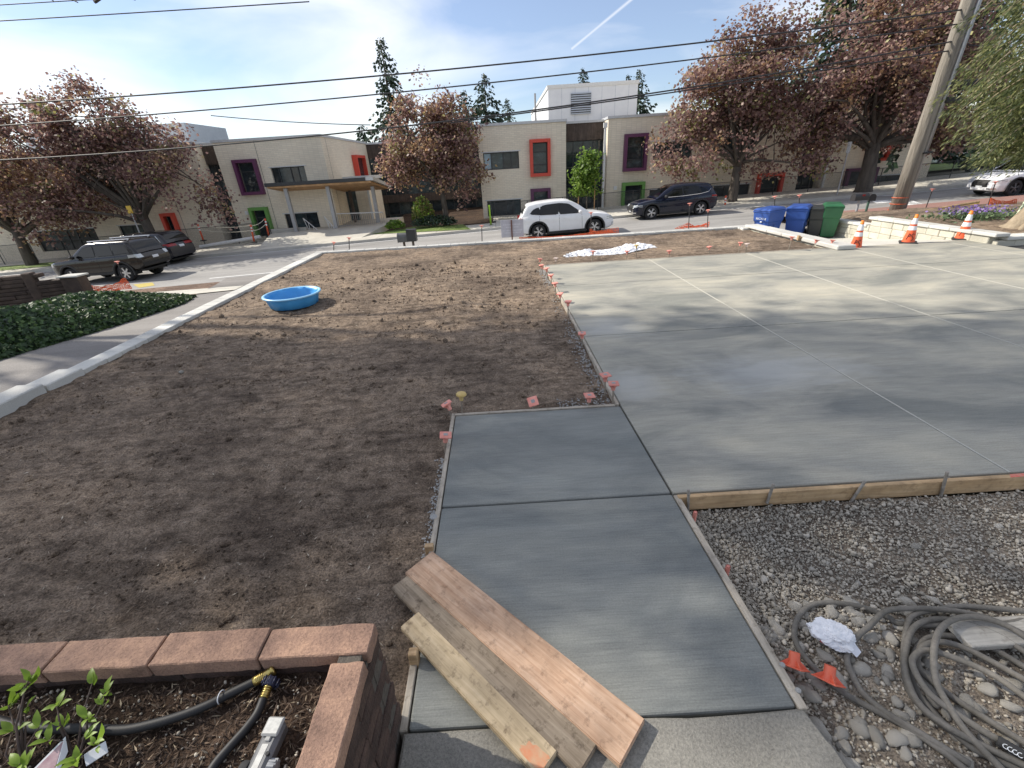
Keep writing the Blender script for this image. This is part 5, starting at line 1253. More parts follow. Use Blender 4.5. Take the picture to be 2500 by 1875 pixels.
VAN = fill(dict(L=5.15, W=2.0, wheels=(1.55, -1.45), wr=.35, alloy='alloy', cab=(-2.44, 1.66), tum=.24, gw=.95, spokes=7, twin=False,
    top=[(-2.575, .86), (-2.52, 1.02), (-2.4, 1.10), (-1.5, 1.08), (.8, 1.02), (1.5, 1.02), (2.1, .92), (2.4, .78), (2.575, .6)],
    bot=[(-2.575, .42), (-2.3, .28), (-1.2, .22), (1.5, .20), (2.2, .24), (2.575, .34)],
    wid=[(-2.575, .84), (-2.45, .93), (-2.0, .98), (-1.2, 1.0), (1.5, 1.0), (2.0, .95), (2.4, .84), (2.575, .66)],
    roof=[(-2.44, 1.08), (-2.36, 1.36), (-2.2, 1.60), (-2.0, 1.685), (-1.0, 1.73), (0, 1.72), (.5, 1.66), (.9, 1.46), (1.66, 1.04)],
    windows=[[(1.1, 1.08), (1.2, 1.10), (.6, 1.46), (-.05, 1.57), (-.1, 1.09)], [(-.17, 1.09), (-.12, 1.58), (-1.10, 1.58), (-1.16, 1.10)], [(-1.24, 1.11), (-1.18, 1.58), (-1.9, 1.54), (-2.15, 1.20)]],
    shield=(.55, 1.60), rear=(-2.40, -2.18), seams=(1.3, -.14, -1.2), handles=(.1, -.35), mirror=1.15, chrome=[(-1.2, 1.10), (-1.9, 1.15), (-2.18, 1.22), (-1.95, 1.55)],
    lamps=[('tail_lamp', None, -1, .30, .95, .96, 1.10, 0), ('headlight', None, 1, .5, .9, .7, .84, 0), ('number_plate', None, -1, -.17, .17, .86, .98, 0)]))
car('parked_car', 'dark bronze boxy sport utility vehicle with roof rails nearest the ivy', 'car', TRUCK, 'bronze_car', (-19.05, 22.05, zs(-19)), math.pi - .10, slope(-19))
car('parked_van', 'dark grey minivan parked beyond the bronze vehicle', 'van', VAN, 'grey_car', (-20.7, 26.3, zs(-20.7)), math.pi - .12, slope(-20))
WS = dict(CROSS); WS['alloy'] = 'darkalloy'; WS['lamps'] = NAVY['lamps']
car('parked_car', 'white vehicle facing downhill, half behind the drooping cedar branches', 'car', WS, 'white_car', (26.2, 23.2, zs(26.2)), math.pi, slope(26))
p = atY(2303, 388, 46); p.z = p.z - .45
car('parked_car', 'small distant white car up the slope beyond the brick wing\'s corner', 'car', CROSS, 'white_car', (p.x, 46, p.z), math.pi + .2, .03)
m = MB(); m.grid([[(34, 38, .1), (60, 38, 1.2)], [(34, 43, p.z - .05), (60, 43, p.z + .4)], [(34, 60, p.z + .1), (60, 60, p.z + .7)]]); struct(m.build('grass_bank', M['grass']))
# ------------------------------------------------------------------ carts, cones, mailboxes, signs
def M_plastic(name, c, rough=.45): return M_noise(name, tuple(x * .85 for x in c), tuple(min(1, x * 1.12) for x in c), 2.5, rough, 40, .06, .004)
M['cartblue'] = M_plastic('cartblue', (.028, .085, .33)); M['cartblack'] = M_plastic('cartblack', (.03, .033, .032)); M['cartgreen'] = M_plastic('cartgreen', (.022, .125, .05)); M['print'] = M_flat('print', (.75, .78, .80), .6)
def text_mesh(s, size, mat, parent, M4, extrude=.001, name='lettering'):
    cu = bpy.data.curves.new('txt', 'FONT'); cu.body = s; cu.size = size; cu.extrude = extrude; cu.align_x = 'CENTER'; cu.align_y = 'CENTER'
    tmp = bpy.data.objects.new('txt', cu); COL.objects.link(tmp); dg = bpy.context.evaluated_depsgraph_get(); dg.update()
    me = bpy.data.meshes.new_from_object(tmp.evaluated_get(dg)); bpy.data.objects.remove(tmp); bpy.data.curves.remove(cu)
    me.materials.clear(); me.materials.append(mat); return inst(name, me, parent, M4)
def cart(label, loc, rotz, mat, h=1.05, d=.80, w=.62, words=None, side_words=None):
    """Wheeled cart: front is -x, handle and wheels at +x."""
    t = thing('wheeled_cart', label, 'cart', loc, rotz, 'wheeled carts on the apron')
    mb = MB(); rows = []
    for z, fx, bx_, ww in ((.04, -.26, .24, .44), (.08, -.28, .26, .46), (h * .62, -.355, .315, .54), (h * .66, -.39, .335, .58), (h - .06, -.42, .36, .61), (h, -.43, .37, .62)):
        s = d / .8; rows.append([(fx * s, -ww / 2 * w / .62, z), (bx_ * s, -ww / 2 * w / .62, z), (bx_ * s, ww / 2 * w / .62, z), (fx * s, ww / 2 * w / .62, z)])
    vs = [p for r in rows for p in r]; fs = [(i * 4 + j, i * 4 + (j + 1) % 4, (i + 1) * 4 + (j + 1) % 4, (i + 1) * 4 + j) for i in range(len(rows) - 1) for j in range(4)] + [(0, 1, 2, 3)]
    mb.add(vs, fs); b = mb.build('body', M[mat], t)
    bv = b.modifiers.new('bevel', 'BEVEL'); bv.width = .03; bv.segments = 2; bv.limit_method = 'ANGLE'
    s = d / .8
    mb = MB(); mb.bevel_box((-.44 * s, -w / 2 - .01, h - .07), (.39 * s, w / 2 + .01, h - .02), .012); mb.build('rim', M[mat], t)
    mb = MB(); mb.add([(-.47 * s, -w / 2 - .02, h + .0), (.36 * s, -w / 2 - .02, h + .02), (.36 * s, w / 2 + .02, h + .02), (-.47 * s, w / 2 + .02, h + .0), (-.36 * s, -w / 2 + .07, h + .07), (.30 * s, -w / 2 + .07, h + .10), (.30 * s, w / 2 - .07, h + .10), (-.36 * s, w / 2 - .07, h + .07)], [(0, 3, 2, 1), (4, 5, 6, 7), (0, 1, 5, 4), (1, 2, 6, 5), (2, 3, 7, 6), (3, 0, 4, 7)]); l = mb.build('lid', M[mat], t)
    bv = l.modifiers.new('bevel', 'BEVEL'); bv.width = .02; bv.segments = 2
    mb = MB(); mb.tube([(.36 * s, -w / 2 + .05, h - .04), (.47 * s, -w / 2 + .05, h - .02), (.47 * s, w / 2 - .05, h - .02), (.36 * s, w / 2 - .05, h - .04)], .022, 7); mb.build('handle', M[mat], t)
    for sd in (1, -1):
        mb = MB(); mb.lathe([(0, -.03), (.13, -.03), (.14, -.015), (.14, .015), (.13, .03), (0, .03)], 18, 0, Matrix.Translation((.25 * s, sd * (w / 2 - .07), .14)) @ Matrix.Rotation(math.pi / 2, 4, 'X')); mb.build('wheel', M['rubber'], t)
    for sd in (1, -1):
        mb = MB(); mb.bevel_box((-.10, sd * w * .445 - .012, h * .42), (.12, sd * w * .445 + .012, h * .55), .01); mb.build('side_grip', M[mat], t)
    if words:
        R = Matrix.Rotation(-math.pi / 2, 4, 'Z') @ Matrix.Rotation(math.pi / 2 - .12, 4, 'X')
        text_mesh(words, .10, M['print'], t, Matrix.Translation((-.405 * s, 0, h * .74)) @ R)
        mb = MB(); mb.bevel_box((-.392 * s, -.035, h * .62), (-.385 * s, .035, h * .66), .003); mb.build('emblem', M['print'], t)
        mb = MB(); mb.box((-.388 * s, -.16, h * .53), (-.378 * s, .16, h * .545)); mb.build('print_line', M['print'], t)
    if side_words:
        text_mesh(side_words, .055, M['print'], t, Matrix.Translation((.02, -w * .468, h * .70)) @ Matrix.Rotation(math.pi / 2, 4, 'X'))
        mb = MB(); mb.box((-.10, -w * .462, h * .62), (.14, -w * .456, h * .635)); mb.build('print_line', M['print'], t)
    return t
def bin_at(px, Y): p = atY(px, 520, Y); return (p.x, Y, apron_z(Y))
cart('blue wheeled recycling cart with white lettering, at the downhill end of the row', bin_at(1880, 16.5), rad(24), 'cartblue', 1.05, .84, .68, 'RECYCLE', None)
cart('second blue wheeled cart, standing between the lettered blue cart and the black cart', bin_at(1950, 16.6), rad(48), 'cartblue', 1.06, .84, .68, None, None)
cart('black wheeled cart between the blue carts and the green cart', bin_at(1996, 16.5), rad(60), 'cartblack', 1.0, .68, .52, None, 'WASTE')
cart('green wheeled yard-waste cart at the uphill end of the cart row', bin_at(2030, 16.3), rad(62), 'cartgreen', 1.08, .76, .58, None, 'YARD')

M['cone'] = M_noise('cone', (.80, .11, .035), (.88, .15, .05), 6, .5); M['conetip'] = M_flat('conetip', (.85, .24, .03), .5); M['marker'] = M_flat('marker', (.02, .02, .02), .7)
def stroke(pts, r): 
    mb = MB(); return mb
def cone(label, loc, rotz):
    t = thing('traffic_cone', label, 'traffic cone', loc, rotz, 'traffic cones at the driveway mouth')
    mb = MB(); mb.bevel_box((-.19, -.19, 0), (.19, .19, .035), .012); mb.build('base', M['rubber'], t)
    H_ = .71; R = lambda z: .138 - (.138 - .030) * (z - .035) / (H_ - .035)
    def seg(z0, z1, nm, mat, dr=0, cap=False):
        m2 = MB(); m2.lathe([(R(z0) + dr, z0), (R(z1) + dr, z1)] + ([(0, z1 + .004)] if cap else []), 24, close=False); m2.build(nm, mat, t, True)
    seg(.035, .33, 'lower_body', M['cone']); seg(.33, .43, 'reflective_collar', M['reflect'], .003); seg(.43, .475, 'middle_band', M['cone']); seg(.475, .62, 'reflective_collar', M['reflect'], .003); seg(.62, .71, 'tip', M['conetip'], .002, True)
    # hand-sprayed letters P S wrapped on the lower body
    def wrap(pts, nm):
        m2 = MB(); q = []
        for u, z in pts:
            rr = R(z) + .006; a = -math.pi / 2 + u / rr; q.append((rr * math.cos(a), rr * math.sin(a), z))
        m2.tube(q, .0065, 5); m2.build(nm, M['marker'], t)
    P_ = [(-.075, .10), (-.055, .17), (-.038, .245)] + [(-.038 + .034 * math.sin(a) - .004, .212 + .036 * math.cos(a)) for a in np.linspace(0, 3.4, 9)]
    S_ = [(.078, .225), (.055, .245), (.030, .235), (.022, .205), (.036, .180), (.060, .160), (.076, .130), (.066, .095), (.036, .085)]
    wrap(P_, 'letter_p'); wrap(S_, 'letter_s'); return t
cone('traffic cone half hidden behind the end of the chipped cap wall', at(2086, 617, -.03) * 1 + Vector((.42, .55, -.03)), rad(-34))
cone('middle traffic cone sprayed with letters, in front of the block wall', at(2216, 593, -.01), rad(-38))
cone('traffic cone nearest the corner where the block wall turns', at(2346, 584, -.01), rad(-44))

M['mailblack'] = M_flat('mailblack', (.03, .03, .032), .45); M['mailgrey'] = M_flat('mailgrey', (.10, .10, .10), .4)
def mailbox(label, loc, rotz, w=.18, h=.22, L=.48, mat='mailblack', postmat='darkmetal', ph=1.1, square=False, flag=False, post=True):
    t = thing('mailbox', label, 'mailbox', loc, rotz)
    prof = [(-w / 2, 0), (w / 2, 0), (w / 2, h * .55)] + ([] if square else [(w / 2 * math.cos(a), h * .55 + h * .45 * math.sin(a)) for a in np.linspace(.25, math.pi - .25, 7)]) + [(-w / 2, h * .55)]
    if square: prof = [(-w / 2, 0), (w / 2, 0), (w / 2, h), (-w / 2, h)]
    mb = MB(); mb.prism(prof, 'x', -L / 2, L / 2); b = mb.build('box', M[mat], t); b.location.z = ph
    mb = MB(); mb.prism([(y * 1.07, z * 1.04 - .004) for y, z in prof], 'x', -L / 2 - .02, -L / 2 + .015); d = mb.build('door', M[mat], t); d.location.z = ph
    if flag: mb = MB(); mb.box((-.02, -w / 2 - .012, h * .6), (.10, -w / 2 - .004, h * .85)); f = mb.build('flag', M['taillight'], t); f.location.z = ph
    if post: mb = MB(); mb.tube([(0, 0, -.3), (0, 0, ph)], .045, 8); mb.build('post', M[postmat], t)
    return t
p = atY(986, 590, 17.2); mailbox('rounded grey-black mailbox on the post beyond the garden wall', (p.x, 17.2, p.z - 1.1), rad(0), .3, .31, .36, 'mailgrey', 'cladding')
p = atY(1007, 588, 17.15); mailbox('taller square black mailbox beside the rounded one beyond the garden wall', (p.x + .02, 17.12, p.z - 1.1), rad(0), .3, .42, .32, 'mailblack', 'cladding', square=True)
p = atY(2098, 489, 18.4); mailbox('black mailbox with red flag on a metal post in front of the pole', (p.x, 18.4, p.z - 1.0), rad(8), .22, .26, .62, 'mailblack', 'conduit', 1.0, flag=True)
M['greenpost'] = M_flat('greenpost', (.05, .11, .08), .6)
p = atY(2122, 489, 18.9); mailbox('rounded black mailbox on a dark green post behind the flagged one', (p.x, 18.9, p.z - 1.0), rad(70), .22, .26, .55, 'mailblack', 'greenpost', 1.0)
# corrugated sign seen from behind
M['signback'] = M_flat('signback', (.47, .46, .50), .6); M['rust'] = M_flat('rust', (.16, .07, .05), .8); M['signprint'] = M_flat('signprint', (.58, .57, .61), .6)
a, b = atY(1222, 541, 16.75), atY(1279, 577, 16.75)
sg = thing('sign_board', 'grey back of a yard sign board on a rusty post before the white car', 'sign', ((a.x + b.x) / 2, 16.7, -.9))
mb = MB(); mb.bevel_box((a.x, 16.74, b.z), (b.x, 16.76, a.z + .04), .004); o = mb.build('panel', M['signback'], sg); o.location = -sg.location
pp, qq = atY(1251, 590, 16.68), atY(1251, 537, 16.68); mb = MB(); mb.box((pp.x - .022, 16.68, -1.0), (pp.x + .022, 16.72, qq.z)); o = mb.build('post', M['rust'], sg); o.location = -sg.location
for k, (z, w_) in enumerate(((.78, .8), (.62, .55), (.42, .86), (.28, .7))):
    zz = b.z + (a.z - b.z) * z; mb = MB(); c = (a.x + b.x) / 2; x = c - (b.x - a.x) * w_ / 2
    while x < c + (b.x - a.x) * w_ / 2:
        l = random.uniform(.015, .05); mb.box((x, 16.736, zz - .022), (x + l, 16.7395, zz + .022)); x += l + .014
    o = mb.build('show_through_print', M['signprint'], sg); o.location = -sg.location

# ------------------------------------------------------------------ capped stakes
M['capred'] = M_noise('capred', (.66, .20, .15), (.80, .38, .31), 14, .65, tint=.18); M['capyellow'] = M_noise('capyellow', (.52, .36, .10), (.66, .50, .22), 14, .65); M['capwhite'] = M_noise('capwhite', (.55, .42, .36), (.70, .60, .54), 14, .65)
M['rod'] = M_noise('rod', (.20, .17, .13), (.36, .31, .25), 20, .8); M['blackrod'] = M_flat('blackrod', (.035, .033, .033), .7)
def cap_mesh(mat, w=.112, rnd=False):
    mb = MB()
    if rnd: mb.lathe([(0, .036), (w * .5, .032), (w * .52, .040), (w * .46, .054), (0, .062)], 16)
    else:
        mb.bevel_box((-w / 2, -w / 2, .040), (w / 2, w / 2, .056), .005)
        for a in (0, math.pi / 2, math.pi, -math.pi / 2):
            R = Matrix.Rotation(a, 4, 'Z'); mb.add([R @ Vector(q) for q in ((.01, -.003, .041), (w * .46, -.003, .041), (.02, -.003, -.005), (.01, .003, .041), (w * .46, .003, .041), (.02, .003, -.005))], [(0, 1, 2), (5, 4, 3), (0, 3, 4, 1), (1, 4, 5, 2), (2, 5, 3, 0)])
    mb.lathe([(.016, -.035), (.022, -.03), (.026, .04), (.026, .042)], 12); return mb.mesh('cap', mat)
CAPS = {k: cap_mesh(M['cap' + k], rnd=(k == 'yellow')) for k in ('red', 'yellow', 'white')}
CAP_S = cap_mesh(M['capred'], .13)
def stake(label, bpx, cpx, kind='red', z0=0.0, yaw=None, tiltcap=None, group=None, Y=None, rod='rod', r=.009, big=False):
    if Y is None: b = at(*bpx, z0); c = atY(*cpx, b.y)
    else: b = atY(*bpx, Y); c = atY(*cpx, Y)
    t = thing('capped_stake', label, 'stake', b, 0, group); ax = c - b
    mb = MB(); mb.tube([ax.normalized() * -.12, ax * .99], r, 8); mb.build('rod', M[rod], t)
    q = Vector((0, 0, 1)).rotation_difference((ax.normalized() if not tiltcap else Vector(tiltcap).normalized()))
    Mx = Matrix.Translation(ax - ax.normalized() * .04) @ q.to_matrix().to_4x4() @ Matrix.Rotation(random.uniform(0, 1.5) if yaw is None else yaw, 4, 'Z')
    o = inst('cap', CAP_S if big else CAPS[kind], t, Mx)
    if not big and kind == 'red' and b.y < 6:
        mb = MB(); mb.bevel_box((-.02, -.02, .0566), (.02, .02, .058), .0005); sp = mb.build('mortar_spot', M['splash'], o)
    return t
gA = 'capped stakes along the driveway slab\'s soil side'
for k, (bp, cp) in enumerate([((1317, 647), (1319, 633)), ((1324, 665), (1322, 648)), ((1338, 680), (1334, 656)), ((1347, 692), (1345, 672)), ((1357, 712), (1355, 692)), ((1369, 738), (1367, 718)), ((1387, 768), (1387, 737)), ((1422, 840), (1421, 815)), ((1477, 957), (1478, 917)), ((1496, 980), (1498, 938))]):
    nm = ORD[k]
    stake(f'{nm} capped stake along the driveway\'s soil edge, counting from the far corner towards the path', bp, cp, 'red' if k != 6 else 'red', group=gA)
stake('red capped stake against the path\'s end board, nearest the driveway', (1437, 990), (1439, 967), z0=.0)
stake('stake with red cap tipped face-on, midway along the path\'s end board', (1302, 993), (1301, 976), z0=-.02, tiltcap=(-.05, -.62, .75), yaw=.2)
stake('tall wire stake with round yellow cap at the path\'s far corner', (1128, 1006), (1126, 963), 'yellow', r=.006)
stake('bent stake with tilted pale red cap beside the yellow-capped one', (1101, 1022), (1094, 986), tiltcap=(-.45, .1, .9), yaw=.4, r=.006)
stake('red square-capped stake beside the path\'s soil-side board', (1087, 1097), (1088, 1064), z0=-.03, yaw=.1)
fe = [((1357, 641), (1357, 631), 'white', 'small pale capped stake at the driveway\'s far corner'), ((1446, 636), (1448, 614), 'red', 'red capped stake in front of the downhill end of the white sheet'), ((1530, 630), (1531, 614), 'red', 'red capped stake just before the yellow-capped one by the white sheet'),
      ((1553, 627), (1554, 599), 'yellow', 'yellow capped stake standing in front of the white sheet'), ((1634, 625), (1634, 613), 'red', 'low red capped stake just uphill of the white sheet'), ((1732, 620), (1732, 603), 'red', 'red capped stake midway between the white sheet and the cap wall'),
      ((1803, 617), (1808, 593), 'red', 'red capped stake paired with a pale one at the driveway\'s far edge'), ((1821, 617), (1823, 596), 'white', 'pale capped stake paired with a red one at the driveway\'s far edge'), ((1925, 611), (1934, 579), 'red', 'tall red capped stake before the chipped cap wall'),
      ((1983, 608), (1994, 587), 'red', 'leaning red capped stake beside the broken board scrap'), ((2027, 604), (2033, 587), 'red', 'red capped stake at the near end of the chipped cap wall')]
for bp, cp, k, lab in fe: stake(lab, bp, cp, k, group='capped stakes along the driveway\'s far edge')
st_ = [((815, 614), (815, 592), 'short black stake with red cap beyond the garden wall\'s corner'), ((853, 611), (852, 581), 'tall black stake with dark cap beyond the garden wall\'s corner'), ((1177, 590), (1176, 551), 'black stake with red cap between the mailboxes and the sign board'),
       ((1443, 582), (1443, 519), 'tall black stake with red cap in front of the white car\'s front door'), ((1681, 560), (1684, 497), 'tall black stake with red cap in front of the navy car\'s rear door'), ((1727, 556), (1729, 513), 'black stake with red cap in front of the navy car\'s rear wheel'),
       ((1890, 515), (1892, 480), 'red capped stake seen above the lettered blue cart'), ((1950, 515), (1952, 477), 'red capped stake seen above the second blue cart')]
for k, (bp, cp, lab) in enumerate(st_): stake(lab, bp, cp, 'red', Y=17.1 if k < 6 else 17.8, rod='blackrod', r=.016, group='tall stakes on the street side of the wall', big=True)
stake('tall leaning stake with red cap between the pole and the pale cedar', (2256, 520), (2277, 462), 'red', Y=18.9, rod='blackrod', r=.018, group='tall stakes on the street side of the wall', big=True)
stake('tall leaning stake with red cap in front of the white vehicle', (2410, 508), (2431, 444), 'red', Y=17.5, rod='blackrod', r=.018, group='tall stakes on the street side of the wall', big=True)
stake('leaning stake with red cap against the bronze vehicle\'s rear wheel', (303, 682), (286, 639), 'red', Y=16.6, rod='blackrod', r=.016, group='tall stakes on the street side of the wall', big=True)
a, b = at(1965, 590, -.02), at(1988, 597, -.02)
mb = MB(); mb.bevel_box((-.28, -.07, 0), (.24, .07, .04), .004, 0, Matrix.Rotation(.35, 4, 'Y')); mb.bevel_box((-.30, -.06, .02), (-.24, .06, .15), .004); o = mb.build('board_scrap', M['newwood']); o.location = (a.x + .1, a.y, -.0); o.rotation_euler[2] = -.25
tag(o, 'broken scrap of pale timber propped on the soil by the cap wall', 'timber scrap')

# ------------------------------------------------------------------ orange safety netting
def net(label, P00, P10, P01, P11, nu, nv, sag=.05, r=.010, seed=1):
    """Mesh of plastic strands between four corners, slumped."""
    rg = random.Random(seed); mb = MB()
    def Pt(u, v):
        a = P00.lerp(P10, u); b = P01.lerp(P11, u); c = a.lerp(b, v)
        return c + Vector((0, sag * noise.noise((u * 5, v * 3, seed)), -sag * 2 * v * math.sin(u * math.pi) + sag * noise.noise((u * 7, v * 4, seed + 5))))
    for i in range(nu + 1): mb.tube([Pt(i / nu, v) for v in np.linspace(0, 1, 6)], r * .75, 4, cap=False)
    for j in range(nv + 1): mb.tube([Pt(u, j / nv) for u in np.linspace(0, 1, 22)], r, 4, cap=False)
    return tag(mb.build('safety_net', M['netorange']), label, 'netting', 'orange safety netting')
net('orange safety net sagging along the wall in front of the white car', atY(1268, 588, 16.6), atY(1510, 569, 16.6), atY(1268, 579, 16.6), atY(1510, 556, 16.6), 30, 4, .05, .011, 1)
net('bunched orange safety net at the stake before the white car\'s front wheel', atY(1440, 574, 17.05), atY(1500, 569, 17.05), atY(1440, 559, 17.05), atY(1490, 560, 17.05), 14, 5, .05, .011, 2)
net('orange safety net slumped between two stakes before the navy car', atY(1648, 558, 17.3), atY(1730, 553, 17.3), atY(1678, 545, 17.5), atY(1732, 541, 17.5), 16, 6, .06, .011, 3)
net('orange safety net bundle above the ivy beside the bronze vehicle', atY(212, 716, 15.8), atY(322, 704, 16.2), atY(210, 697, 15.8), atY(306, 680, 16.2), 22, 7, .07, .014, 4)
net('orange safety net stretched beside the purple flowers', atY(2412, 512, 17.4), atY(2480, 510, 17.4), atY(2420, 483, 17.4), atY(2482, 486, 17.4), 16, 9, .05, .014, 5)
M['tape'] = M_flat('tape', (.80, .62, .08), .5)
mb = MB(); q = [atY(2040, 538, 17.3), atY(2120, 530, 17.4), atY(2190, 521, 17.6), atY(2270, 514, 17.7), atY(2330, 505, 17.7), atY(2392, 497, 17.6)]
mb.grid([[p + Vector((0, .03 * math.sin(3 * k), .05 * i + .02 * math.sin(5 * k))) for k, p in enumerate(q)] for i in (0, 1)]); tag(mb.build('caution_tape', M['tape']), 'yellow caution tape strung low along the upper bed', 'tape')
mb = MB(); mb.tube([atY(2085, 537, 17.0), atY(2200, 524, 17.2), atY(2390, 492, 17.4)], .045, 6); tag(mb.build('timber_edging', M['newwood']), 'pale timber edging rail behind the block wall', 'edging')
p = at(2400, 535, .25); t = thing('flower_patch', 'clump of small purple flowers with grey-green leaves on the upper bed', 'flowers', (p.x + .6, p.y + .6, .16))
rg = np.random.default_rng(5); n = 900; P = np.c_[rg.normal(0, .75, n), rg.normal(0, .35, n), rg.uniform(0, .22, n)]
M['petal'] = M_leaf('petal', [(0, (.22, .13, .45)), (1, (.45, .32, .70))], .3); M['greyleaf'] = M_leaf('greyleaf', [(0, (.07, .12, .06)), (1, (.20, .28, .14))], .3)
quads_mesh('leaves', leaf_quads(P, .09, np.array([0, 0, .6]), .8, 1.3), M['greyleaf'], None, t)
n = 260; P = np.c_[rg.normal(-.25, .55, n), rg.normal(.1, .3, n), rg.uniform(.18, .36, n)]; quads_mesh('blossoms', leaf_quads(P, .07, np.array([0, 0, .6]), .8, 1.0), M['petal'], None, t)
a, b = at(2470, 547, .15), atY(2500, 484, 12.4); M['palepaint'] = M_flat('palepaint', (.62, .70, .50), .6)
mb = MB(); mb.bevel_box((-.045, -.02, -.2), (.045, .02, .95), .004, 0, Matrix.Rotation(.22, 4, 'Y')); o = mb.build('survey_lath', M['palepaint']); o.location = (a.x, a.y, .15); tag(o, 'pale green painted lath stuck in the bed by the cedar trunk', 'lath')

# ------------------------------------------------------------------ paddling pool
M['poolblue'] = M_noise('poolblue', (.05, .30, .66), (.09, .40, .78), 3, .4, spec=.5); M['poolrim'] = M_noise('poolrim', (.30, .60, .85), (.38, .68, .90), 5, .35); M['water'] = M_glass('water', (.02, .08, .13), .03)
pc = (at(660, 738, 0) + at(775, 716, 0)) / 2; pcx = (at(636, 722, .26) + at(782, 699, .26)) / 2
pool = thing('paddling_pool', 'round blue plastic paddling pool on the bare soil', 'paddling pool', (pcx.x, pcx.y, -.05))
n = 56; prof = [(0, .012), (.44, .012), (.475, .02), (.525, .20), (.535, .265)]
mb = MB(); rows = []
for r, z in prof[1:]:
    row = []
    for k in range(n + 1):
        a = 2 * math.pi * k / n; rib = (-.018 if (k % 7) in (0, 1) else .004) if .45 < r < .53 else 0
        row.append(((r + rib) * math.cos(a), (r + rib) * math.sin(a), z))
    rows.append(row)
mb.grid(rows); ws = mb.build('wall', M['poolblue'], pool, True); ws.modifiers.new('thick', 'SOLIDIFY').thickness = .006
mb = MB(); mb.lathe([(0, .008), (.45, .010)], n, close=False); mb.build('floor', M['poolblue'], pool)
mb = MB(); mb.lathe([(.528, .245), (.535, .268), (.560, .276), (.585, .268), (.590, .245), (.575, .243), (.56, .258), (.54, .255), (.528, .245)], n, close=False); mb.build('rim', M['poolrim'], pool, True)
mb = MB(); mb.lathe([(0, .05), (.478, .05)], n, close=False); mb.build('water', M['water'], pool)

# ------------------------------------------------------------------ crumpled white sheeting
M['sheet'] = M_noise('sheet', (.62, .63, .66), (.78, .79, .81), 6, .45, 30, .3, .01)
a, b = at(1378, 624, -.02), at(1592, 598, -.02); ax = (b - a); L = ax.length; sd = Vector((-ax.y, ax.x, 0)).normalized(); rows = []
for i in range(110):
    u = i / 109; w = (.10 + .34 * min(1, u * 5)) * (1 - .25 * max(0, u - .85) / .15); row = []
    for j in range(30):
        v = j / 29 * 2 - 1; p = a + ax * u + sd * v * w + sd * .12 * math.sin(u * 9)
        hgt = .62 * (1 - abs(v) ** 2.2) * (.055 + .11 * max(0, noise.noise((u * 7, .3, 1))) + .10 * (math.exp(-((u - .28) / .07) ** 2) + math.exp(-((u - .72) / .08) ** 2) + .8 * math.exp(-((u - .9) / .06) ** 2)))
        cr = abs(noise.noise((u * 22, v * 2.6 + u * 4, 5))) * .075 + abs(noise.noise((u * 60, v * 8, 8))) * .035
        row.append((p.x + .06 * noise.noise((u * 30, v * 3, 2)), p.y + .07 * noise.noise((u * 26, v * 4, 3)), -.05 + max(0, hgt + (cr - .03) * (1 - abs(v) ** 4))))
    rows.append(row)
mb = MB(); mb.grid(rows); tag(mb.build('plastic_sheet', M['sheet']), 'crumpled strip of white plastic sheeting lying on the soil', 'plastic sheet')

# ------------------------------------------------------------------ ivy bank and the stacked wall behind it
M['ivy'] = M_leaf('ivy', [(0, (.012, .03, .012)), (.5, (.035, .075, .022)), (.9, (.07, .13, .04)), (1, (.13, .20, .055))], .2, .62)
M['ivybase'] = M_noise('ivybase', (.01, .014, .008), (.02, .03, .014), 5, .95)
M['darkstone'] = M_noise('darkstone', (.055, .038, .030), (.11, .076, .058), 5, .9, 24, .8, .02, tint=.25)
def ivy_edge(y): return float(np.interp(y, [4, 7, 10, 13, 14.2], [-9.3, -9.25, -9.35, -9.75, -10.2]))
def ivy_z(x, y):
    d = ivy_edge(y) - x; g = ramp_z(y)
    if d < 0: return g
    tip = float(np.interp(y, [11.5, 14.3], [1, .12]))
    fall = min(1, max(0, (d - 1.3) / 2.4)); h = (.60 + .10 * min(1, max(0, (y - 10) / 2))) * (1 - math.exp(-d / .5)) * tip * (1 - .72 * fall * fall * (3 - 2 * fall)) + .07 * noise.noise((x * 1.3, y * 1.3, 2)) * min(1, d * 3)
    return g + h
iv = thing('ivy_bank', 'dense dark green ivy bank beside the asphalt ramp', 'ivy', (-11, 10, -.6))
rows = [[(x + 11, y - 10, ivy_z(x, y) - .05 + .6) for x in [ivy_edge(y) - k * .3 for k in range(0, 22)]] for y in np.arange(3.4, 14.35, .3)]
mb = MB(); mb.grid(rows); mb.build('bank', M['ivybase'], iv, True)
rg = np.random.default_rng(8); n = 30000; yy = rg.uniform(3.6, 14.3, n); dd = 6.0 * rg.random(n) ** 1.6; xx = np.array([ivy_edge(y) for y in yy]) - dd + rg.normal(0, .04, n)
zz = np.array([ivy_z(x, y) for x, y in zip(xx, yy)]) + rg.uniform(-.02, .10, n)
quads_mesh('leaves', leaf_quads(np.c_[xx + 11, yy - 10, zz + .6], .10, np.array([.45, -.25, .75]), .6, 1.0, rg), M['ivy'], None, iv)
dwall = thing('stacked_stone_wall', 'dark brown stacked-stone wall with ledges above the ivy', 'wall', (-15, 14.8, -.9))
wa, wb = Vector((-14.85, 15.1, 0)), Vector((-23.2, 12.7, 0)); wd = (wb - wa); wl_ = wd.length; wdn = wd.normalized(); wn_ = Vector((wdn.y, -wdn.x, 0)); 
if wn_.y > 0: wn_ = -wn_
ztop = lambda s: float(np.interp(s, [0, .9, 1.0, 2.3, 2.4, 8], [-.18, -.16, .06, .08, .12, .14]))
s0 = 0; row = 0; z = -.95
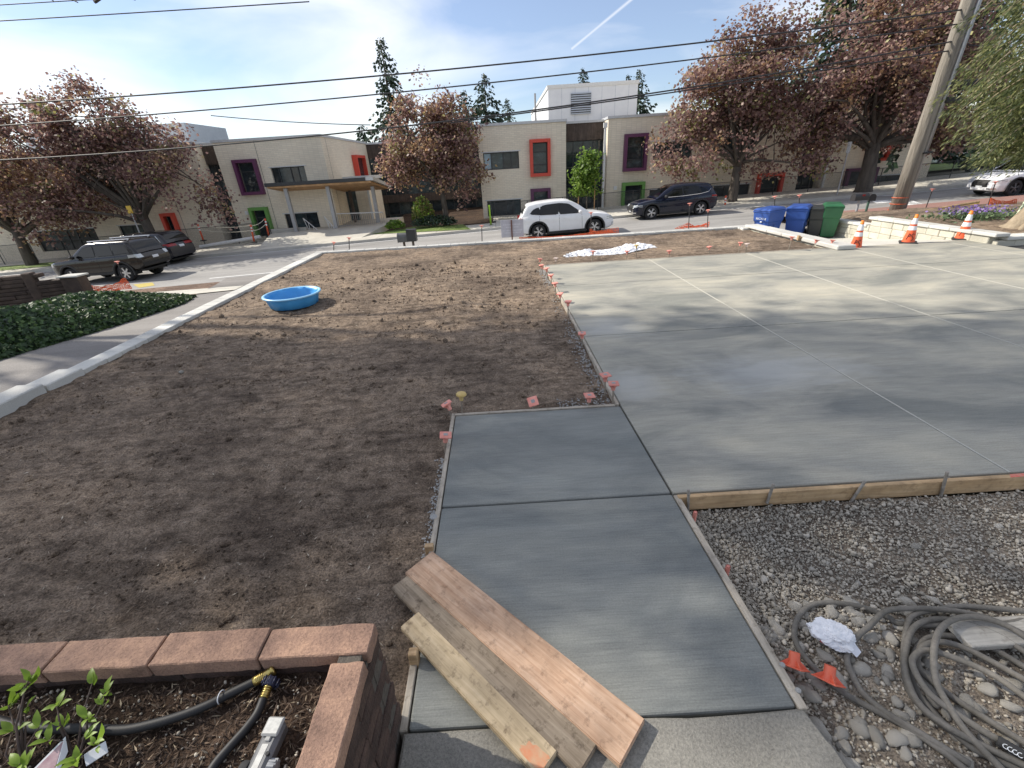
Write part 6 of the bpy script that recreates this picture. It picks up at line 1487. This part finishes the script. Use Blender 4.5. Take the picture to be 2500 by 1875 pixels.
while z < .16:
    hh = .125; s = -.2 * (row % 2)
    while s < wl_:
        l = random.uniform(.55, 1.1)
        if z + hh < ztop(s + l / 2) + .03:
            R = Matrix(((wdn.x, wn_.x, 0, 0), (wdn.y, wn_.y, 0, 0), (0, 0, 1, 0), (0, 0, 0, 1)))
            mb = MB(); mb.bevel_box((0, -.3, 0), (l - .008, .02 + random.uniform(-.02, .04), hh - .006), .02, 0, R); o = mb.build('stone', M['darkstone'], dwall); o.location = wa + wdn * max(s, 0) + Vector((0, 0, z)) - dwall.location
        s += l
    z += hh; row += 1
for k, s in enumerate((.95, 3.1)):
    R = Matrix(((wdn.x, wn_.x, 0, 0), (wdn.y, wn_.y, 0, 0), (0, 0, 1, 0), (0, 0, 0, 1))); mb = MB(); mb.bevel_box((-.14, -.24, -.9), (.14, .06, .10), .03, 0, R); o = mb.build('pillar', M['darkstone'], dwall); o.location = wa + wdn * s - dwall.location
mb = MB(); mb.bevel_box((-14.95, 14.9, -.14), (-14.25, 15.4, -.09), .01, 0, Matrix.Translation(-dwall.location)); mb.build('ledge', M['cap'], dwall)
mb = MB(); mb.bevel_box((-14.9, 14.95, -1.0), (-14.3, 15.35, -.14), .02, 0, Matrix.Translation(-dwall.location)); mb.build('end_block', M['darkstone'], dwall)
# ------------------------------------------------------------------ brick planter
def M_brick(name, c1, c2, c3, rug=False):
    m, nt, b = new_mat(name); v = coords(nt)
    col = ramp(nt, nz(nt, v, 7, 5, .6), [(.28, c1), (.5, c2), (.75, c3)])
    col = mixc(nt, .8, col, ramp(nt, nz(nt, v, 110, 4, .8), [(.30, (.45, .43, .42)), (.5, (1, 1, 1)), (.72, (1.35, 1.32, 1.3))]), 'MULTIPLY'); col = mixc(nt, .8, col, ramp(nt, nz(nt, v, 2.6, 5, .65), [(.34, (.62, .60, .62)), (.6, (1.08, 1.05, 1.0))]), 'MULTIPLY'); col = island_tint(nt, col, .18)
    nt.links.new(col, b.inputs['Base Color']); b.inputs['Roughness'].default_value = .9
    h = nz(nt, coords(nt, (1, 60, 3)) if rug else v, 1.5 if rug else 60, 4, .7); bump(nt, b, h, .9 if rug else .8, .02 if rug else .008); return m
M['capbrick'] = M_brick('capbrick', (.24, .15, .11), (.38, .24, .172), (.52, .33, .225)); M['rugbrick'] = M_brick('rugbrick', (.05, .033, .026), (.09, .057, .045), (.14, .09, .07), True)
M['mortar'] = M_noise('mortar', (.07, .06, .05), (.13, .115, .095), 40, .95, 70, .8, .01)
ZT = .713
pl = thing('brick_planter', 'raised brick planter with wide reddish cap bricks', 'planter', (-.64, 1.2, -.05))
def ppart(mb, name, mat, smooth=False): o = mb.build(name, mat, pl, smooth); o.location = -pl.location; return o
mb = MB(); mb.box((-3.4, 1.085, -.1), (-.645, 1.19, ZT - .05)); mb.box((-.755, -.5, -.1), (-.648, 1.085, ZT - .05)); ppart(mb, 'mortar_core', M['mortar'])
mb = MB(); mb.box((-3.4, 1.09, ZT - .052), (-.66, 1.18, ZT - .012)); mb.box((-.75, -.5, ZT - .052), (-.66, 1.10, ZT - .012)); ppart(mb, 'mortar_bed', M['mortar'])
def rough_brick(lo, hi, seed, amp=.005):
    bm = bmesh.new(); bmesh.ops.create_cube(bm, size=1); lo, hi = Vector(lo), Vector(hi)
    for v in bm.verts: v.co = Vector([lo[i] + (v.co[i] + .5) * (hi[i] - lo[i]) for i in range(3)])
    bmesh.ops.bevel(bm, geom=bm.edges[:], offset=.0045, segments=1, affect='EDGES')
    long = [e for e in bm.edges if e.calc_length() > .08]; bmesh.ops.subdivide_edges(bm, edges=long, cuts=9, use_grid_fill=True)
    for v in bm.verts: v.co += Vector((noise.noise(v.co * 22 + Vector((seed, 0, 0))), noise.noise(v.co * 22 + Vector((0, seed, 0))), .6 * noise.noise(v.co * 22 + Vector((0, 0, seed))))) * amp
    me = bpy.data.meshes.new('brick'); bm.to_mesh(me); bm.free(); return me
xc = [-.635, -1.075, -1.512, -1.934, -2.36, -2.79, -3.22]
for k, (a, b) in enumerate(zip(xc, xc[1:])):
    me = rough_brick((b + .0045, 1.072, ZT - .070), (a - (.0045 if k else 0), 1.205 + random.uniform(-.004, .004), ZT + random.uniform(-.003, .003)), k * 3.3); me.materials.append(M['capbrick'])
    o = inst('cap_brick', me, pl); o.location = -pl.location
yc = [1.045, .60, .155, -.29]
for k, (a, b) in enumerate(zip(yc, yc[1:])):
    me = rough_brick((-.770, b + .0045, ZT - .070), (-.636, a - .0045, ZT + random.uniform(-.003, .002)), 50 + k * 3.3); me.materials.append(M['capbrick'])
    o = inst('cap_brick', me, pl); o.location = -pl.location
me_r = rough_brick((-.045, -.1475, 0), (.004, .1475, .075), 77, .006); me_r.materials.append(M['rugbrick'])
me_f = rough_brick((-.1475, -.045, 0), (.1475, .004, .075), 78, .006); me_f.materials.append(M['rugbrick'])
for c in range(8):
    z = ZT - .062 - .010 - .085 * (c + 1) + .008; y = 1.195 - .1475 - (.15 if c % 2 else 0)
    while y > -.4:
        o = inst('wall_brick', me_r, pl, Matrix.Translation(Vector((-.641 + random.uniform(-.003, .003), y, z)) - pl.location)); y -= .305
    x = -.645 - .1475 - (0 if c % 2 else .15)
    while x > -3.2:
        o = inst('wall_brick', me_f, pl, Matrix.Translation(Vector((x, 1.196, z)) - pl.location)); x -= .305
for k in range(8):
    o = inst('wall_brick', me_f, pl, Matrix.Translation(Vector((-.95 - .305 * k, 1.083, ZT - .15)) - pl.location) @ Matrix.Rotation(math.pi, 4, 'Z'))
bz = lambda x, y: .605 + .022 * noise.noise((x * 3, y * 3, 4)) + .012 * noise.noise((x * 14, y * 14, 1))
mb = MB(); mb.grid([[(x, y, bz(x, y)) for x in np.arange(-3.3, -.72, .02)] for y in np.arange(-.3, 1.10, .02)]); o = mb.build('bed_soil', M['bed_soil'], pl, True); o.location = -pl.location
rg = np.random.default_rng(3); n = 5200; P = np.c_[rg.uniform(-2.4, -.78, n), rg.uniform(.5, 1.06, n), np.zeros(n)]; P[:, 2] = [bz(a, b) + .006 for a, b in P[:, :2]]
Q = leaf_quads(P, .019, np.array([0, 0, .8]), .5, 1.6, rg); Q[:, 1] = P + (Q[:, 1] - P) * .35; Q[:, 3] = P + (Q[:, 3] - P) * .35
M['mulch'] = M_leaf('mulch', [(0, (.03, .02, .014)), (.5, (.075, .05, .036)), (.88, (.17, .12, .08)), (1, (.45, .38, .27))], 0, .9)
o = quads_mesh('mulch_chips', Q, M['mulch'], None, pl); o.location = -pl.location; stuff(o)
n = 520; P = np.c_[rg.uniform(-2.4, -.78, n), rg.uniform(.5, 1.06, n), np.zeros(n)]; P[:, 2] = [bz(a, b) + .003 for a, b in P[:, :2]]
o = tri_repeat_mesh('grit', IV, IF, scatter_mats(P, rg.uniform(.003, .008, n)), M['gravel'], pl); o.location = -pl.location; stuff(o)

# ------------------------------------------------------------------ garden hose, couplings and water timer in the planter
M['hoseblack'] = M_flat('hoseblack', (.012, .012, .013), .6); M['brass'] = M_flat('brass', (.55, .42, .14), .3, .9); M['wirewhite'] = M_flat('wirewhite', (.7, .72, .74), .4)
def P(px, py, z): return at(px, py, z)
def smooth_path(pts, n=8):
    out = []
    for i in range(len(pts) - 1):
        p0, p1, p2, p3 = pts[max(i - 1, 0)], pts[i], pts[i + 1], pts[min(i + 2, len(pts) - 1)]
        for t in np.linspace(0, 1, n, endpoint=False):
            out.append(.5 * ((2 * p1) + (p2 - p0) * t + (2 * p0 - 5 * p1 + 4 * p2 - p3) * t * t + (3 * p1 - p0 - 3 * p2 + p3) * t ** 3))
    return out + [pts[-1]]
gh = thing('garden_hose', 'black garden hose with brass coupling lying in the planter', 'hose', P(400, 1785, .6))
def gpart(mb, name, mat, parent=gh): o = mb.build(name, mat, parent, True); o.location = -parent.location; return o
ZH = .632
mb = MB(); mb.tube(smooth_path([P(-60, 1740, ZH - .02), P(60, 1775, ZH - .01), P(217, 1779, ZH), P(290, 1782, ZH), P(347, 1774, ZH), P(434, 1750, ZH), P(506, 1722, ZH), P(564, 1692, ZH), P(622, 1664, ZH + .005)]), .0165, 10); gpart(mb, 'hose', M['hoseblack'])
a, b = P(622, 1664, ZH + .005), P(668, 1635, ZH + .012); d = (b - a).normalized()
mb = MB(); mb.tube([a - d * .004, a + d * .012, a + d * .03, b - d * .008, b - d * .006, b + d * .004], [.0175, .0185, .0165, .0165, .021, .021], 12)
for k in range(5): q = a + d * (.006 + .006 * k); mb.tube([q, q + d * .003], .0195, 10)
gpart(mb, 'brass_coupling', M['brass'])
q = P(541, 1703, ZH); mb = MB(); mb.tube([q + Vector((.0, 0, 0)) + Vector((0, .022 * math.cos(t), .004 + .022 * math.sin(t))) for t in np.linspace(-.6, 3.6, 12)], .0022, 5); gpart(mb, 'wire_clip', M['wirewhite'])
gh2 = thing('garden_hose', 'second black hose with blue-black collar running down to the grey timer', 'hose', P(600, 1800, .6))
mb = MB(); mb.tube(smooth_path([P(470, 1960, ZH), P(520, 1874, ZH), P(560, 1825, ZH), P(600, 1780, ZH), P(628, 1742, ZH), P(643, 1706, ZH + .006)]), .0155, 10); gpart(mb, 'hose', M['hoseblack'], gh2)
a, b = P(643, 1706, ZH + .006), P(656, 1674, ZH + .012); d = (b - a).normalized(); mb = MB(); mb.tube([a, b], .013, 10)
for k in range(5): q = a + d * (.004 + .008 * k); mb.tube([q, q + d * .004], .016, 10)
gpart(mb, 'brass_thread', M['brass'], gh2)
M['collar'] = M_flat('collar', (.02, .022, .05), .4); a, b = P(656, 1676, ZH + .012), P(667, 1655, ZH + .014); mb = MB(); mb.tube([a, a.lerp(b, .1), a.lerp(b, .9), b], [.018, .022, .022, .019], 14)
for k in range(10):
    t = 2 * math.pi * k / 10; d = (b - a).normalized(); e = d.orthogonal(); e = e * math.cos(t) + d.cross(e) * math.sin(t); mb.tube([a.lerp(b, .1) + e * .022, a.lerp(b, .9) + e * .022], .003, 4)
gpart(mb, 'collar', M['collar'], gh2)
M['timergrey'] = M_noise('timergrey', (.10, .103, .108), (.17, .173, .178), 8, .4); M['timerlid'] = M_flat('timerlid', (.30, .30, .285), .35); M['knob'] = M_flat('knob', (.24, .25, .265), .35); M['labelwhite'] = M_noise('labelwhite', (.36, .36, .34), (.52, .52, .49), 60, .5)
A, B = P(676, 1757, .675), P(614, 1890, .675); dirv = (B - A).normalized(); sidev = Vector((-dirv.y, dirv.x, 0)).normalized(); 
TM = Matrix(((dirv.x, sidev.x, 0, A.x), (dirv.y, sidev.y, 0, A.y), (0, 0, 1, .615), (0, 0, 0, 1)))   # x runs along the body towards the viewer
tm = thing('water_timer', 'grey hose water timer with lidded display lying in the planter', 'water timer', (A.x, A.y, .6))
def tpart(mb, name, mat): o = mb.build(name, mat, tm); o.location = -tm.location; return smooth_angle(o, 35)
mb = MB(); mb.bevel_box((-.005, -.034, .0), (.20, .034, .058), .014, 0, TM); tpart(mb, 'body', M['timergrey'])
mb = MB(); mb.bevel_box((-.008, -.031, .058), (.052, .031, .068), .005, 0, TM); mb.bevel_box((.05, -.010, .057), (.066, .010, .064), .004, 0, TM); tpart(mb, 'lid', M['timerlid'])
mb = MB(); mb.bevel_box((-.002, -.025, .0682), (.046, .025, .0692), .0004, 0, TM); tpart(mb, 'display_window', M['labelwhite'])
mb = MB(); mb.bevel_box((.072, -.012, .0582), (.16, .010, .0592), .0004, 0, TM); tpart(mb, 'paper_label', M['labelwhite'])
sgn = 1 if (TM @ Vector((.1, .05, 0))).x > (TM @ Vector((.1, 0, 0))).x else -1
mb = MB(); mb.lathe([(0, .02), (.006, .02), (.006, .0)], 10, 0, TM @ Matrix.Translation((.10, sgn * .022, .044))); tpart(mb, 'screw_hole', M['rubber'])
mb = MB(); Rk = TM @ Matrix.Translation((.128, sgn * .034, .035)) @ Matrix.Rotation(-sgn * math.pi / 2, 4, 'X'); mb.lathe([(.022, 0), (.024, .010), (.020, .028), (0, .030)], 9, 0, Rk)
for k in range(9): t = 2 * math.pi * k / 9; mb.lathe([(.005, .002), (.005, .026), (0, .028)], 6, 0, Rk @ Matrix.Translation((.021 * math.cos(t), .021 * math.sin(t), 0)))
tpart(mb, 'knob', M['knob'])
mb = MB(); Rk = TM @ Matrix.Translation((.135, -sgn * .034, .03)) @ Matrix.Rotation(sgn * math.pi / 2, 4, 'X'); mb.lathe([(.024, -.002), (.026, .004), (.026, .02), (.023, .022), (.023, .026), (.018, .028), (0, .028)], 20, 0, Rk); tpart(mb, 'inlet_ring', M['rubber'])

# leafy shrub sprouting in the planter, dry curled leaves, plant tag
M['sprout'] = M_leaf('sprout', [(0, (.13, .24, .03)), (.6, (.26, .40, .05)), (1, (.42, .52, .10))], .45, .45); M['twig'] = M_noise('twig', (.05, .035, .03), (.10, .07, .055), 20, .8)
sh = thing('budding_shrub', 'small shrub with bare dark stems and fresh lime leaves in the planter', 'shrub', P(180, 1850, .6))
def leafshape(mb, base, d, n, L, w):
    d = d.normalized(); s = d.cross(n).normalized(); n = s.cross(d)
    ctr = [base + d * L * t + n * (.12 * L * math.sin(t * 3.0)) for t in (0, .25, .5, .75, 1)]; wd = (0.02, .42, .5, .32, 0.0)
    v = []; 
    for c, q in zip(ctr, wd): v += [c - s * w * q + n * w * .22 * q, c, c + s * w * q + n * w * .22 * q]
    f = [(i * 3 + j, i * 3 + j + 1, i * 3 + j + 4, i * 3 + j + 3) for i in range(4) for j in (0, 1)]; mb.add(v, f)
root = P(185, 1860, .59); root2 = P(60, 1900, .59); rnd = random.Random(4); stems = MB()
tips = [((68, 1662), .80, 6, root2), ((60, 1672), .78, 4, root2), ((138, 1718), .76, 5, root), ((225, 1668), .73, 4, root), ((258, 1690), .72, 5, root), ((212, 1752), .74, 6, root), ((205, 1800), .72, 4, root), ((232, 1812), .75, 6, root), ((185, 1852), .76, 6, root), ((20, 1722), .74, 5, root2), ((62, 1728), .72, 4, root2), ((95, 1775), .72, 4, root2), ((150, 1770), .71, 4, root), ((30, 1785), .70, 3, root2), ((48, 1866), .76, 7, root2), ((118, 1808), .70, 3, root), ((248, 1720), .70, 3, root)]
lv = []
for (px, py), z, k, rt in tips:
    tip = P(px, py, z); mid = rt.lerp(tip, .55) + Vector((rnd.uniform(-.02, .02), rnd.uniform(-.02, .02), .02)); stems.tube([rt, mid, tip], [.0045, .0035, .002], 6)
    for i in range(k):
        a = rnd.uniform(0, 6.28); mbl = MB(); L = rnd.uniform(.030, .062)
        d = Vector((math.cos(a), math.sin(a), rnd.uniform(.1, 1.1))); leafshape(mbl, tip - Vector((0, 0, .012 * i * .4)), d, Vector((0, 0, 1)) if abs(d.z) < .9 else Vector((1, 0, 0)), L, L * .40)
        o = mbl.build('leaf', M['sprout'], sh, True, fix=False); o.location = -sh.location
o = stems.build('stems', M['twig'], sh, True); o.location = -sh.location
M['dry'] = M_leaf('dry', [(0, (.22, .10, .03)), (1, (.50, .28, .10))], .3)
dl = thing('dry_leaf_tuft', 'tuft of dry orange-brown leaves on the planter soil', 'dry leaves', P(200, 1705, .59)); mb = MB()
for i in range(34):
    a = rnd.uniform(0, 6.28); leafshape(mb, Vector((rnd.gauss(0, .022), rnd.gauss(0, .022), .0)), Vector((math.cos(a), math.sin(a), rnd.uniform(.2, 1.2))), Vector((0, 0, 1)), rnd.uniform(.018, .034), .014)
mb.build('leaves', M['dry'], dl)
M['tagpink'] = M_noise('tagpink', (.30, .16, .20), (.55, .42, .42), 26, .35)
tg = thing('plant_tag', 'white-edged printed plant tag card leaning among the shrub stems', 'plant tag', P(120, 1850, .62))
q0, q1, q2, q3 = P(160, 1798, .68), P(66, 1893, .66), P(120, 1935, .63), P(166, 1835, .65)
mb = MB(); nrm = (q1 - q0).cross(q3 - q0).normalized() * .0015; mb.add([q0, q1, q2, q3, q0 - nrm, q1 - nrm, q2 - nrm, q3 - nrm], [(0, 1, 2, 3), (7, 6, 5, 4), (0, 4, 5, 1), (1, 5, 6, 2), (2, 6, 7, 3), (3, 7, 4, 0)]); o = mb.build('card', M['wirewhite'], tg); o.location = -tg.location
c = (q0 + q1 + q2 + q3) / 4; s_ = .80; up_ = Vector((0, 0, .002)); mb = MB(); mb.add([c + (q - c) * s_ + up_ for q in (q0, q1, q2, q3)], [(0, 1, 2, 3)]); o = mb.build('printed_picture', M['tagpink'], tg); o.location = -tg.location
mb = MB(); w0 = P(245, 1850, .60); mb.bevel_box((-.03, -.02, 0), (.03, .02, .003), .001, 0, Matrix.Rotation(.7, 4, 'Z') @ Matrix.Rotation(.5, 4, 'X')); o = mb.build('paper_scrap', M['wirewhite']); o.location = w0 + Vector((0, 0, .03)); tag(o, 'scrap of white paper caught under the lime leaves', 'paper scrap')

# ------------------------------------------------------------------ three planks across the path
M['plankA'] = M_wood('plankA', (.40, .24, .15), (.54, .37, .255), (.64, .47, .35), 'X', 1, .5); M['plankB'] = M_wood('plankB', (.19, .15, .105), (.30, .245, .18), (.40, .34, .26), 'X', 1, .8); M['plankC'] = M_wood('plankC', (.42, .33, .20), (.57, .46, .30), (.66, .55, .38), 'X', 1, .7)
def plank(label, l0, l1, r0, r1, zt0, zt1, mat, th=.04):
    """Corners of the upper face: far end l0 (near side) l1 (far side), other end r0, r1."""
    a0, a1, b0, b1 = at(*l0, zt0), at(*l1, zt0), at(*r0, zt1), at(*r1, zt1)
    A, B = (a0 + a1) / 2, (b0 + b1) / 2; w = ((a1 - a0).length + (b1 - b0).length) / 2; ax = (B - A); L = ax.length; x = ax.normalized(); z = Vector((0, 0, 1)); y = z.cross(x).normalized(); z = x.cross(y)
    bm = bmesh.new(); bmesh.ops.create_cube(bm, size=1)
    for v in bm.verts: v.co = Vector((v.co.x * L, v.co.y * w, v.co.z * th - th / 2))
    bmesh.ops.bevel(bm, geom=bm.edges[:], offset=.005, segments=2, affect='EDGES')
    me = bpy.data.meshes.new('timber_plank'); bm.to_mesh(me); bm.free(); me.materials.append(mat); me.polygons.foreach_set('use_smooth', [False] * len(me.polygons))
    o = inst('timber_plank', me); c = (A + B) / 2
    o.matrix_world = Matrix(((x.x, y.x, z.x, c.x), (x.y, y.y, z.y, c.y), (x.z, y.z, z.z, c.z), (0, 0, 0, 1)))
    return tag(o, label, 'plank')
plank('widest plank, pinkish new timber, lying across the path', (985, 1396), (1058, 1346), (1516, 1868), (1574, 1756), .060, .060, M['plankA'])
plank('grey weathered plank, middle of the three across the path', (960, 1434), (1000, 1396), (1408, 1895), (1468, 1806), .052, .052, M['plankB'])
pc_ = plank('narrow yellowish plank with orange paint on one end', (981, 1527), (1018, 1494), (1302, 1893), (1374, 1838), .056, .056, M['plankC'])
M['orangespray'] = M_noise('orangespray', (.70, .24, .11), (.60, .42, .26), 18, .85); p = at(1362, 1855, .057)
mb = MB(); pts = []
for k in range(40): t = 2 * math.pi * k / 40; rr = 1 + .55 * noise.noise((math.cos(t) * 2.6, math.sin(t) * 2.6, 3)) + .3 * noise.noise((math.cos(t) * 9, math.sin(t) * 9, 5)); pts.append(Vector((math.cos(t) * .085 * rr, math.sin(t) * .036 * rr, 0)))
Lp = pc_.data.vertices; Lx = max(v.co.x for v in Lp)
mb.add([Vector((min(q.x + Lx - .05, Lx - .006), max(-.050, min(.050, q.y - .018)), .0012)) for q in pts], [tuple(range(40))]); mb.build('paint_patch', M['orangespray'], pc_)
mb = MB(); mb.bevel_box((-.024, -.024, -.10), (.024, .024, .085), .004); o = mb.build('form_stake_block', M['newwood']); o.location = at(1010, 1600, .05); o.location.z = 0; tag(o, 'short square timber stake standing under the yellowish plank', 'stake')
mb = MB(); mb.bevel_box((-.03, -.02, -.05), (.03, .02, .045), .004); o = mb.build('form_stake_block', M['newwood']); o.location = (at(1048, 1347, .0).x, at(1048, 1347, 0).y + .02, 0); tag(o, 'timber stake top peeping from the far end of the pinkish plank', 'stake')

# ------------------------------------------------------------------ steel stakes by the near form boards
M['steelrod'] = M_noise('steelrod', (.20, .18, .15), (.36, .33, .29), 30, .7)
for k, (bp, cp) in enumerate([((1680, 1236), (1681, 1196)), ((1876, 1218), (1888, 1182)), ((2084, 1215), (2112, 1175)), ((2299, 1202), (2313, 1152))]):
    a = atY(*bp, 2.580); b = atY(*cp, 2.578); mb = MB(); mb.tube([a - (b - a) * .3, b, b + (b - a).normalized() * .003], [.011, .011, .009], 8); mb.tube([b - (b - a) * .2 + Vector((-.01, -.012, 0)), b - (b - a) * .2 + Vector((.01, -.02, 0))], .003, 5)
    tag(mb.build('form_pin', M['steelrod']), f'{ORD[k]} bare steel pin along the tan form board, counting from the path corner', 'pin', 'steel pins holding the tan form board')
for k, (bp, cp, lab) in enumerate([((1693, 1272), (1698, 1250), 'orange plastic sleeve on a pin near the path\'s inner corner'), ((1770, 1412), (1778, 1382), 'orange plastic sleeve on a pin midway along the mortar-smeared board')]):
    a = at(*bp, -.10); b = atY(*cp, a.y); t = thing('sleeved_pin', lab, 'pin', a); mb = MB(); d = b - a; mb.tube([d * 0, d], .0155, 10, cap=False); mb.tube([d * .98, d], .012, 8); mb.build('sleeve', M['capred'], t, True)
    mb = MB(); mb.tube([-d * .5, d * .4], .008, 6); mb.build('pin', M['steelrod'], t)
for k, (px, py, lab) in enumerate([(1900, 1625, 'pale plastic peg knob on the mortar-smeared board'), (1938, 1688, 'pale plastic peg knob nearest the landing on the mortar-smeared board')]):
    p = at(px, py, .0); mb = MB(); mb.lathe([(.008, -.05), (.008, 0), (.014, .003), (.013, .010), (0, .013)], 12); o = mb.build('peg_knob', M['splash']); o.location = p + Vector((.02, 0, .0)); tag(o, lab, 'peg')
mb = MB(); p = at(1059, 1264, -.01); mb.lathe([(.012, -.06), (.012, 0), (.03, .004), (.028, .014), (0, .016)], 12); o = mb.build('peg_knob', M['splash']); o.location = p; tag(o, 'grey mortar-covered peg on the soil side of the path board', 'peg')
M['redspray'] = M_noise('redspray', (.75, .12, .08), (.62, .33, .24), 30, .8)
p = at(2475, 1160, .012); mb = MB(); mb.add([(p.x - .05, 2.595, .0135), (p.x + .06, 2.597, .0135), (p.x + .10, 2.634, .0135), (p.x - .02, 2.632, .0135)], [(0, 1, 2, 3)]); tag(mb.build('paint_mark', M['redspray']), 'red spray-paint mark on the tan form board', 'paint mark')

# ------------------------------------------------------------------ grey hose coil, bag, loose caps, board
M['hosegrey'] = M_noise('hosegrey', (.13, .12, .10), (.24, .22, .19), 7, .75, 50, .3, .004, fine=60)
def G(x, y, z): return at(1640 + .467 * x, 1100 + .467 * y, z)
hc = thing('hose_coil', 'long grey rubber hose lying in loose coils on the gravel', 'hose', G(1500, 1150, -.12))
coils = [
 ([(1841, 880), (1700, 905), (1230, 910), (1130, 870), (1000, 820), (850, 797), (740, 805), (668, 860), (640, 950), (660, 1030), (720, 1110), (800, 1190), (920, 1280), (1050, 1350), (1200, 1430), (1400, 1560), (1560, 1690)], [.03, .03, .0, 0, 0, 0, 0, 0, 0, 0, 0, 0, 0, 0, 0, 0, 0]),
 ([(1560, 1640), (1300, 1478), (1120, 1370), (1000, 1270), (945, 1175), (915, 1080), (960, 985), (1030, 920), (1120, 840), (1250, 825), (1400, 830), (1550, 850), (1700, 893), (1900, 990)], [.01, .01, .01, .01, .01, .01, .02, .04, .05, .05, .06, .06, .05, .04]),
 ([(1900, 1090), (1700, 962), (1500, 892), (1360, 882), (1262, 930), (1222, 1050), (1228, 1180), (1290, 1320), (1420, 1430), (1600, 1530), (1900, 1670)], [.03] * 11),
 ([(1900, 1165), (1650, 1022), (1450, 968), (1330, 985), (1268, 1060), (1250, 1180), (1310, 1300), (1450, 1450), (1640, 1560), (1900, 1640)], [.0] * 10),
 ([(1900, 1330), (1700, 1185), (1500, 1092), (1340, 1045), (1272, 1072), (1262, 1130), (1340, 1262), (1480, 1370), (1650, 1480), (1760, 1535)], [.06, .06, .06, .06, .06, .06, .055, .05, .05, .05]),
 ([(1900, 1010), (1750, 915), (1600, 872), (1480, 880), (1400, 942), (1370, 1050), (1382, 1200), (1440, 1320), (1540, 1470), (1700, 1640), (1760, 1700)], [.08, .08, .08, .085, .09, .085, .07, .06, .04, .03, .03]),
 ([(1900, 845), (1650, 822), (1500, 815), (1380, 832), (1262, 862), (1228, 930), (1214, 1100), (1240, 1250), (1330, 1370), (1480, 1480), (1600, 1570), (1900, 1700)], [.06, .06, .05, .04, .03, .02, .01, .0, .0, .0, .0, .0]),
 ([(1900, 1230), (1650, 1090), (1500, 1020), (1380, 1000), (1300, 1040), (1290, 1130), (1400, 1240), (1560, 1350), (1750, 1470), (1900, 1560)], [.02] * 10)]
for pts, zz in coils:
    q = smooth_path([G(x, y, -.105 + z) for (x, y), z in zip(pts, zz)], 6); mb = MB(); mb.tube(q, .0155, 9); o = mb.build('hose', M['hosegrey'], hc, True); o.location = -hc.location
a, b = G(1700, 1512, -.05), G(1850, 1600, -.05); d = (b - a).normalized(); mb = MB(); mb.tube([a, a + d * .006, b, b + d * .01], [.020, .0225, .0225, .020], 12); o = mb.build('printed_sleeve', M['rubber'], hc, True); o.location = -hc.location
tocam = (Vector((0, 0, EYE)) - a).normalized()
for k in range(4):
    c = a.lerp(b, .28 + .17 * k); s = d.cross(tocam).normalized(); mb = MB(); n_ = s.cross(d).normalized()
    mb.tube([c + n_ * .0225 + d * .009 * math.cos(t) + s * (.009 * math.sin(t) + .006) - n_ * .001 for t in np.linspace(.6, 5.0, 10)], .0016, 4); o = mb.build('white_glyph', M['print'], hc); o.location = -hc.location
M['bag'] = M_noise('bag', (.66, .68, .72), (.80, .81, .84), 9, .4, 40, .4, .01); M['bagred'] = M_flat('bagred', (.55, .06, .08), .5)
bmx = bmesh.new(); bmesh.ops.create_icosphere(bmx, subdivisions=5, radius=1)
for v in bmx.verts:
    c = v.co.copy(); v.co *= 1 + .35 * noise.noise(c * 1.6) + .22 * abs(noise.noise(c * 4.2)) + .10 * abs(noise.noise(c * 9)); v.co = Vector((v.co.x * .105, v.co.y * .07, v.co.z * .050))
bmesh.ops.translate(bmx, verts=bmx.verts, vec=(0, 0, .04)); me = bpy.data.meshes.new('bag_film'); bmx.to_mesh(me); bmx.free(); me.materials.append(M['bag'])
bg = thing('plastic_bag', 'crumpled white plastic bag with red print on the gravel', 'plastic bag', at(2032, 1562, -.09), rad(-28)); o = inst('bag_film', me, bg)
mb = MB(); mb.add([(-.07, -.055, .02), (-.03, -.068, .018), (-.025, -.062, .05), (-.06, -.05, .05)], [(0, 1, 2, 3)]); mb.build('red_print', M['bagred'], bg)
mb = MB(); mb.add([(.03, -.02, .03), (.10, -.07, .01), (.125, -.03, .015), (.08, .02, .04)], [(0, 1, 2, 3)]); mb.build('bag_corner', M['bag'], bg)
M['capnew'] = M_noise('capnew', (.66, .12, .06), (.76, .17, .09), 20, .5)
def big_cap(label, p, rz, tx, ty):
    t = thing('loose_stake_cap', label, 'stake cap', p, rz); t.rotation_euler = (tx, ty, rz); t.scale = (.8, .8, .8); w = .072
    mb = MB(); mb.bevel_box((-w, -w, 0), (w, w, .008), .003)
    for a in range(4): R = Matrix.Rotation(a * math.pi / 2 + math.pi / 4, 4, 'Z'); mb.add([R @ Vector(q) for q in ((.02, -.002, .008), (w * 1.25, -.002, .008), (.028, -.002, .055), (.02, .002, .008), (w * 1.25, .002, .008), (.028, .002, .055))], [(0, 1, 2), (5, 4, 3), (0, 3, 4, 1), (1, 4, 5, 2), (2, 5, 3, 0)])
    mb.build('flange', M['capnew'], t)
    mb = MB(); mb.lathe([(.044, .008), (.034, .03), (.032, .095), (.026, .095), (.026, .03)], 18, close=False); smooth_angle(mb.build('socket', M['capnew'], t), 40)
big_cap('orange plastic stake cap lying on its side nearest the path board', at(1938, 1630, -.06), rad(20), rad(-32), rad(38)); big_cap('orange plastic stake cap lying on its side below the white bag', at(2022, 1664, -.06), rad(14), rad(-30), rad(36))
M['greyboard'] = M_wood('greyboard', (.30, .29, .26), (.44, .43, .39), (.54, .53, .48), 'X', 1, .5)
a, b = G(1480, 935, -.06), G(1960, 905, -.06); mb = MB(); mb.bevel_box((0, -.10, -.04), (1.6, .06, 0), .005); o = mb.build('buried_board', M['greyboard']); o.location = a; o.rotation_euler[2] = math.atan2(b.y - a.y, b.x - a.x); tag(o, 'grey weathered board lying under the hose coils', 'board')
